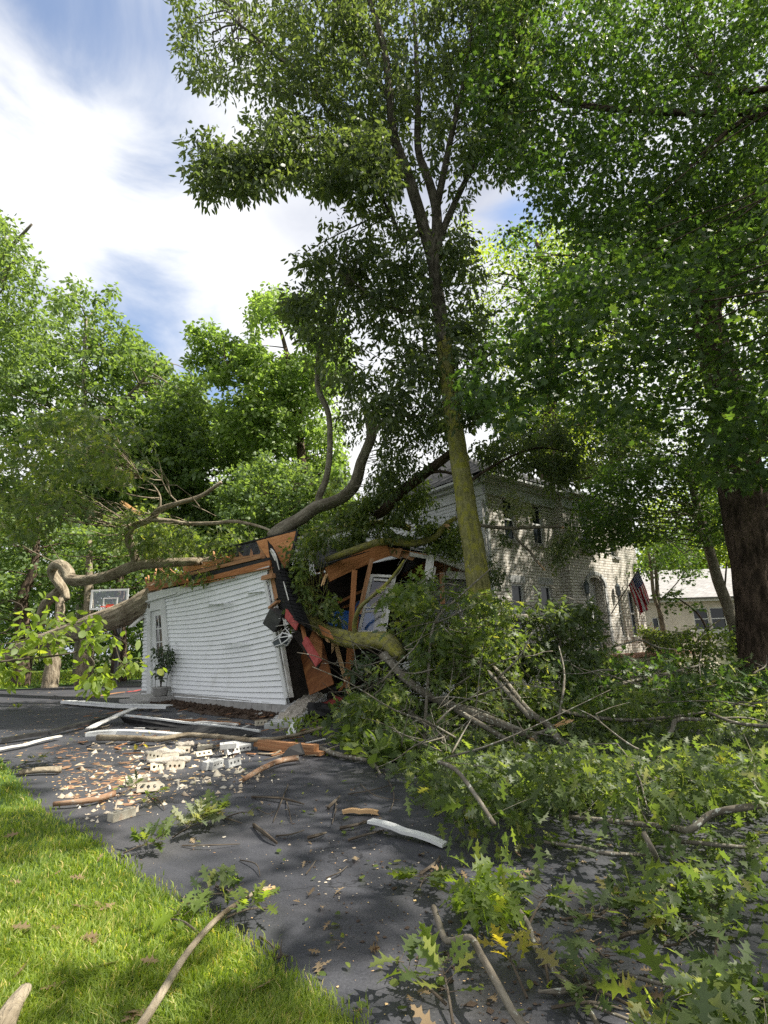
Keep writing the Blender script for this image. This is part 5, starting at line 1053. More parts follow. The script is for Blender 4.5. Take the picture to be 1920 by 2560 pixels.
    bough('broken_branch', 'broken leafy branch caught level before the brick house front', 'fallen branch',
        [(PL([(1180, 1305, 12.2), (1200, 1313, 12.3), (1270, 1321, 12.5), (1340, 1318, 12.7), (1404, 1317, 12.9)]), [.05, .06, .065, .06, .05]), (PL([(1280, 1322, 12.5), (1297, 1353, 12.5), (1325, 1379, 12.6), (1340, 1402, 12.6), (1358, 1421, 12.6)]), [.03, .045, .045, .04, .03]), (PL([(1325, 1379, 12.6), (1340, 1360, 12.6), (1346, 1340, 12.6)]), [.02, .015, .01]), (PL([(1356, 1415, 12.6), (1385, 1395, 12.6), (1410, 1380, 12.6)]), [.02, .02, .01])],
        'bark_grey', [(crown_pts([(1205, 1275), (1240, 1255), (1300, 1250), (1330, 1265), (1320, 1300), (1260, 1315), (1215, 1320)], 12.2, 12.9, 34, 86, -.9), 10, .2, .15, 'oak', 'leaf_pale'), (crown_pts([(1250, 1325), (1300, 1325), (1310, 1360), (1260, 1350)], 12.2, 12.7, 16, 87, -.9), 10, .18, .14, 'oak', 'leaf_ash'),
                      (crown_pts([(1370, 1330), (1415, 1325), (1425, 1370), (1405, 1420), (1375, 1400)], 12.4, 13, 38, 88, -.9), 13, .2, .13, 'oak', 'leaf_ash', 1, .6)], broken=[(P(1345, 1405, 12.6), P(1360, 1424, 12.6), .05), (P(1395, 1316, 12.9), P(1406, 1317, 12.9), .06)], twn=20, twr=.01)
    c = crown_pts([(1200, 1120), (1260, 1060), (1420, 1080), (1440, 1160), (1420, 1240), (1380, 1250), (1350, 1180), (1290, 1180), (1250, 1200), (1215, 1180)], 12.4, 13.8, 320, 89, -.15, 1.2)
    c2_ = crown_pts([(1205, 1420), (1245, 1400), (1250, 1440), (1225, 1470), (1205, 1450)], 12.3, 12.8, 22, 90, -.9)
    bough('broken_branch', 'hanging leafy branch draped over the corner of the house cornice', 'fallen branch', [(PL([(1142, 1250, 11.6), (1180, 1200, 12), (1260, 1150, 12.8), (1340, 1120, 13.1), (1420, 1130, 13.4)]), [.07, .06, .05, .04, .02])], 'bark_dark', [(c, 14, .3, .15, 'lance', 'leaf_ash', .8, .8), (c2_, 12, .2, .15, 'oak', 'leaf_ash', 1, .7)], twn=40)
    # limb that punched through the corner of the garage
    bough('fallen_limb', 'mossy limb lying through the torn opening between garage and room', 'fallen limb',
        [([ZP(330, 735, 12.4), ZP(420, 790, 11.8), ZP(520, 840, 11.2), ZP(640, 885, 10.7), ZP(790, 890, 10.2), ZP(900, 900, 9.9), ZP(960, 950, 9.6), ZP(1010, 1010, 9.4)], [.13, .16, .17, .18, .18, .19, .17, .12]),
         ([ZP(685, 850, 10.5), ZP(680, 770, 10.4), ZP(715, 665, 10.2), ZP(800, 585, 10.0), ZP(900, 500, 9.8), ZP(980, 400, 9.7), ZP(1025, 330, 9.6)], [.055, .055, .05, .04, .04, .03, .015])],
        'bark_moss', [(crown_pts([z3(275, 400), z3(330, 200), z3(330, 560), z3(400, 700), z3(520, 560), z3(620, 680), z3(560, 780), z3(350, 820), z3(270, 680)], 10.8, 11.6, 84, 91, -.9), 11, .2, .15, 'oak', 'leaf_oak', 1, .7),
                      (crown_pts([z3(250, 130), z3(420, 60), z3(480, 200), z3(420, 330), z3(330, 420), z3(260, 560), z3(240, 330)], 11.3, 12.2, 90, 92, -.9), 11, .22, .14, 'oak', 'leaf_oak', 1, .7)], seg=18, broken=[(ZP(440, 830, 11.6), ZP(525, 865, 11.2), .16), (ZP(465, 490, 11.0), ZP(485, 440, 11.0), .07)], twn=50, rs=.88)
def q(x, y): return 860+x*.639, 1500+y*.639
def pile():
    def L_(pts, r0, r1): return ([GZ(*q(x, y), z) for x, y, z in pts], list(np.linspace(r0, r1, len(pts))))
    def region(poly, n, h, seed, pw=1.0, sun=False):
        r = np.random.default_rng(seed); poly = np.array(poly, float); lo, hi = poly.min(0), poly.max(0); out = []
        while sum(map(len, out)) < n:
            x = r.uniform(lo[0], hi[0], n*3); y = r.uniform(lo[1], hi[1], n*3); ok = inpoly(x, y, poly); x = x[ok]; y = y[ok]; z = h*r.random(len(x))**pw
            d = _f[None]+_r[None]*((x-960)/FPX)[:, None]-_u[None]*((y-1280)/FPX)[:, None]; p = EY + d*((z-EYE)/d[:, 2])[:, None]; p = p[p[:, 1] < 14]; out.append(p)
        return np.concatenate(out)[:n]
    T = []
    bough('lichen_branch', 'long bare lichen-spotted branch sweeping down from the mossy limb across the leaf pile', 'fallen branch',
        [([P(960, 1640, 9.4), P(975, 1655, 9.2), P(1007, 1692, 8.9), P(1071, 1738, 8.4), P(1135, 1764, 8.0), P(1218, 1796, 7.6), P(1325, 1840, 7.2), P(1338, 1850, 7.15)], [.13, .085, .088, .09, .08, .085, .07, .045]), ([P(1135, 1764, 8.0), P(1180, 1768, 7.8), P(1245, 1792, 7.5)], [.03, .02, .01]),
         ([P(1140, 1775, 7.9), P(1218, 1820, 7.4), P(1295, 1864, 7.0), P(1345, 1890, 6.8), P(1422, 1915, 6.6), P(1486, 1947, 6.3)], [.06, .05, .045, .04, .04, .02]), ([P(1325, 1838, 7.2), P(1360, 1828, 7.3), P(1385, 1812, 7.4)], [.04, .03, .02]), ([P(1130, 1880, 7.0), P(1115, 1790, 7.6), P(1135, 1640, 8.0), P(1120, 1560, 8.3)], [.013, .014, .012, .006])], 'bark_lichen', seg=16, broken=[(P(1328, 1846, 7.15), P(1340, 1853, 7.12), .05)])
    bough('lichen_branch', 'grey branch crossing the leaf pile from upper left to the right edge', 'fallen branch',
        [([P(1235, 1670, 8.6), P(1269, 1711, 8.2), P(1320, 1775, 7.7), P(1371, 1813, 7.4), P(1410, 1858, 7.0), P(1500, 1871, 6.9), P(1627, 1877, 6.8), P(1716, 1896, 6.6)], [.06, .06, .062, .07, .065, .045, .04, .02]),
         ([P(1639, 1868, 6.8), P(1680, 1826, 7.0), P(1691, 1800, 7.2), P(1750, 1799, 7.2)], [.04, .045, .045, .035]), ([P(1600, 1876, 6.8), P(1700, 1866, 6.8), P(1790, 1872, 6.7), P(1925, 1900, 6.4)], [.04, .04, .05, .05]), ([P(1480, 1877, 6.8), P(1525, 1935, 6.4), P(1563, 1973, 6.1)], [.035, .03, .025]),
         ([P(1410, 1870, 7.0), P(1425, 1905, 6.7), P(1470, 1945, 6.4), P(1560, 2000, 6.0)], [.04, .03, .03, .02]), ([P(1396, 1806, 7.5), P(1411, 1692, 7.9), P(1397, 1615, 8.2)], [.03, .025, .01])], 'bark_lichen', seg=14, broken=[(P(1830, 1880, 6.6), P(1925, 1898, 6.4), .07), (P(1392, 1812, 7.3), P(1425, 1802, 7.3), .05)])
    # leafy boughs, each with wood and leaves of its own
    def lb(label, limbs, polys, bm='bark_lichen', lm='leaf_oak', n=60, h=.7, seed=1, size=.16, per=9, cr=.2, tw=25, sun=False, tpl='oak', Y=None, fl=.8, dr=.35, name='fallen_bough', wild=9):
        cs = []
        for k, po in enumerate(polys): cs.append(crown_pts(po, Y[0], Y[1], n, seed+k, -.45, 1.5) if Y else region(po, n, h, seed+k))
        cs = np.concatenate(cs)
        return bough(name, label, 'fallen bough', limbs, bm, [(cs, per, cr, size, tpl, lm, fl, dr)], 'leafy boughs heaped on the drive', seg=10, twn=tw, twr=.010, wild=wild)
    lb('leafy oak bough rising highest beside the leaning white window', [([P(1060, 1860, 7.6), P(1070, 1700, 8), P(1085, 1560, 8.4), P(1150, 1490, 8.6), P(1235, 1415, 8.8)], [.04, .035, .03, .025, .012]), ([P(1085, 1560, 8.4), P(1130, 1540, 8.3), P(1210, 1500, 8.2), P(1290, 1470, 8.2)], [.02, .015, .01, .006]), ([P(1140, 1713, 8), P(1218, 1666, 7.9), P(1294, 1640, 7.8)], [.02, .018, .01])],
        [[(975, 1470), (1060, 1440), (1160, 1470), (1240, 1490), (1290, 1520), (1250, 1600), (1120, 1600), (1000, 1560)], [(960, 1560), (1100, 1560), (1250, 1600), (1240, 1720), (1000, 1700)]], Y=(7.8, 9.6), n=210, seed=101, size=.165, per=10, lm='leaf_oak', wild=16)
    lb('mounded leafy bough heaped highest in front of the base of the mossy trunk', [([P(1330, 1800, 7.6), P(1240, 1700, 7.9), P(1160, 1620, 8.1), P(1100, 1560, 8.2)], [.05, .045, .03, .015]), ([P(1240, 1700, 7.9), P(1300, 1640, 7.8), P(1330, 1580, 7.8)], [.03, .02, .01])],
        [[(1010, 1620), (1100, 1560), (1240, 1560), (1340, 1620), (1400, 1720), (1380, 1800), (1200, 1780), (1060, 1730)], [(880, 1720), (1000, 1680), (1060, 1760), (1000, 1840), (880, 1830)]], Y=(7.6, 9.4), n=150, seed=107, size=.14, per=11, wild=14)
    lb('dark glossy leafy bough under the brick house lower windows', [([P(1400, 1780, 9), P(1390, 1680, 9.4), P(1400, 1600, 9.6), P(1350, 1560, 9.6)], [.05, .04, .03, .015]), ([P(1200, 1530, 9.2), P(1270, 1545, 9.2), P(1320, 1545, 9.1)], [.10, .10, .11])],
        [[(1250, 1600), (1330, 1520), (1420, 1500), (1480, 1540), (1520, 1600), (1500, 1660), (1380, 1700), (1270, 1680)]], Y=(8.8, 10.6), n=190, seed=111, size=.18, lm='leaf_ash', tpl='lance', per=11)
    lb('shadowed bough of dark leaves heaped between the flower urn and the massive trunk', [([P(1500, 1720, 9.5), P(1640, 1690, 10), P(1760, 1660, 10.4)], [.05, .04, .02]), ([P(1460, 1630, 11), P(1560, 1610, 11.3), P(1600, 1600, 11.4), P(1650, 1620, 11.5), P(1720, 1625, 11.6)], [.02, .03, .03, .03, .01])],
        [[(1380, 1670), (1520, 1640), (1700, 1650), (1860, 1660), (1960, 1700), (1960, 1790), (1700, 1780), (1500, 1790), (1380, 1760)]], Y=(8.4, 11.5), n=330, seed=121, size=.16, lm='leaf_maple', per=11)
    lb('leafy bough in the middle of the heap left of the bare crossing branch', [([P(1000, 1760, 8.4), P(1090, 1830, 7.7), P(1180, 1880, 7.2), P(1280, 1930, 6.6)], [.05, .045, .035, .02])],
        [[(870, 1800), (960, 1690), (1080, 1690), (1240, 1760), (1340, 1880), (1300, 1960), (1100, 1960), (960, 1900)]], Y=(6.6, 8.9), n=230, seed=131, size=.112, per=11)
    lb('broad leafy bough filling the heap right of the crossing branches', [([P(1340, 1760, 8.4), P(1460, 1790, 8), P(1600, 1800, 7.8), P(1760, 1780, 7.8)], [.05, .045, .035, .02]), ([P(1774, 1782, 7.6), P(1840, 1807, 7.4), P(1925, 1816, 7.2)], [.03, .035, .04]), ([P(1800, 1795, 7.5), P(1870, 1795, 7.5), P(1925, 1812, 7.4)], [.02, .02, .02])],
        [[(1240, 1700), (1400, 1720), (1700, 1720), (1960, 1740), (1960, 1880), (1700, 1880), (1480, 1860), (1330, 1820)]], Y=(7.0, 9.3), n=300, seed=141, size=.112, per=12)
    lb('leafy bough under the crossing branch at the right edge of the heap', [([P(1560, 1960, 6.0), P(1700, 1930, 6.2), P(1860, 1940, 6.1)], [.04, .03, .02]), ([GZ(1400, 2040, .1), GZ(1658, 2066, .18), GZ(1722, 2075, .28), GZ(1774, 2037, .35), GZ(1838, 2021, .4), GZ(1925, 2010, .4)], [.022, .026, .028, .028, .028, .028])],
        [[(1340, 1880), (1560, 1870), (1960, 1890), (1960, 1990), (1700, 1970), (1460, 1980), (1300, 1960)]], n=270, h=.5, seed=151, size=.108, per=10)
    lb('sunlit leafy bough spilling forward onto the asphalt near the fallen white strip', [([GZ(1236, 2060, .3), GZ(1190, 1990, .4), GZ(1140, 1925, .5), GZ(1095, 1905, .5)], [.018, .02, .022, .015]), ([P(1290, 1880, 6.8), P(1190, 1940, 6.4), P(1140, 1990, 6.0)], [.025, .02, .01])],
        [[(1010, 1870), (1160, 1880), (1240, 2000), (1160, 2010), (1040, 1980)], [(1110, 2080), (1230, 1960), (1380, 1960), (1380, 2030), (1280, 2070), (1180, 2060)]], n=42, h=.36, seed=161, size=.112, per=8, lm='leaf_oak')
    lb('drooping oak sprig cluster hanging low at the left front of the heap', [([P(1110, 1780, 7.6), P(1105, 1860, 7.0), P(1080, 1910, 6.7)], [.02, .018, .01])],
        [[(1020, 1900), (1120, 1860), (1160, 1920), (1150, 1990), (1080, 2010), (1030, 1960)]], Y=(5.9, 6.6), n=42, seed=171, size=.16, per=8, tw=12)
    lb('flat leafy bough lying forward between the two long bare sticks', [([GZ(1360, 2105, .1), GZ(1456, 2119, .1), GZ(1515, 2133, .15), GZ(1632, 2137, .12)], [.012, .014, .015, .012]), ([GZ(1610, 2085, .3), GZ(1632, 2125, .25), GZ(1652, 2168, .06)], [.024, .024, .02]), ([GZ(1665, 2105, .15), GZ(1690, 2140, .1), GZ(1720, 2165, .03)], [.015, .015, .012]), ([GZ(1680, 2102, .1), GZ(1780, 2110, .12), GZ(1900, 2122, .1)], [.018, .018, .012])],
        [[(1220, 2140), (1420, 2080), (1600, 2060), (1920, 2080), (1960, 2180), (1840, 2140), (1640, 2130), (1460, 2130), (1280, 2150)]], n=60, h=.12, seed=181, size=.11, per=6, cr=.14)
    lb('yellow-lit upright leafy tuft near the right hand stick', [([GZ(1285, 2290, .03), GZ(1260, 2240, .06), GZ(1240, 2200, .1)], [.012, .01, .006])], [[(1160, 2230), (1230, 2160), (1290, 2220), (1290, 2280), (1190, 2270)]], n=20, h=.2, seed=191, size=.13, per=7, cr=.09, lm='leaf_bright', tw=8)
    lb('large leafy bough in the bottom right corner of the drive', [([GZ(1560, 2435, .02), GZ(1480, 2460, .02), GZ(1430, 2470, .03), GZ(1345, 2480, .02)], [.012, .012, .01, .008]), ([GZ(1560, 2435, .02), GZ(1700, 2470, .1), GZ(1900, 2500, .15)], [.012, .01, .008])],
        [[(1620, 2490), (1720, 2440), (1960, 2460), (1960, 2600), (1640, 2600), (1580, 2550)], [(1640, 2450), (1760, 2430), (1960, 2440), (2200, 2500), (2200, 2700), (1700, 2700), (1540, 2600)]], n=34, h=.26, seed=201, size=.11, per=7, cr=.11, tw=26)
    lb('leafy bough lying flat at the right edge beyond the bare asphalt', [([GZ(1600, 2240, .03), GZ(1700, 2220, .05), GZ(1860, 2230, .05)], [.012, .01, .006])], [[(1590, 2180), (1740, 2150), (1900, 2180), (1960, 2240), (1860, 2290), (1720, 2250), (1640, 2300), (1600, 2260)]], n=48, h=.16, seed=211, size=.11, per=7, cr=.12, tw=14)
    lb('round vine covered bush of small grey-green leaves beside the mossy limb', [([P(900, 1830, 9.4), P(910, 1740, 9.6), P(960, 1640, 9.8)], [.04, .03, .02])], [[(870, 1690), (900, 1640), (960, 1600), (1010, 1590), (1010, 1700), (1000, 1800), (940, 1840), (880, 1830), (862, 1780), (850, 1720)], [(960, 1580), (1100, 1540), (1200, 1560), (1190, 1690), (1040, 1740), (980, 1700)]], Y=(9.0, 10.4), n=210, seed=221, size=.10, per=12, cr=.2, tpl='oval', lm='leaf_ivy', tw=30, bm='twig')
    # hostas and weeds at the corner of the bed
    c = region([(820, 1830), (850, 1740), (960, 1800), (1000, 1850), (960, 1900), (880, 1860)], 70, .25, 231)
    p, d, n, s, ti = spray(c, 12, .2, .17, .5, -.2); k = p[:, 2] > .01
    o = leaf_mesh('hosta_bed', p[k], d[k], n[k], s[k], 'oval', 'leaf_oak', None, ti[k]); tag(o, kind='stuff')
    c = region([(655, 1800), (740, 1790), (800, 1780), (830, 1830), (760, 1850), (690, 1830)], 22, .12, 233)
    p, d, n, s, ti = spray(c, 14, .12, .09, .8, -.5); k = p[:, 2] > .01
    tag(leaf_mesh('weeds', p[k], d[k], n[k], s[k], 'oval', 'leaf_bright', None, ti[k]), kind='stuff')
    # leaf mat covering the ground under the heap
    c = region([(860, 1840), (1000, 1760), (1300, 1700), (1960, 1700), (1960, 2030), (1500, 2000), (1200, 2030), (1070, 1960), (960, 1900)], 800, .10, 235)
    p, d, n, s, ti = spray(c, 11, .3, .13, .15, .05); p[:, 2] = np.abs(p[:, 2])+.01
    tag(leaf_mesh('leaf_litter', p, d, n, s, 'oak', 'leaf_ash', None, ti), kind='stuff')
    # shrubs and flowers behind the heap, right
    for nm, lab, po, Y, nn_, lm_, sz, sd in (('hydrangea_bush', 'hydrangea bush with pale flower heads in front of the tan house', [(1640, 1590), (1700, 1560), (1800, 1570), (1860, 1590), (1860, 1680), (1640, 1690)], (14.5, 17), 150, 'leaf_oak', .13, 241),
                                      ('hydrangea_bush', 'rounded green bush against the massive trunk, before the dark windows', [(1820, 1580), (1870, 1570), (1890, 1620), (1880, 1680), (1830, 1680)], (15.5, 17.5), 60, 'leaf_maple', .13, 243),
                                      ('garden_bush', 'small dark bush at the far right corner of the brick house', [(1620, 1600), (1670, 1570), (1700, 1620), (1680, 1680), (1620, 1690)], (16, 18), 60, 'leaf_ash', .12, 245)):
        cc = crown_pts(po, *Y, nn_, sd, -.9); b = cc.mean(0); b[2] = 0; t = thing(nm, b, lab, 'bush')
        mb = MB()
        for k in range(10): e = cc[rng.integers(len(cc))]; mb.tube([b, b*.5+e*.5+[0, 0, .1], e], [.02, .012, .005], 5, 0, False, 2)
        mb.build('stem', M['twig'], t); p, d, n, s, ti = spray(cc, 13, .28, sz); leaf_mesh('foliage', p, d, n, s, 'oval', lm_, t, ti)
        if 'hydrangea' in nm and sd == 241:
            fp = cc[:26]+[0, -.2, .12]; f = np.repeat(fp, 16, 0); f = f+unit(rng.normal(size=f.shape))*.09
            leaf_mesh('flowers', f, rng.normal(size=f.shape), rng.normal(size=f.shape), .05, 'dia', 'leaf_pale', t)
fallen(); pile()
# bright round-leaved branch in front of the fallen trunk
def redbud():
    pts = [P(-60, 1660, 6.6), P(40, 1650, 6.7), P(150, 1638, 6.9), P(230, 1622, 7), P(290, 1618, 7.1)]
    l = [(pts, [.022, .02, .016, .013, .011]), ([P(290, 1618, 7.1), P(300, 1650, 7.1), P(330, 1685, 7.1)], [.011, .008, .004]), ([P(210, 1628, 7), P(235, 1655, 7), P(228, 1680, 7)], [.01, .008, .004]), ([P(0, 1585, 7), P(25, 1570, 7), P(58, 1520, 7), P(25, 1500, 7)], [.014, .012, .01, .004]), ([P(-60, 1620, 6.8), P(60, 1600, 6.9), P(150, 1560, 7), P(260, 1580, 7.1), P(340, 1620, 7.1)], [.016, .013, .01, .008, .004])]
    cs = [crown_pts(po, 6.6, 7.5, n, s, -.9) for po, n, s in (([(70, 1500), (110, 1490), (145, 1530), (200, 1560), (300, 1560), (330, 1590), (200, 1640), (60, 1650), (20, 1590), (50, 1560)], 36, 301), ([(175, 1680), (230, 1660), (330, 1650), (365, 1640), (375, 1670), (300, 1690), (190, 1700)], 20, 302), ([(0, 1640), (60, 1650), (60, 1690), (0, 1710)], 9, 303), ([(-200, 1500), (20, 1560), (20, 1700), (-200, 1720)], 30, 305))]
    t = bough('round_leaved_branch', 'bright lime branch of round leaves reaching in front of the fallen trunk at the left', 'branch', l, 'twig', [(np.concatenate(cs), 7, .17, .135, 'oval', 'leaf_bright', .8, .5)], seg=8, twn=60, twr=.008)
redbud()
# ------------------------------------------------------------------ things on the drive
def stick(label, pts, r0, r1, bm='bark_grey', cat='stick', name='stick', broken=None, extra=None, group=None, foliage=None):
    l = [(pts, [q_*.82 for q_ in np.linspace(r0, r1, len(pts))])] + (extra or [])
    if not broken and not foliage:
        mb = MB()
        for i, (p, r) in enumerate(l): mb.tube(p, r if np.ndim(r) else [r]*len(p), 12 if i == 0 else 7, .09, True, 4, i)
        o = mb.build(name, M[bm], None, True, origin=pts[0]); return tag(o, label, cat, group)
    return bough(name, label, cat, l, bm, foliage, group, broken=broken, rs=1.0)
MARKS = [('the long peeling stick', 520, 2360), ('the white painted strip', 1010, 2078), ('the kinked bare branch', 1150, 2370), ('the short peeled log', 680, 1915), ('the lone pale brick', 304, 2046), ('the rotten log end', 30, 2520), ('the big pale green sprig', 440, 2090),
    ('the split piece of fresh wood', 900, 2029), ('the slim curved branch', 1340, 2370), ('the oak sprig below the white strip', 1075, 2190), ('the lichen covered stick', 870, 1892), ('the reddish log', 210, 2002), ('the lawn edge', 420, 2240), ('the bottom edge of the lawn', 640, 2540), ('the leaf heap front', 1230, 2230), ('the holed brick', 918, 1888)]
USED = {}
def near(what, adj, x, y):
    m = min(MARKS, key=lambda k: (k[1]-x)**2+(k[2]-y)**2); dx, dy = x-m[1], y-m[2]
    side = ('right of' if dx > 0 else 'left of') if abs(dx) > abs(dy) else ('just below' if dy > 0 else 'just above'); k = (what, adj, side, m[0]); USED[k] = USED.get(k, 0)+1
    w = ['', 'second ', 'third ', 'fourth ', 'fifth ', 'sixth '][min(5, USED[k]-1)]
    return f'{w}{adj} {what} lying {side} {m[0]}'
def debris():
    z = .03
    stick('long peeling stick pointing from the lawn out onto the asphalt', [G(330, 2600, .04), G(400, 2490, .05), G(470, 2380, .06), G(540, 2300, .07), G(600, 2255, .06), G(650, 2225, .05), G(679, 2220, .04)], .021, .010, 'bark_fallen', broken=[(G(660, 2226, .045), G(682, 2218, .04), .018)])
    stick('thick rotten log end at the lower left corner of the lawn', [G(0, 2580, .05), G(30, 2520, .05), G(62, 2475, .05)], .055, .03, 'bark_fallen', broken=[(G(55, 2488, .05), G(66, 2468, .05), .03)])
    stick('crooked pale branch with a kink standing on the drive', [G(1084, 2268, .05), G(1098, 2310, .045), G(1118, 2352, .04), G(1175, 2345, .13), G(1205, 2390, .16), G(1245, 2460, .14), G(1290, 2540, .1), G(1340, 2600, .08)], .0165, .016, 'bark_grey', cat='branch', name='bare_branch')
    stick('slim curved branch running down the drive to the right of the kinked one', [G(1284, 2260, .06), G(1320, 2310, .05), G(1340, 2370, .04), G(1385, 2425, .04), G(1440, 2480, .04), G(1500, 2570, .03)], .016, .011, 'bark_lichen', cat='branch', name='bare_branch', extra=[([G(1440, 2478, .04), G(1490, 2450, .04), G(1560, 2430, .05)], [.008, .007, .005]), ([G(1345, 2478, .02), G(1400, 2482, .02), G(1440, 2470, .03)], [.006, .006, .006]), ([G(1480, 2515, .03), G(1560, 2545, .03), G(1620, 2570, .03)], [.007, .006, .004])])
    stick('reddish bare log lying at the grass edge below the bricks', [G(135, 2010, .04), G(180, 2006, .05), G(240, 1998, .05), G(285, 1984, .05)], .024, .036, 'bark_red', cat='log', name='log')
    stick('short peeled log with orange bark in the middle of the drive', [G(610, 1948, .05), G(650, 1925, .06), G(700, 1903, .07), G(745, 1895, .07)], .03, .045, 'bark_red', cat='log', name='log', broken=[(G(618, 1944, .05), G(606, 1950, .04), .04)])
    stick('small bark covered log near the left lawn edge', [G(50, 1932, .04), G(95, 1926, .05), G(150, 1925, .05)], .04, .045, 'bark_fallen', cat='log', name='log')
    stick('long thin log stretching right across the rubble below the garage', [G(245, 1844, .08), G(320, 1845, .09), G(400, 1848, .09), G(470, 1838, .12), G(560, 1843, .14), G(640, 1850, .13), G(720, 1842, .12), G(815, 1818, .12)], .055, .03, 'bark_fallen', cat='log', name='log', foliage=[(np.array([G(350, 1850, .12), G(362, 1835, .18), G(375, 1842, .16), G(345, 1862, .05)]), 9, .1, .09, 'oak', 'leaf_yellow')])
    stick('lichen covered stick leading right from the loose planks', [G(800, 1872, .05), G(850, 1888, .05), G(900, 1898, .05), G(932, 1905, .05), G(950, 1935, .03)], .04, .015, 'bark_lichen')
    for lab, a, b, c_, w, mt, nm, cat in (
        ('long white trim board lying in front of the door step', (162, 1752, .10), (300, 1762, .12), (424, 1764, .14), .20, 'white_paint', 'trim_board', 'board'),
        ('long dark gutter lying across the left part of the drive', (0, 1852, .05), (120, 1832, .08), (290, 1790, .12), .12, 'metal_black', 'gutter', 'gutter'),
        ('white gutter pipe end at the left edge of the drive', (-30, 1880, .05), (60, 1862, .05), (150, 1840, .06), .09, 'white_dirty', 'gutter', 'gutter'),
        ('weathered grey plank propped on the gutter, tilted up to the right', (222, 1822, .05), (280, 1795, .15), (338, 1770, .25), .14, 'white_dirty', 'plank', 'plank'),
        ('bent white fascia strip with black back behind the long log', (300, 1787, .16), (460, 1806, .14), (650, 1828, .06), .05, 'white_paint', 'fascia_strip', 'trim strip'),
        ('crumpled bright white flashing just above the long log', (218, 1832, .05), (300, 1826, .06), (452, 1836, .05), .15, 'white_paint', 'flashing', 'flashing'),
        ('pale board lying behind the log at the rubble', (490, 1805, .06), (540, 1808, .06), (592, 1812, .06), .09, 'white_dirty', 'board', 'board'),
        ('thin orange lath on the rubble left of the small white bracket', (420, 1800, .03), (520, 1803, .04), (600, 1810, .05), .04, 'wood_raw', 'lath', 'lath'),
        ('long thin black pipe lying along the far edge of the drive', (0, 1725, .04), (180, 1722, .04), (356, 1716, .04), .07, 'metal_black', 'pipe', 'pipe'),
        ('orange splintered board beyond the white trim board', (220, 1744, .04), (260, 1738, .05), (310, 1730, .05), .08, 'wood_raw', 'splintered_board', 'board'),
        ('short pink board next to the garage wall base', (318, 1730, .05), (335, 1728, .05), (357, 1724, .05), .1, 'red_paint', 'board', 'board'),
        ('metallic grey gutter strip at the edge of the leaf pile', (900, 1850, .02), (930, 1860, .03), (985, 1880, .03), .12, 'white_dirty', 'gutter', 'gutter'),
        ('white painted strip lying slantwise on the open asphalt', (925, 2052, .07), (1010, 2078, .05), (1112, 2112, .02), .07, 'white_paint', 'trim_strip', 'trim strip'),
        ('small split piece of fresh wood on the asphalt above the white strip', (862, 2029, .02), (900, 2029, .03), (944, 2032, .02), .035, 'wood_fresh', 'wood_splinter', 'splinter')):
        t = MB(); pts = [G(*a), G(*b), G(*c_)]; h = .02 if mt != 'metal_black' else .06
        for p0, p1 in zip(pts[:-1], pts[1:]): t.beam(p0, p1, w, h if w > .05 else .03, jag=0 if 'white' in mt else .02, n=3, bow=.01)
        if mt == 'white_paint' and w > .1:
            for p0, p1 in zip(pts[:-1], pts[1:]): o_ = np.cross(unit(p1-p0), [0, 0, 1.])*w*.5; t.beam(p0+o_+[0, 0, -.035], p1+o_+[0, 0, -.035], .012, .05, n=2)
        tag(t.build(nm, M[mt], None, origin=pts[0]), lab, cat)
    # black membrane under the fascia strip
    m = MB(); a = [G(x, y, zz) for x, y, zz in ((300, 1792, .14), (400, 1801, .13), (500, 1812, .12), (600, 1822, .10), (650, 1832, .05), (600, 1846, .02), (480, 1838, .02), (380, 1822, .02), (310, 1806, .03))]
    m.slab(a[::-1], .01); tag(m.build('roofing_felt', M['black_felt'], None, origin=a[0]), 'black roofing felt sheet buckled under the bent white strip', 'roofing felt')
    m = MB(); a = [G(x, y, zz) for x, y, zz in ((722, 1868, .15), (752, 1856, .17), (762, 1884, .09), (728, 1896, .03), (703, 1890, .06))]
    m.slab(a[::-1], .015); tag(m.build('shingle_piece', M['black_felt'], None, origin=a[0]), 'torn black shingle draped over the orange planks', 'shingle')
    for lab, a, b, w, h, zz in (('upper orange plank of the pair lying right of the loose bricks', (640, 1856), (792, 1872), .09, .09, .09), ('lower orange plank of the pair, under the torn shingle', (650, 1868), (806, 1884), .09, .045, .04)):
        m = MB(); m.beam(G(*a, zz), G(*b, zz), w, h, jag=.02, n=2); tag(m.build('orange_plank', M['wood_raw'], None, origin=G(*a)), lab, 'plank')
    m = MB(); m.slab([G(714, 1842, .02), G(738, 1844, .02), G(741, 1808, .14), G(728, 1804, .15)], .06); m.slab([G(716, 1838, .05), G(722, 1842, .1), G(734, 1812, .2), G(728, 1808, .2)], .02)
    tag(m.build('white_bracket', M['white_paint'], None, origin=G(725, 1842)), 'small upturned white bracket on the rubble before the garage corner', 'bracket')
    # lumps of brickwork torn off the wall
    def brick_bm(mb, c, d, up, l=.205, h=.062, w=.085, holes=True):
        d = unit(np.array(d, float)); up = np.array(up, float); x = unit(np.cross(d, up)); up = np.cross(x, d)
        def fr(a, b_, z_): return c+d*a+x*b_+up*z_
        e = .004; V = []
        ring = [(-l/2+e, -w/2), (l/2-e, -w/2), (l/2, -w/2+e), (l/2, w/2-e), (l/2-e, w/2), (-l/2+e, w/2), (-l/2, w/2-e), (-l/2, -w/2+e)]
        hs = [-.07*l/.24, 0, .07*l/.24] if holes else []
        # block with three round core holes, built as four bars round each hole through its depth
        n = 8; r = .017
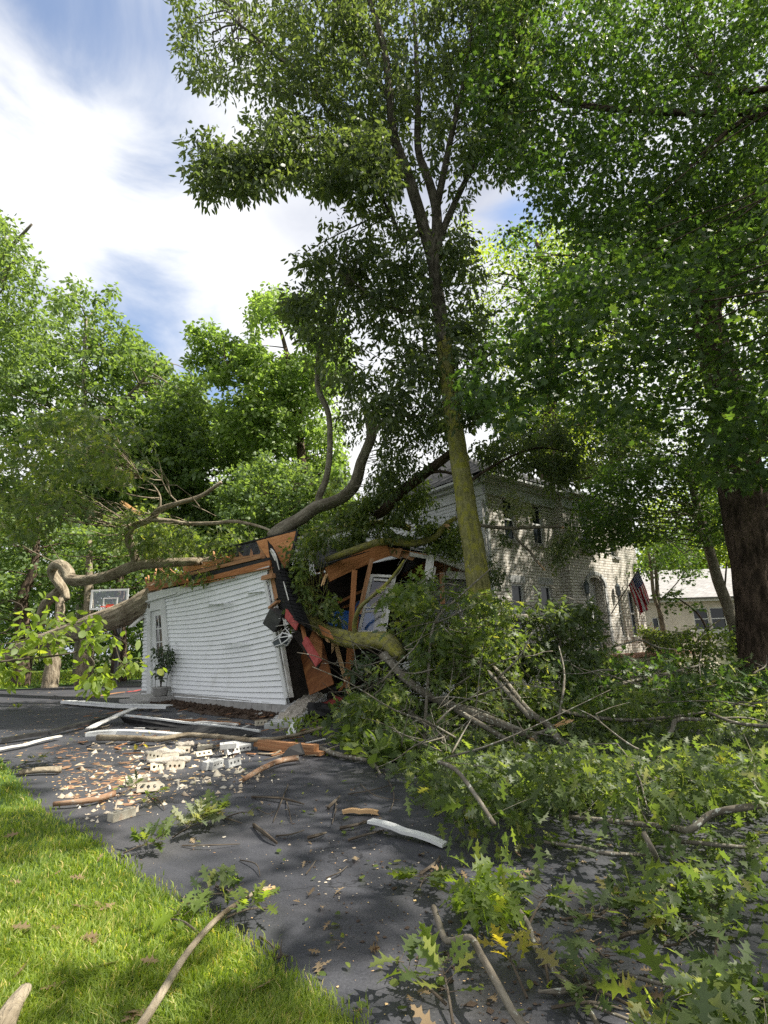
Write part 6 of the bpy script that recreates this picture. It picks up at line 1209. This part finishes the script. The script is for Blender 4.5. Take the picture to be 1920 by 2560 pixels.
        if not hs:
            mb.add([fr(a, b_, 0) for a, b_ in ring]+[fr(a, b_, h) for a, b_ in ring], [tuple(range(7, -1, -1)), tuple(range(8, 16))]+[(i, (i+1) % 8, 8+(i+1) % 8, 8+i) for i in range(8)]); return
        xs = [-l/2]+[q_ for hh in hs for q_ in (hh-r*1.3, hh+r*1.3)]+[l/2]
        for i in range(0, len(xs)-1, 2): mb.box((xs[i], -w/2, 0), (xs[i+1], w/2, h), fr)
        for hh in hs:
            sq = [(hh+r*1.3*c_, w/2*s_) for c_, s_ in ((1, 0), (1, 1), (0, 1), (-1, 1), (-1, 0), (-1, -1), (0, -1), (1, -1))]
            ci = [(hh+r*math.cos(math.pi/4*k), r*math.sin(math.pi/4*k)) for k in range(8)]
            for z_, fl in ((0, 1), (h, 0)):
                mb.add([fr(a, b_, z_) for a, b_ in sq]+[fr(a, b_, z_) for a, b_ in ci], [((k, 8+k, 8+(k+1) % 8, (k+1) % 8) if fl else (k, (k+1) % 8, 8+(k+1) % 8, 8+k)) for k in range(8)])
            mb.add([fr(a, b_, 0) for a, b_ in ci]+[fr(a, b_, h) for a, b_ in ci], [(k, 8+k, 8+(k+1) % 8, (k+1) % 8) for k in range(8)])
            mb.add([fr(hh-r*1.3, s*w/2, zz) for zz in (0, h) for s in (1,)]+[fr(hh+r*1.3, s*w/2, zz) for zz in (h, 0) for s in (1,)], [(0, 1, 2, 3)])
            mb.add([fr(hh-r*1.3, -w/2, zz) for zz in (0, h)]+[fr(hh+r*1.3, -w/2, zz) for zz in (h, 0)], [(0, 3, 2, 1)])
    r = random.Random(2)
    def loose(lab, px, py, dx, dy, up=(0, 0, 1), z=0.0, mt='brick_loose', n=1, grp=None):
        c = G(px, py, z)+[0, 0, .0]; mb = MB(); d = np.array([dx, dy, 0.]) if len(np.shape(dx)) == 0 else dx
        upv = unit(np.array(up, float)); x = unit(np.cross(unit(d), upv))
        for i in range(n): brick_bm(mb, c + upv*i*.072 + [0, 0, .045 if abs(upv[2]) < .5 else 0], d, up)
        if n > 1:
            for i in range(n-1):
                cc = c+upv*(i*.072+.067)+[0, 0, .045]; mb.beam(cc-unit(d)*.11, cc+unit(d)*.11, .08, .011, upv)
        o = mb.build('brick_chunk' if n > 1 else 'brick', M[mt], None, origin=c); return tag(o, lab, 'brick chunk' if n > 1 else 'brick', grp)
    loose('lone pale brick with a hole at the grass edge, lowest of the bricks', 304, 2046, .5, .8, (0, 0, 1), 0)
    loose('pale brick on edge showing two dark holes, just above the lone brick', 372, 1980, .95, .25, (-.2, -1, .25), .0)
    loose('weathered pale brick left behind the one with two dark holes', 340, 1958, .8, .55, (0, -.2, 1), .02)
    loose('pale brick standing on end in the grey group right of the big lumps', 577, 1918, 0.05, .1, (0, -1, .1), 0, 'brick_grey')
    loose('pair of grey bricks on edge with holes toward the grass', 545, 1922, .3, .9, (-.95, -.3, .1), .0, 'brick_grey', 2)
    loose('stack of four grey bricks mortared together left of the orange planks', 610, 1880, .75, .65, (-.8, .5, .1), .0, 'brick_grey', 4)
    loose('grey brick tilted against the stack of four', 570, 1870, .9, .3, (-.2, -.2, 1), .10, 'brick_grey')
    loose('short grey brick standing below the tilted one', 576, 1888, .2, .3, (0, -1, .2), .0, 'brick_grey')
    loose('orange-stained brick lying flat under the long log', 513, 1874, .97, .2, (0, -.1, 1), .0)
    loose('narrow brick pointing up right beside the orange-stained one', 508, 1892, .8, .6, (-.3, -.7, .5), .0)
    loose('pale brick half hidden by leaves at the left front of the heap', 1040, 1922, .9, -.3, (0, 0, 1), .0)
    loose('holed pale brick on the asphalt by the lichen covered stick', 918, 1888, .95, .1, (0, -1, .15), .0)
    loose('pale brick standing before the foundation blocks', 651, 1814, .3, .2, (0, -1, .1), .03)
    # three bigger broken lumps: bricks set in a mortar bed
    def lump(lab, px, py, nb, tilt):
        c = G(px, py, 0); t = thing('brickwork_lump', c, lab, 'brickwork lump', 'lumps of brickwork on the drive'); mb = MB()
        d = unit(np.array([1, tilt, 0.])); y = np.array([-d[1], d[0], 0])
        for k in range(nb): brick_bm(mb, c+d*(k-.5*(nb-1))*.21+y*.05*r.uniform(-1, 1)+[0, 0, r.uniform(0, .04)], d+y*r.uniform(-.35, .35)+np.array([0, 0, r.uniform(-.15, .15)]), (r.uniform(-.3, .3), -.9, .35), .19, .065, .10); brick_bm(mb, c+d*(k-.4*(nb-1))*.2+y*.09+[0, 0, .04], d+y*r.uniform(-.2, .2), (r.uniform(-.2, .2), -.2, 1), .17, .06, .09, False)
        mb.build('bricks', M['brick_loose'], t); m2 = MB(); n = 9
        V = []; F = []
        for i in range(n):
            for j in range(6):
                th = 2*math.pi*j/6; q_ = .06*(1+.5*r.uniform(-1, 1))*math.sin(math.pi*(i+.5)/n)**.3; V.append(c+d*((i/(n-1)-.5)*nb*.25)+y*(.06+q_*math.cos(th))+np.array([0, 0, .08+q_*math.sin(th)*.8]))
                if i: F.append(((i-1)*6+j, (i-1)*6+(j+1) % 6, i*6+(j+1) % 6, i*6+j))
        m2.add(V, F+[tuple(range(5, -1, -1)), tuple(range(len(V)-6, len(V)))]); m2.build('mortar', M['mortar'], t, True)
    lump('widest pale brickwork lump, just below the long log', 408, 1902, 2, .02); lump('pale brickwork lump with round holes below the widest lump', 418, 1922, 2, .15); lump('knobbly yellowish brickwork lump right of the widest one', 458, 1880, 1, .1)
    # the long slab of brickwork fallen from the corner
    def slab():
        a = G(695, 1822, 0); b = G(795, 1758, .1); a[2] = .02; b[2] = .30; t = thing('brick_slab', a, 'fallen slab of white brickwork slanting up toward the plywood at the garage corner', 'brick slab'); d = unit(b-a); L = np.linalg.norm(b-a); x = unit(np.cross(d, [0, 0, 1.])); up = np.cross(x, d); mb = MB()
        n = int(L/.078)
        for k in range(n):
            for j in range(2):
                c = a+d*(k*.078)+x*((j-.5)*.25+(.06 if k % 2 else 0)+r.uniform(-.015, .015))+up*r.uniform(-.012, .012); brick_bm(mb, c, x, d, .235, .068, .13, False)
        mb.build('bricks', M['brick_grey'], t); m = MB(); V = []; F = []; nu, nv = 16, 8
        for i in range(nu):
            for j in range(nv):
                V.append(a+d*(L*(.12+i/(nu-1)*.9))+x*((j/(nv-1)-.38)*.42+.03*r.uniform(-1, 1))+up*(.055+(.0 if j in (0, nv-1) or i in (0, nu-1) else .02+.09*r.random())))
                if i and j: F.append(((i-1)*nv+j-1, i*nv+j-1, i*nv+j, (i-1)*nv+j))
        m.add(V, F); m.build('mortar', M['mortar'], t)
    slab()
    for lab, px, py, mt, nm in (('black crumpled mat lying right of the fallen brick slab', 800, 1795, 'black_felt', 'rubber_mat'), ('black box corner poking up behind the brick slab', 838, 1740, 'metal_black', 'black_box'), ('frayed pink insulation bundle at the right of the rubble', 838, 1780, 'red_paint', 'insulation_bundle')):
        mb = MB(); c = G(px, py, 0.02); rr = np.random.default_rng(px); V = []; F = []
        for i in range(7):
            for j in range(10):
                th = math.pi*i/6; ph = 2*math.pi*j/9; q_ = 1+.25*rr.normal(); V.append(c+np.array([.3*math.sin(th)*math.cos(ph)*q_, .2*math.sin(th)*math.sin(ph)*q_, .13+.13*math.cos(th)*q_]))
                if i and j: F.append((10*i-10+j-1, 10*i-10+j, 10*i+j, 10*i+j-1))
        mb.add(V, F); tag(mb.build(nm, M[mt], None, origin=c), lab, nm.replace('_', ' '))
    # mulch bed along the foundation
    n = 700; V = MB(); a = GP(420, 1742); b = GP(718, 1763)
    for i in range(n):
        k = random.random(); p = a*(1-k)+b*k; p = np.array([p[0], p[1], 0])+GN*(.05+abs(random.gauss(0, .35))); e = rng.normal(size=3)*.05; e[2] *= .3; V.beam(p+[0, 0, .02], p+e+[0, 0, .03], .03+.04*random.random(), .015+.02*random.random())
    tag(V.build('mulch', M['dirt'], None), kind='stuff')
    bed = [GP(418, 1745), GP(725, 1765), GP(725, 1765)+GN*.8, GP(600, 1765)+GN*.95, GP(418, 1745)+GN*.45]; tag(link('soil_bed', [(p[0], p[1], .006) for p in bed], [(0, 1, 2, 3, 4)], M['dirt']), kind='structure')
    # chips, crumbs and flakes: nobody could count them
    def chips(name, poly, n, smin, smax, mt, seed, flat=.3, clump=0):
        r = np.random.default_rng(seed); poly = np.array(poly, float); lo, hi = poly.min(0), poly.max(0); x = r.uniform(lo[0], hi[0], n*3); y = r.uniform(lo[1], hi[1], n*3); ok = inpoly(x, y, poly); x = x[ok][:n]; y = y[ok][:n]
        d = _f[None]+_r[None]*((x-960)/FPX)[:, None]-_u[None]*((y-1280)/FPX)[:, None]; p = EY + d*((.004-EYE)/d[:, 2])[:, None]
        if clump: k = pn(p, 1.6, seed) > clump; p = p[k]
        N = len(p); s = r.uniform(smin, smax, N)*(.4+.6*r.random(N)**2); B = np.array([(1, 0, 0), (0, 1, 0), (-1, 0, 0), (0, -1, 0), (.2, .1, 1)], float)
        B = B[None]*(1+.4*r.normal(size=(N, 5, 1))); a = r.uniform(0, 6.28, N); c, s_ = np.cos(a)[:, None], np.sin(a)[:, None]; el = r.uniform(.3, 1, N)[:, None]
        X = B[..., 0]; Yy = B[..., 1]*el; V = np.stack([X*c-Yy*s_, X*s_+Yy*c, np.abs(B[..., 2])*flat], -1)*s[:, None, None]+p[:, None]
        F = (np.array([(0, 1, 4), (1, 2, 4), (2, 3, 4), (3, 0, 4)])[None]+(np.arange(N)*5)[:, None, None]).reshape(-1, 3); return tag(fastmesh(name, V.reshape(-1, 3), F, M[mt]), kind='stuff')
    chips('brick_crumbs', [(230, 1860), (620, 1850), (700, 1950), (560, 2000), (420, 2010), (230, 2060), (120, 1990), (200, 1900)], 420, .010, .05, 'crumb', 1, .8)
    chips('brick_crumbs', [(330, 1880), (600, 1870), (640, 1930), (560, 1960), (400, 1970), (330, 1930)], 90, .03, .08, 'brick_loose', 9, .8)
    chips('brick_crumbs', [(0, 1780), (650, 1800), (960, 1880), (1150, 2000), (1100, 2200), (850, 2250), (350, 2060), (0, 1890)], 300, .004, .016, 'crumb', 2, .5)
    chips('wood_chips', [(0, 1700), (350, 1700), (500, 1760), (640, 1850), (350, 2050), (100, 1960), (0, 1890)], 650, .012, .05, 'leaf_chip', 3, .12)
    for nm_, mt_, k_ in (('wood_splinters', 'wood_raw', 55), ('wood_splinters', 'bark_fallen', 60), ('felt_scraps', 'black_felt', 26), ('siding_scraps', 'white_dirty', 22)):
        mb = MB(); rr = np.random.default_rng(k_)
        for _ in range(k_):
            c = G(rr.uniform(180, 800), rr.uniform(1775, 1890), .015); a_ = rr.uniform(-.9, .9); L_ = rr.uniform(.06, .35); mb.beam(c, c+np.array([math.cos(a_)*L_, math.sin(a_)*L_, rr.uniform(0, .05)]), rr.uniform(.01, .05), .012, jag=.02)
        tag(mb.build(nm_, M[mt_], None), kind='stuff')
    chips('wood_chips', [(60, 1850), (420, 1900), (330, 2010), (200, 2010)], 260, .03, .09, 'bark_red', 4, .15)
    chips('dark_twig_litter', [(600, 1980), (1150, 1960), (1500, 2250), (1900, 2500), (1200, 2560), (800, 2300)], 600, .004, .02, 'bark_dark', 5, .3)
    chips('asphalt_litter', [(0, 1700), (350, 1700), (640, 1800), (1000, 1960), (1300, 2150), (1920, 2250), (1920, 2560), (850, 2560), (500, 2240), (230, 2080), (0, 1890)], 520, .003, .010, 'leaf_chip', 6, .15)
    # loose green and yellow leaves scattered over the asphalt
    def scatter(name, poly, n, size, tpl, mt, seed, z=.02):
        r = np.random.default_rng(seed); poly = np.array(poly, float); lo, hi = poly.min(0), poly.max(0); x = r.uniform(lo[0], hi[0], n*3); y = r.uniform(lo[1], hi[1], n*3); ok = inpoly(x, y, poly); x = x[ok][:n]; y = y[ok][:n]
        p = np.array([G(a, b, z) for a, b in zip(x, y)]); N = len(p); d = r.normal(size=(N, 3)); d[:, 2] *= .15; nn_ = r.normal(size=(N, 3))*.35; nn_[:, 2] += 1
        return tag(leaf_mesh(name, p, d, nn_, size*r.uniform(.5, 1.2, N), tpl, mt), kind='stuff')
    scatter('scattered_leaves', [(0, 1700), (340, 1700), (330, 1760), (650, 1900), (1100, 2000), (1900, 2200), (1900, 2540), (900, 2540), (560, 2200), (0, 1890)], 150, .06, 'oval', 'leaf_bright', 11)
    scatter('scattered_leaves', [(0, 1700), (340, 1700), (330, 1760), (650, 1900), (1100, 2000), (1900, 2200), (1900, 2540), (900, 2540), (560, 2200), (0, 1890)], 110, .07, 'oak', 'leaf_dry', 12)
    # thin twigs on the open asphalt, each its own stick
    tw = [(((630, 1992), (700, 1995), (760, 2010)), .012), (((720, 1962), (705, 2000), (683, 2055)), .006), (((715, 2000), (722, 2025), (728, 2055)), .005), (((634, 2062), (665, 2085), (693, 2108)), .014), (((690, 2090), (730, 2085), (760, 2075)), .006), (((770, 2095), (795, 2088), (815, 2082)), .014), (((850, 2070), (890, 2062), (930, 2052)), .012), (((870, 2100), (910, 2088), (960, 2075)), .010), (((540, 2215), (570, 2228), (592, 2245)), .007), (((455, 2114), (520, 2113), (600, 2110)), .005), (((765, 2185), (780, 2165), (790, 2150)), .004), (((815, 2195), (850, 2180), (868, 2165)), .004), (((560, 2200), (577, 2225), (570, 2240)), .005), (((650, 2342), (685, 2370), (675, 2400)), .006), (((695, 2360), (705, 2385), (722, 2390)), .005), (((680, 2400), (700, 2392), (722, 2390)), .006), (((560, 2045), (580, 2050), (605, 2058)), .008), (((820, 2020), (835, 2005), (850, 1990)), .014), (((840, 2000), (838, 2030), (830, 2060)), .006), (((1545, 2345), (1570, 2335), (1610, 2328)), .010), (((1050, 2185), (1085, 2160), (1100, 2140)), .010), (((1660, 2365), (1690, 2362), (1700, 2360)), .006), (((900, 1960), (940, 1990), (1000, 2000)), .005), (((960, 1930), (985, 1985), (975, 2030)), .006), (((1110, 2380), (1150, 2400), (1180, 2425)), .006), (((870, 1985), (930, 1975), (990, 1960)), .006), (((640, 2020), (670, 2035), (690, 2025)), .004), (((370, 1985), (400, 2005), (412, 2025)), .006), (((660, 1900), (730, 1880), (800, 1862)), .008), (((600, 2150), (640, 2160), (650, 2190)), .004)]
    for i, (pp, rd) in enumerate(tw):
        mb = MB(); pts = [G(x, y, rd+.004+(.02 if j == 1 else 0)) for j, (x, y) in enumerate(pp)]; mb.tube(pts, [rd, rd*.9, rd*.5], 6, .1, True, 4, i)
        if i % 3 == 0: m_ = pts[1]; mb.tube([m_, m_+rng.normal(size=3)*[.06, .08, .01]+[0, 0, .02]], [rd*.6, rd*.25], 5, 0, True, 1)
        tag(mb.build('twig', M['twig'], None, origin=pts[0]), near('twig', 'thick' if rd > .009 else 'thin', *pp[1]), 'twig', 'twigs scattered on the asphalt')
    # leafy sprigs, each its own small thing
    def sprig(lab, px, py, ang, n, size, lm, up=.25, z=.02, spread=1.0, tpl='oak', ln=.22):
        c = G(px, py, z); d = np.array([math.cos(ang), math.sin(ang), .12]); t = thing('leafy_sprig', c, lab, 'leafy sprig', 'leafy sprigs on the drive and lawn'); mb = MB(); e = c+d*ln
        mb.tube([c-d*.03, c+d*ln*.5+[0, 0, .02], e], [.006, .005, .003], 6, .05, True, 3); P_ = []; D_ = []; N_ = []
        r = np.random.default_rng(int(px*7+py))
        for k in range(n):
            s_ = .35+.65*(k/n); a = ang + (2.4*((k % 2)*2-1)*(1-.55*s_)*r.uniform(.6, 1.2))*spread; dd = np.array([math.cos(a), math.sin(a), up*r.uniform(-.1, 1.9)]); b = c+d*ln*s_+[0, 0, .02+.03*r.random()]
            st = b+unit(dd)*.035; mb.tube([b, st], [.002, .0015], 4, 0, False, 1); P_.append(st); D_.append(dd); nq = r.normal(size=3)*.5; nq[2] += 1; N_.append(nq)
        mb.build('stem', M['twig'], t); leaf_mesh('leaves', np.array(P_), np.array(D_), np.array(N_), size*r.uniform(.75, 1.15, n), tpl, lm, t)
    S = [('oak sprig of broad green leaves lying alone below the white strip', 1075, 2190, -1.9, 16, .15, 'leaf_oak', .15), ('bright sprig of upright leaves left of the kinked branch at the bottom', 1130, 2545, 1.6, 12, .12, 'leaf_bright', .9), ('large jagged sprig at the very bottom left of the kinked branch', 1100, 2500, 2.4, 7, .14, 'leaf_oak', .4),
        ('yellow sunlit sprig close right of the kinked branch', 1310, 2480, 1.7, 9, .10, 'leaf_yellow', .9), ('drooping pale sprig between the two bare branches', 1450, 2360, -1.3, 13, .12, 'leaf_oak', .2), ('dark sprig to the right of the slim curved branch', 1420, 2300, -.4, 14, .13, 'leaf_oak', .25), ('small green sprig leaning on the slim curved branch', 1370, 2450, 1.4, 5, .08, 'leaf_oak', .5),
        ('big pale green sprig lying in the middle left of the drive', 440, 2090, .9, 34, .17, 'leaf_pale', .6), ('dark green sprig just behind the big pale one', 480, 2055, .3, 26, .16, 'leaf_oak', .5), ('small flat sprig right of the dark green one', 565, 2045, .1, 6, .1, 'leaf_oak', .1), ('yellow-green sprig beside the lone brick', 335, 2012, .5, 12, .12, 'leaf_bright', .25), ('curled olive sprig on the end of the reddish log', 300, 1990, 1.2, 14, .10, 'leaf_ash', .7),
        ('dark sprig at the grass edge below the pale green one', 320, 2130, .3, 26, .13, 'leaf_oak', .6), ('sprig of dark leaves pointing right off the lawn edge', 460, 2265, .3, 22, .13, 'leaf_oak', .35), ('bright maple-like sprig beneath the long peeling stick', 560, 2300, .2, 16, .12, 'leaf_bright', .5), ('wide leaf sprig left of the long peeling stick', 500, 2340, 2.6, 6, .13, 'leaf_bright', .4),
        ('sprig near the right edge, between bare asphalt patches', 1790, 2380, .9, 9, .1, 'leaf_oak', .5), ('low sprig below the forked twig near the bottom right', 1400, 2520, -.3, 9, .10, 'leaf_oak', .3), ('green sprig on the asphalt at the left by the black gutter', 20, 1775, .5, 12, .14, 'leaf_bright', .3), ('small green sprig at the lawn corner by the short bark log', 55, 1912, .2, 10, .12, 'leaf_oak', .3),
        ('broad sprig with serrated leaves in front of the bottom right bough', 1560, 2510, 2.8, 12, .12, 'leaf_oak', .3), ('upright sprig at the front rim of the leaf heap', 1500, 2290, .3, 16, .13, 'leaf_oak', .4), ('sprig of three tiers left of the flat bough', 1330, 2300, .9, 14, .13, 'leaf_oak', .4), ('dark sprig under the right end of the heap', 1640, 2300, -1.2, 12, .12, 'leaf_oak', .2)]
    for s in S: sprig(*s)
    # dry leaves on the lawn and the drive
    spots = [(30, 2090), (55, 2320), (65, 2335), (140, 2320), (200, 2265), (245, 2262), (270, 2268), (225, 2345), (235, 2350), (375, 2405), (265, 2413), (135, 2465), (330, 2535), (340, 2540), (40, 2205), (140, 2185), (195, 2195), (80, 2150), (730, 2545), (745, 2555), (655, 2470), (500, 2250), (250, 2145), (50, 2430), (1215, 2280), (1240, 2285), (1260, 2290), (1160, 2190), (1100, 2180), (1060, 2550)]
    me0 = None
    for i, (x, y) in enumerate(spots):
        p = G(x, y, .035 if x < 700 and inpoly(np.array([G(x, y)[0]]), np.array([G(x, y)[1]]), [(.9, -1)]+EDGE+[(-40, 20), (-40, -20)])[0] else .02)
        if me0 is None:
            o = leaf_mesh('dry_leaf', p[None]-[.06, 0, 0], np.array([[1, 0, .1]]), np.array([[.1, .2, 1]]), .12, 'oak', 'leaf_dry', None, np.array([.5]), origin=p); me0 = o
        else: o = me0.copy(); C.objects.link(o); o.location = p.tolist()
        o.rotation_euler = (random.uniform(-.3, .3), random.uniform(-.4, .4), random.uniform(0, 6.28)); sc_ = random.uniform(.55, 1.1); o.scale = (sc_, sc_, sc_*random.uniform(.5, 2.2))
        tag(o, near('dry leaf', 'large curled tan' if sc_ > .85 else ('small tan' if sc_ < .68 else 'curled tan'), x, y), 'dry leaf', 'dry leaves on lawn and drive')
nmat('leaf_chip', [(.3, (.35, .18, .08)), (.5, (.55, .38, .2)), (.7, (.4, .35, .12))], 2, .9, .1, .002)
debris()
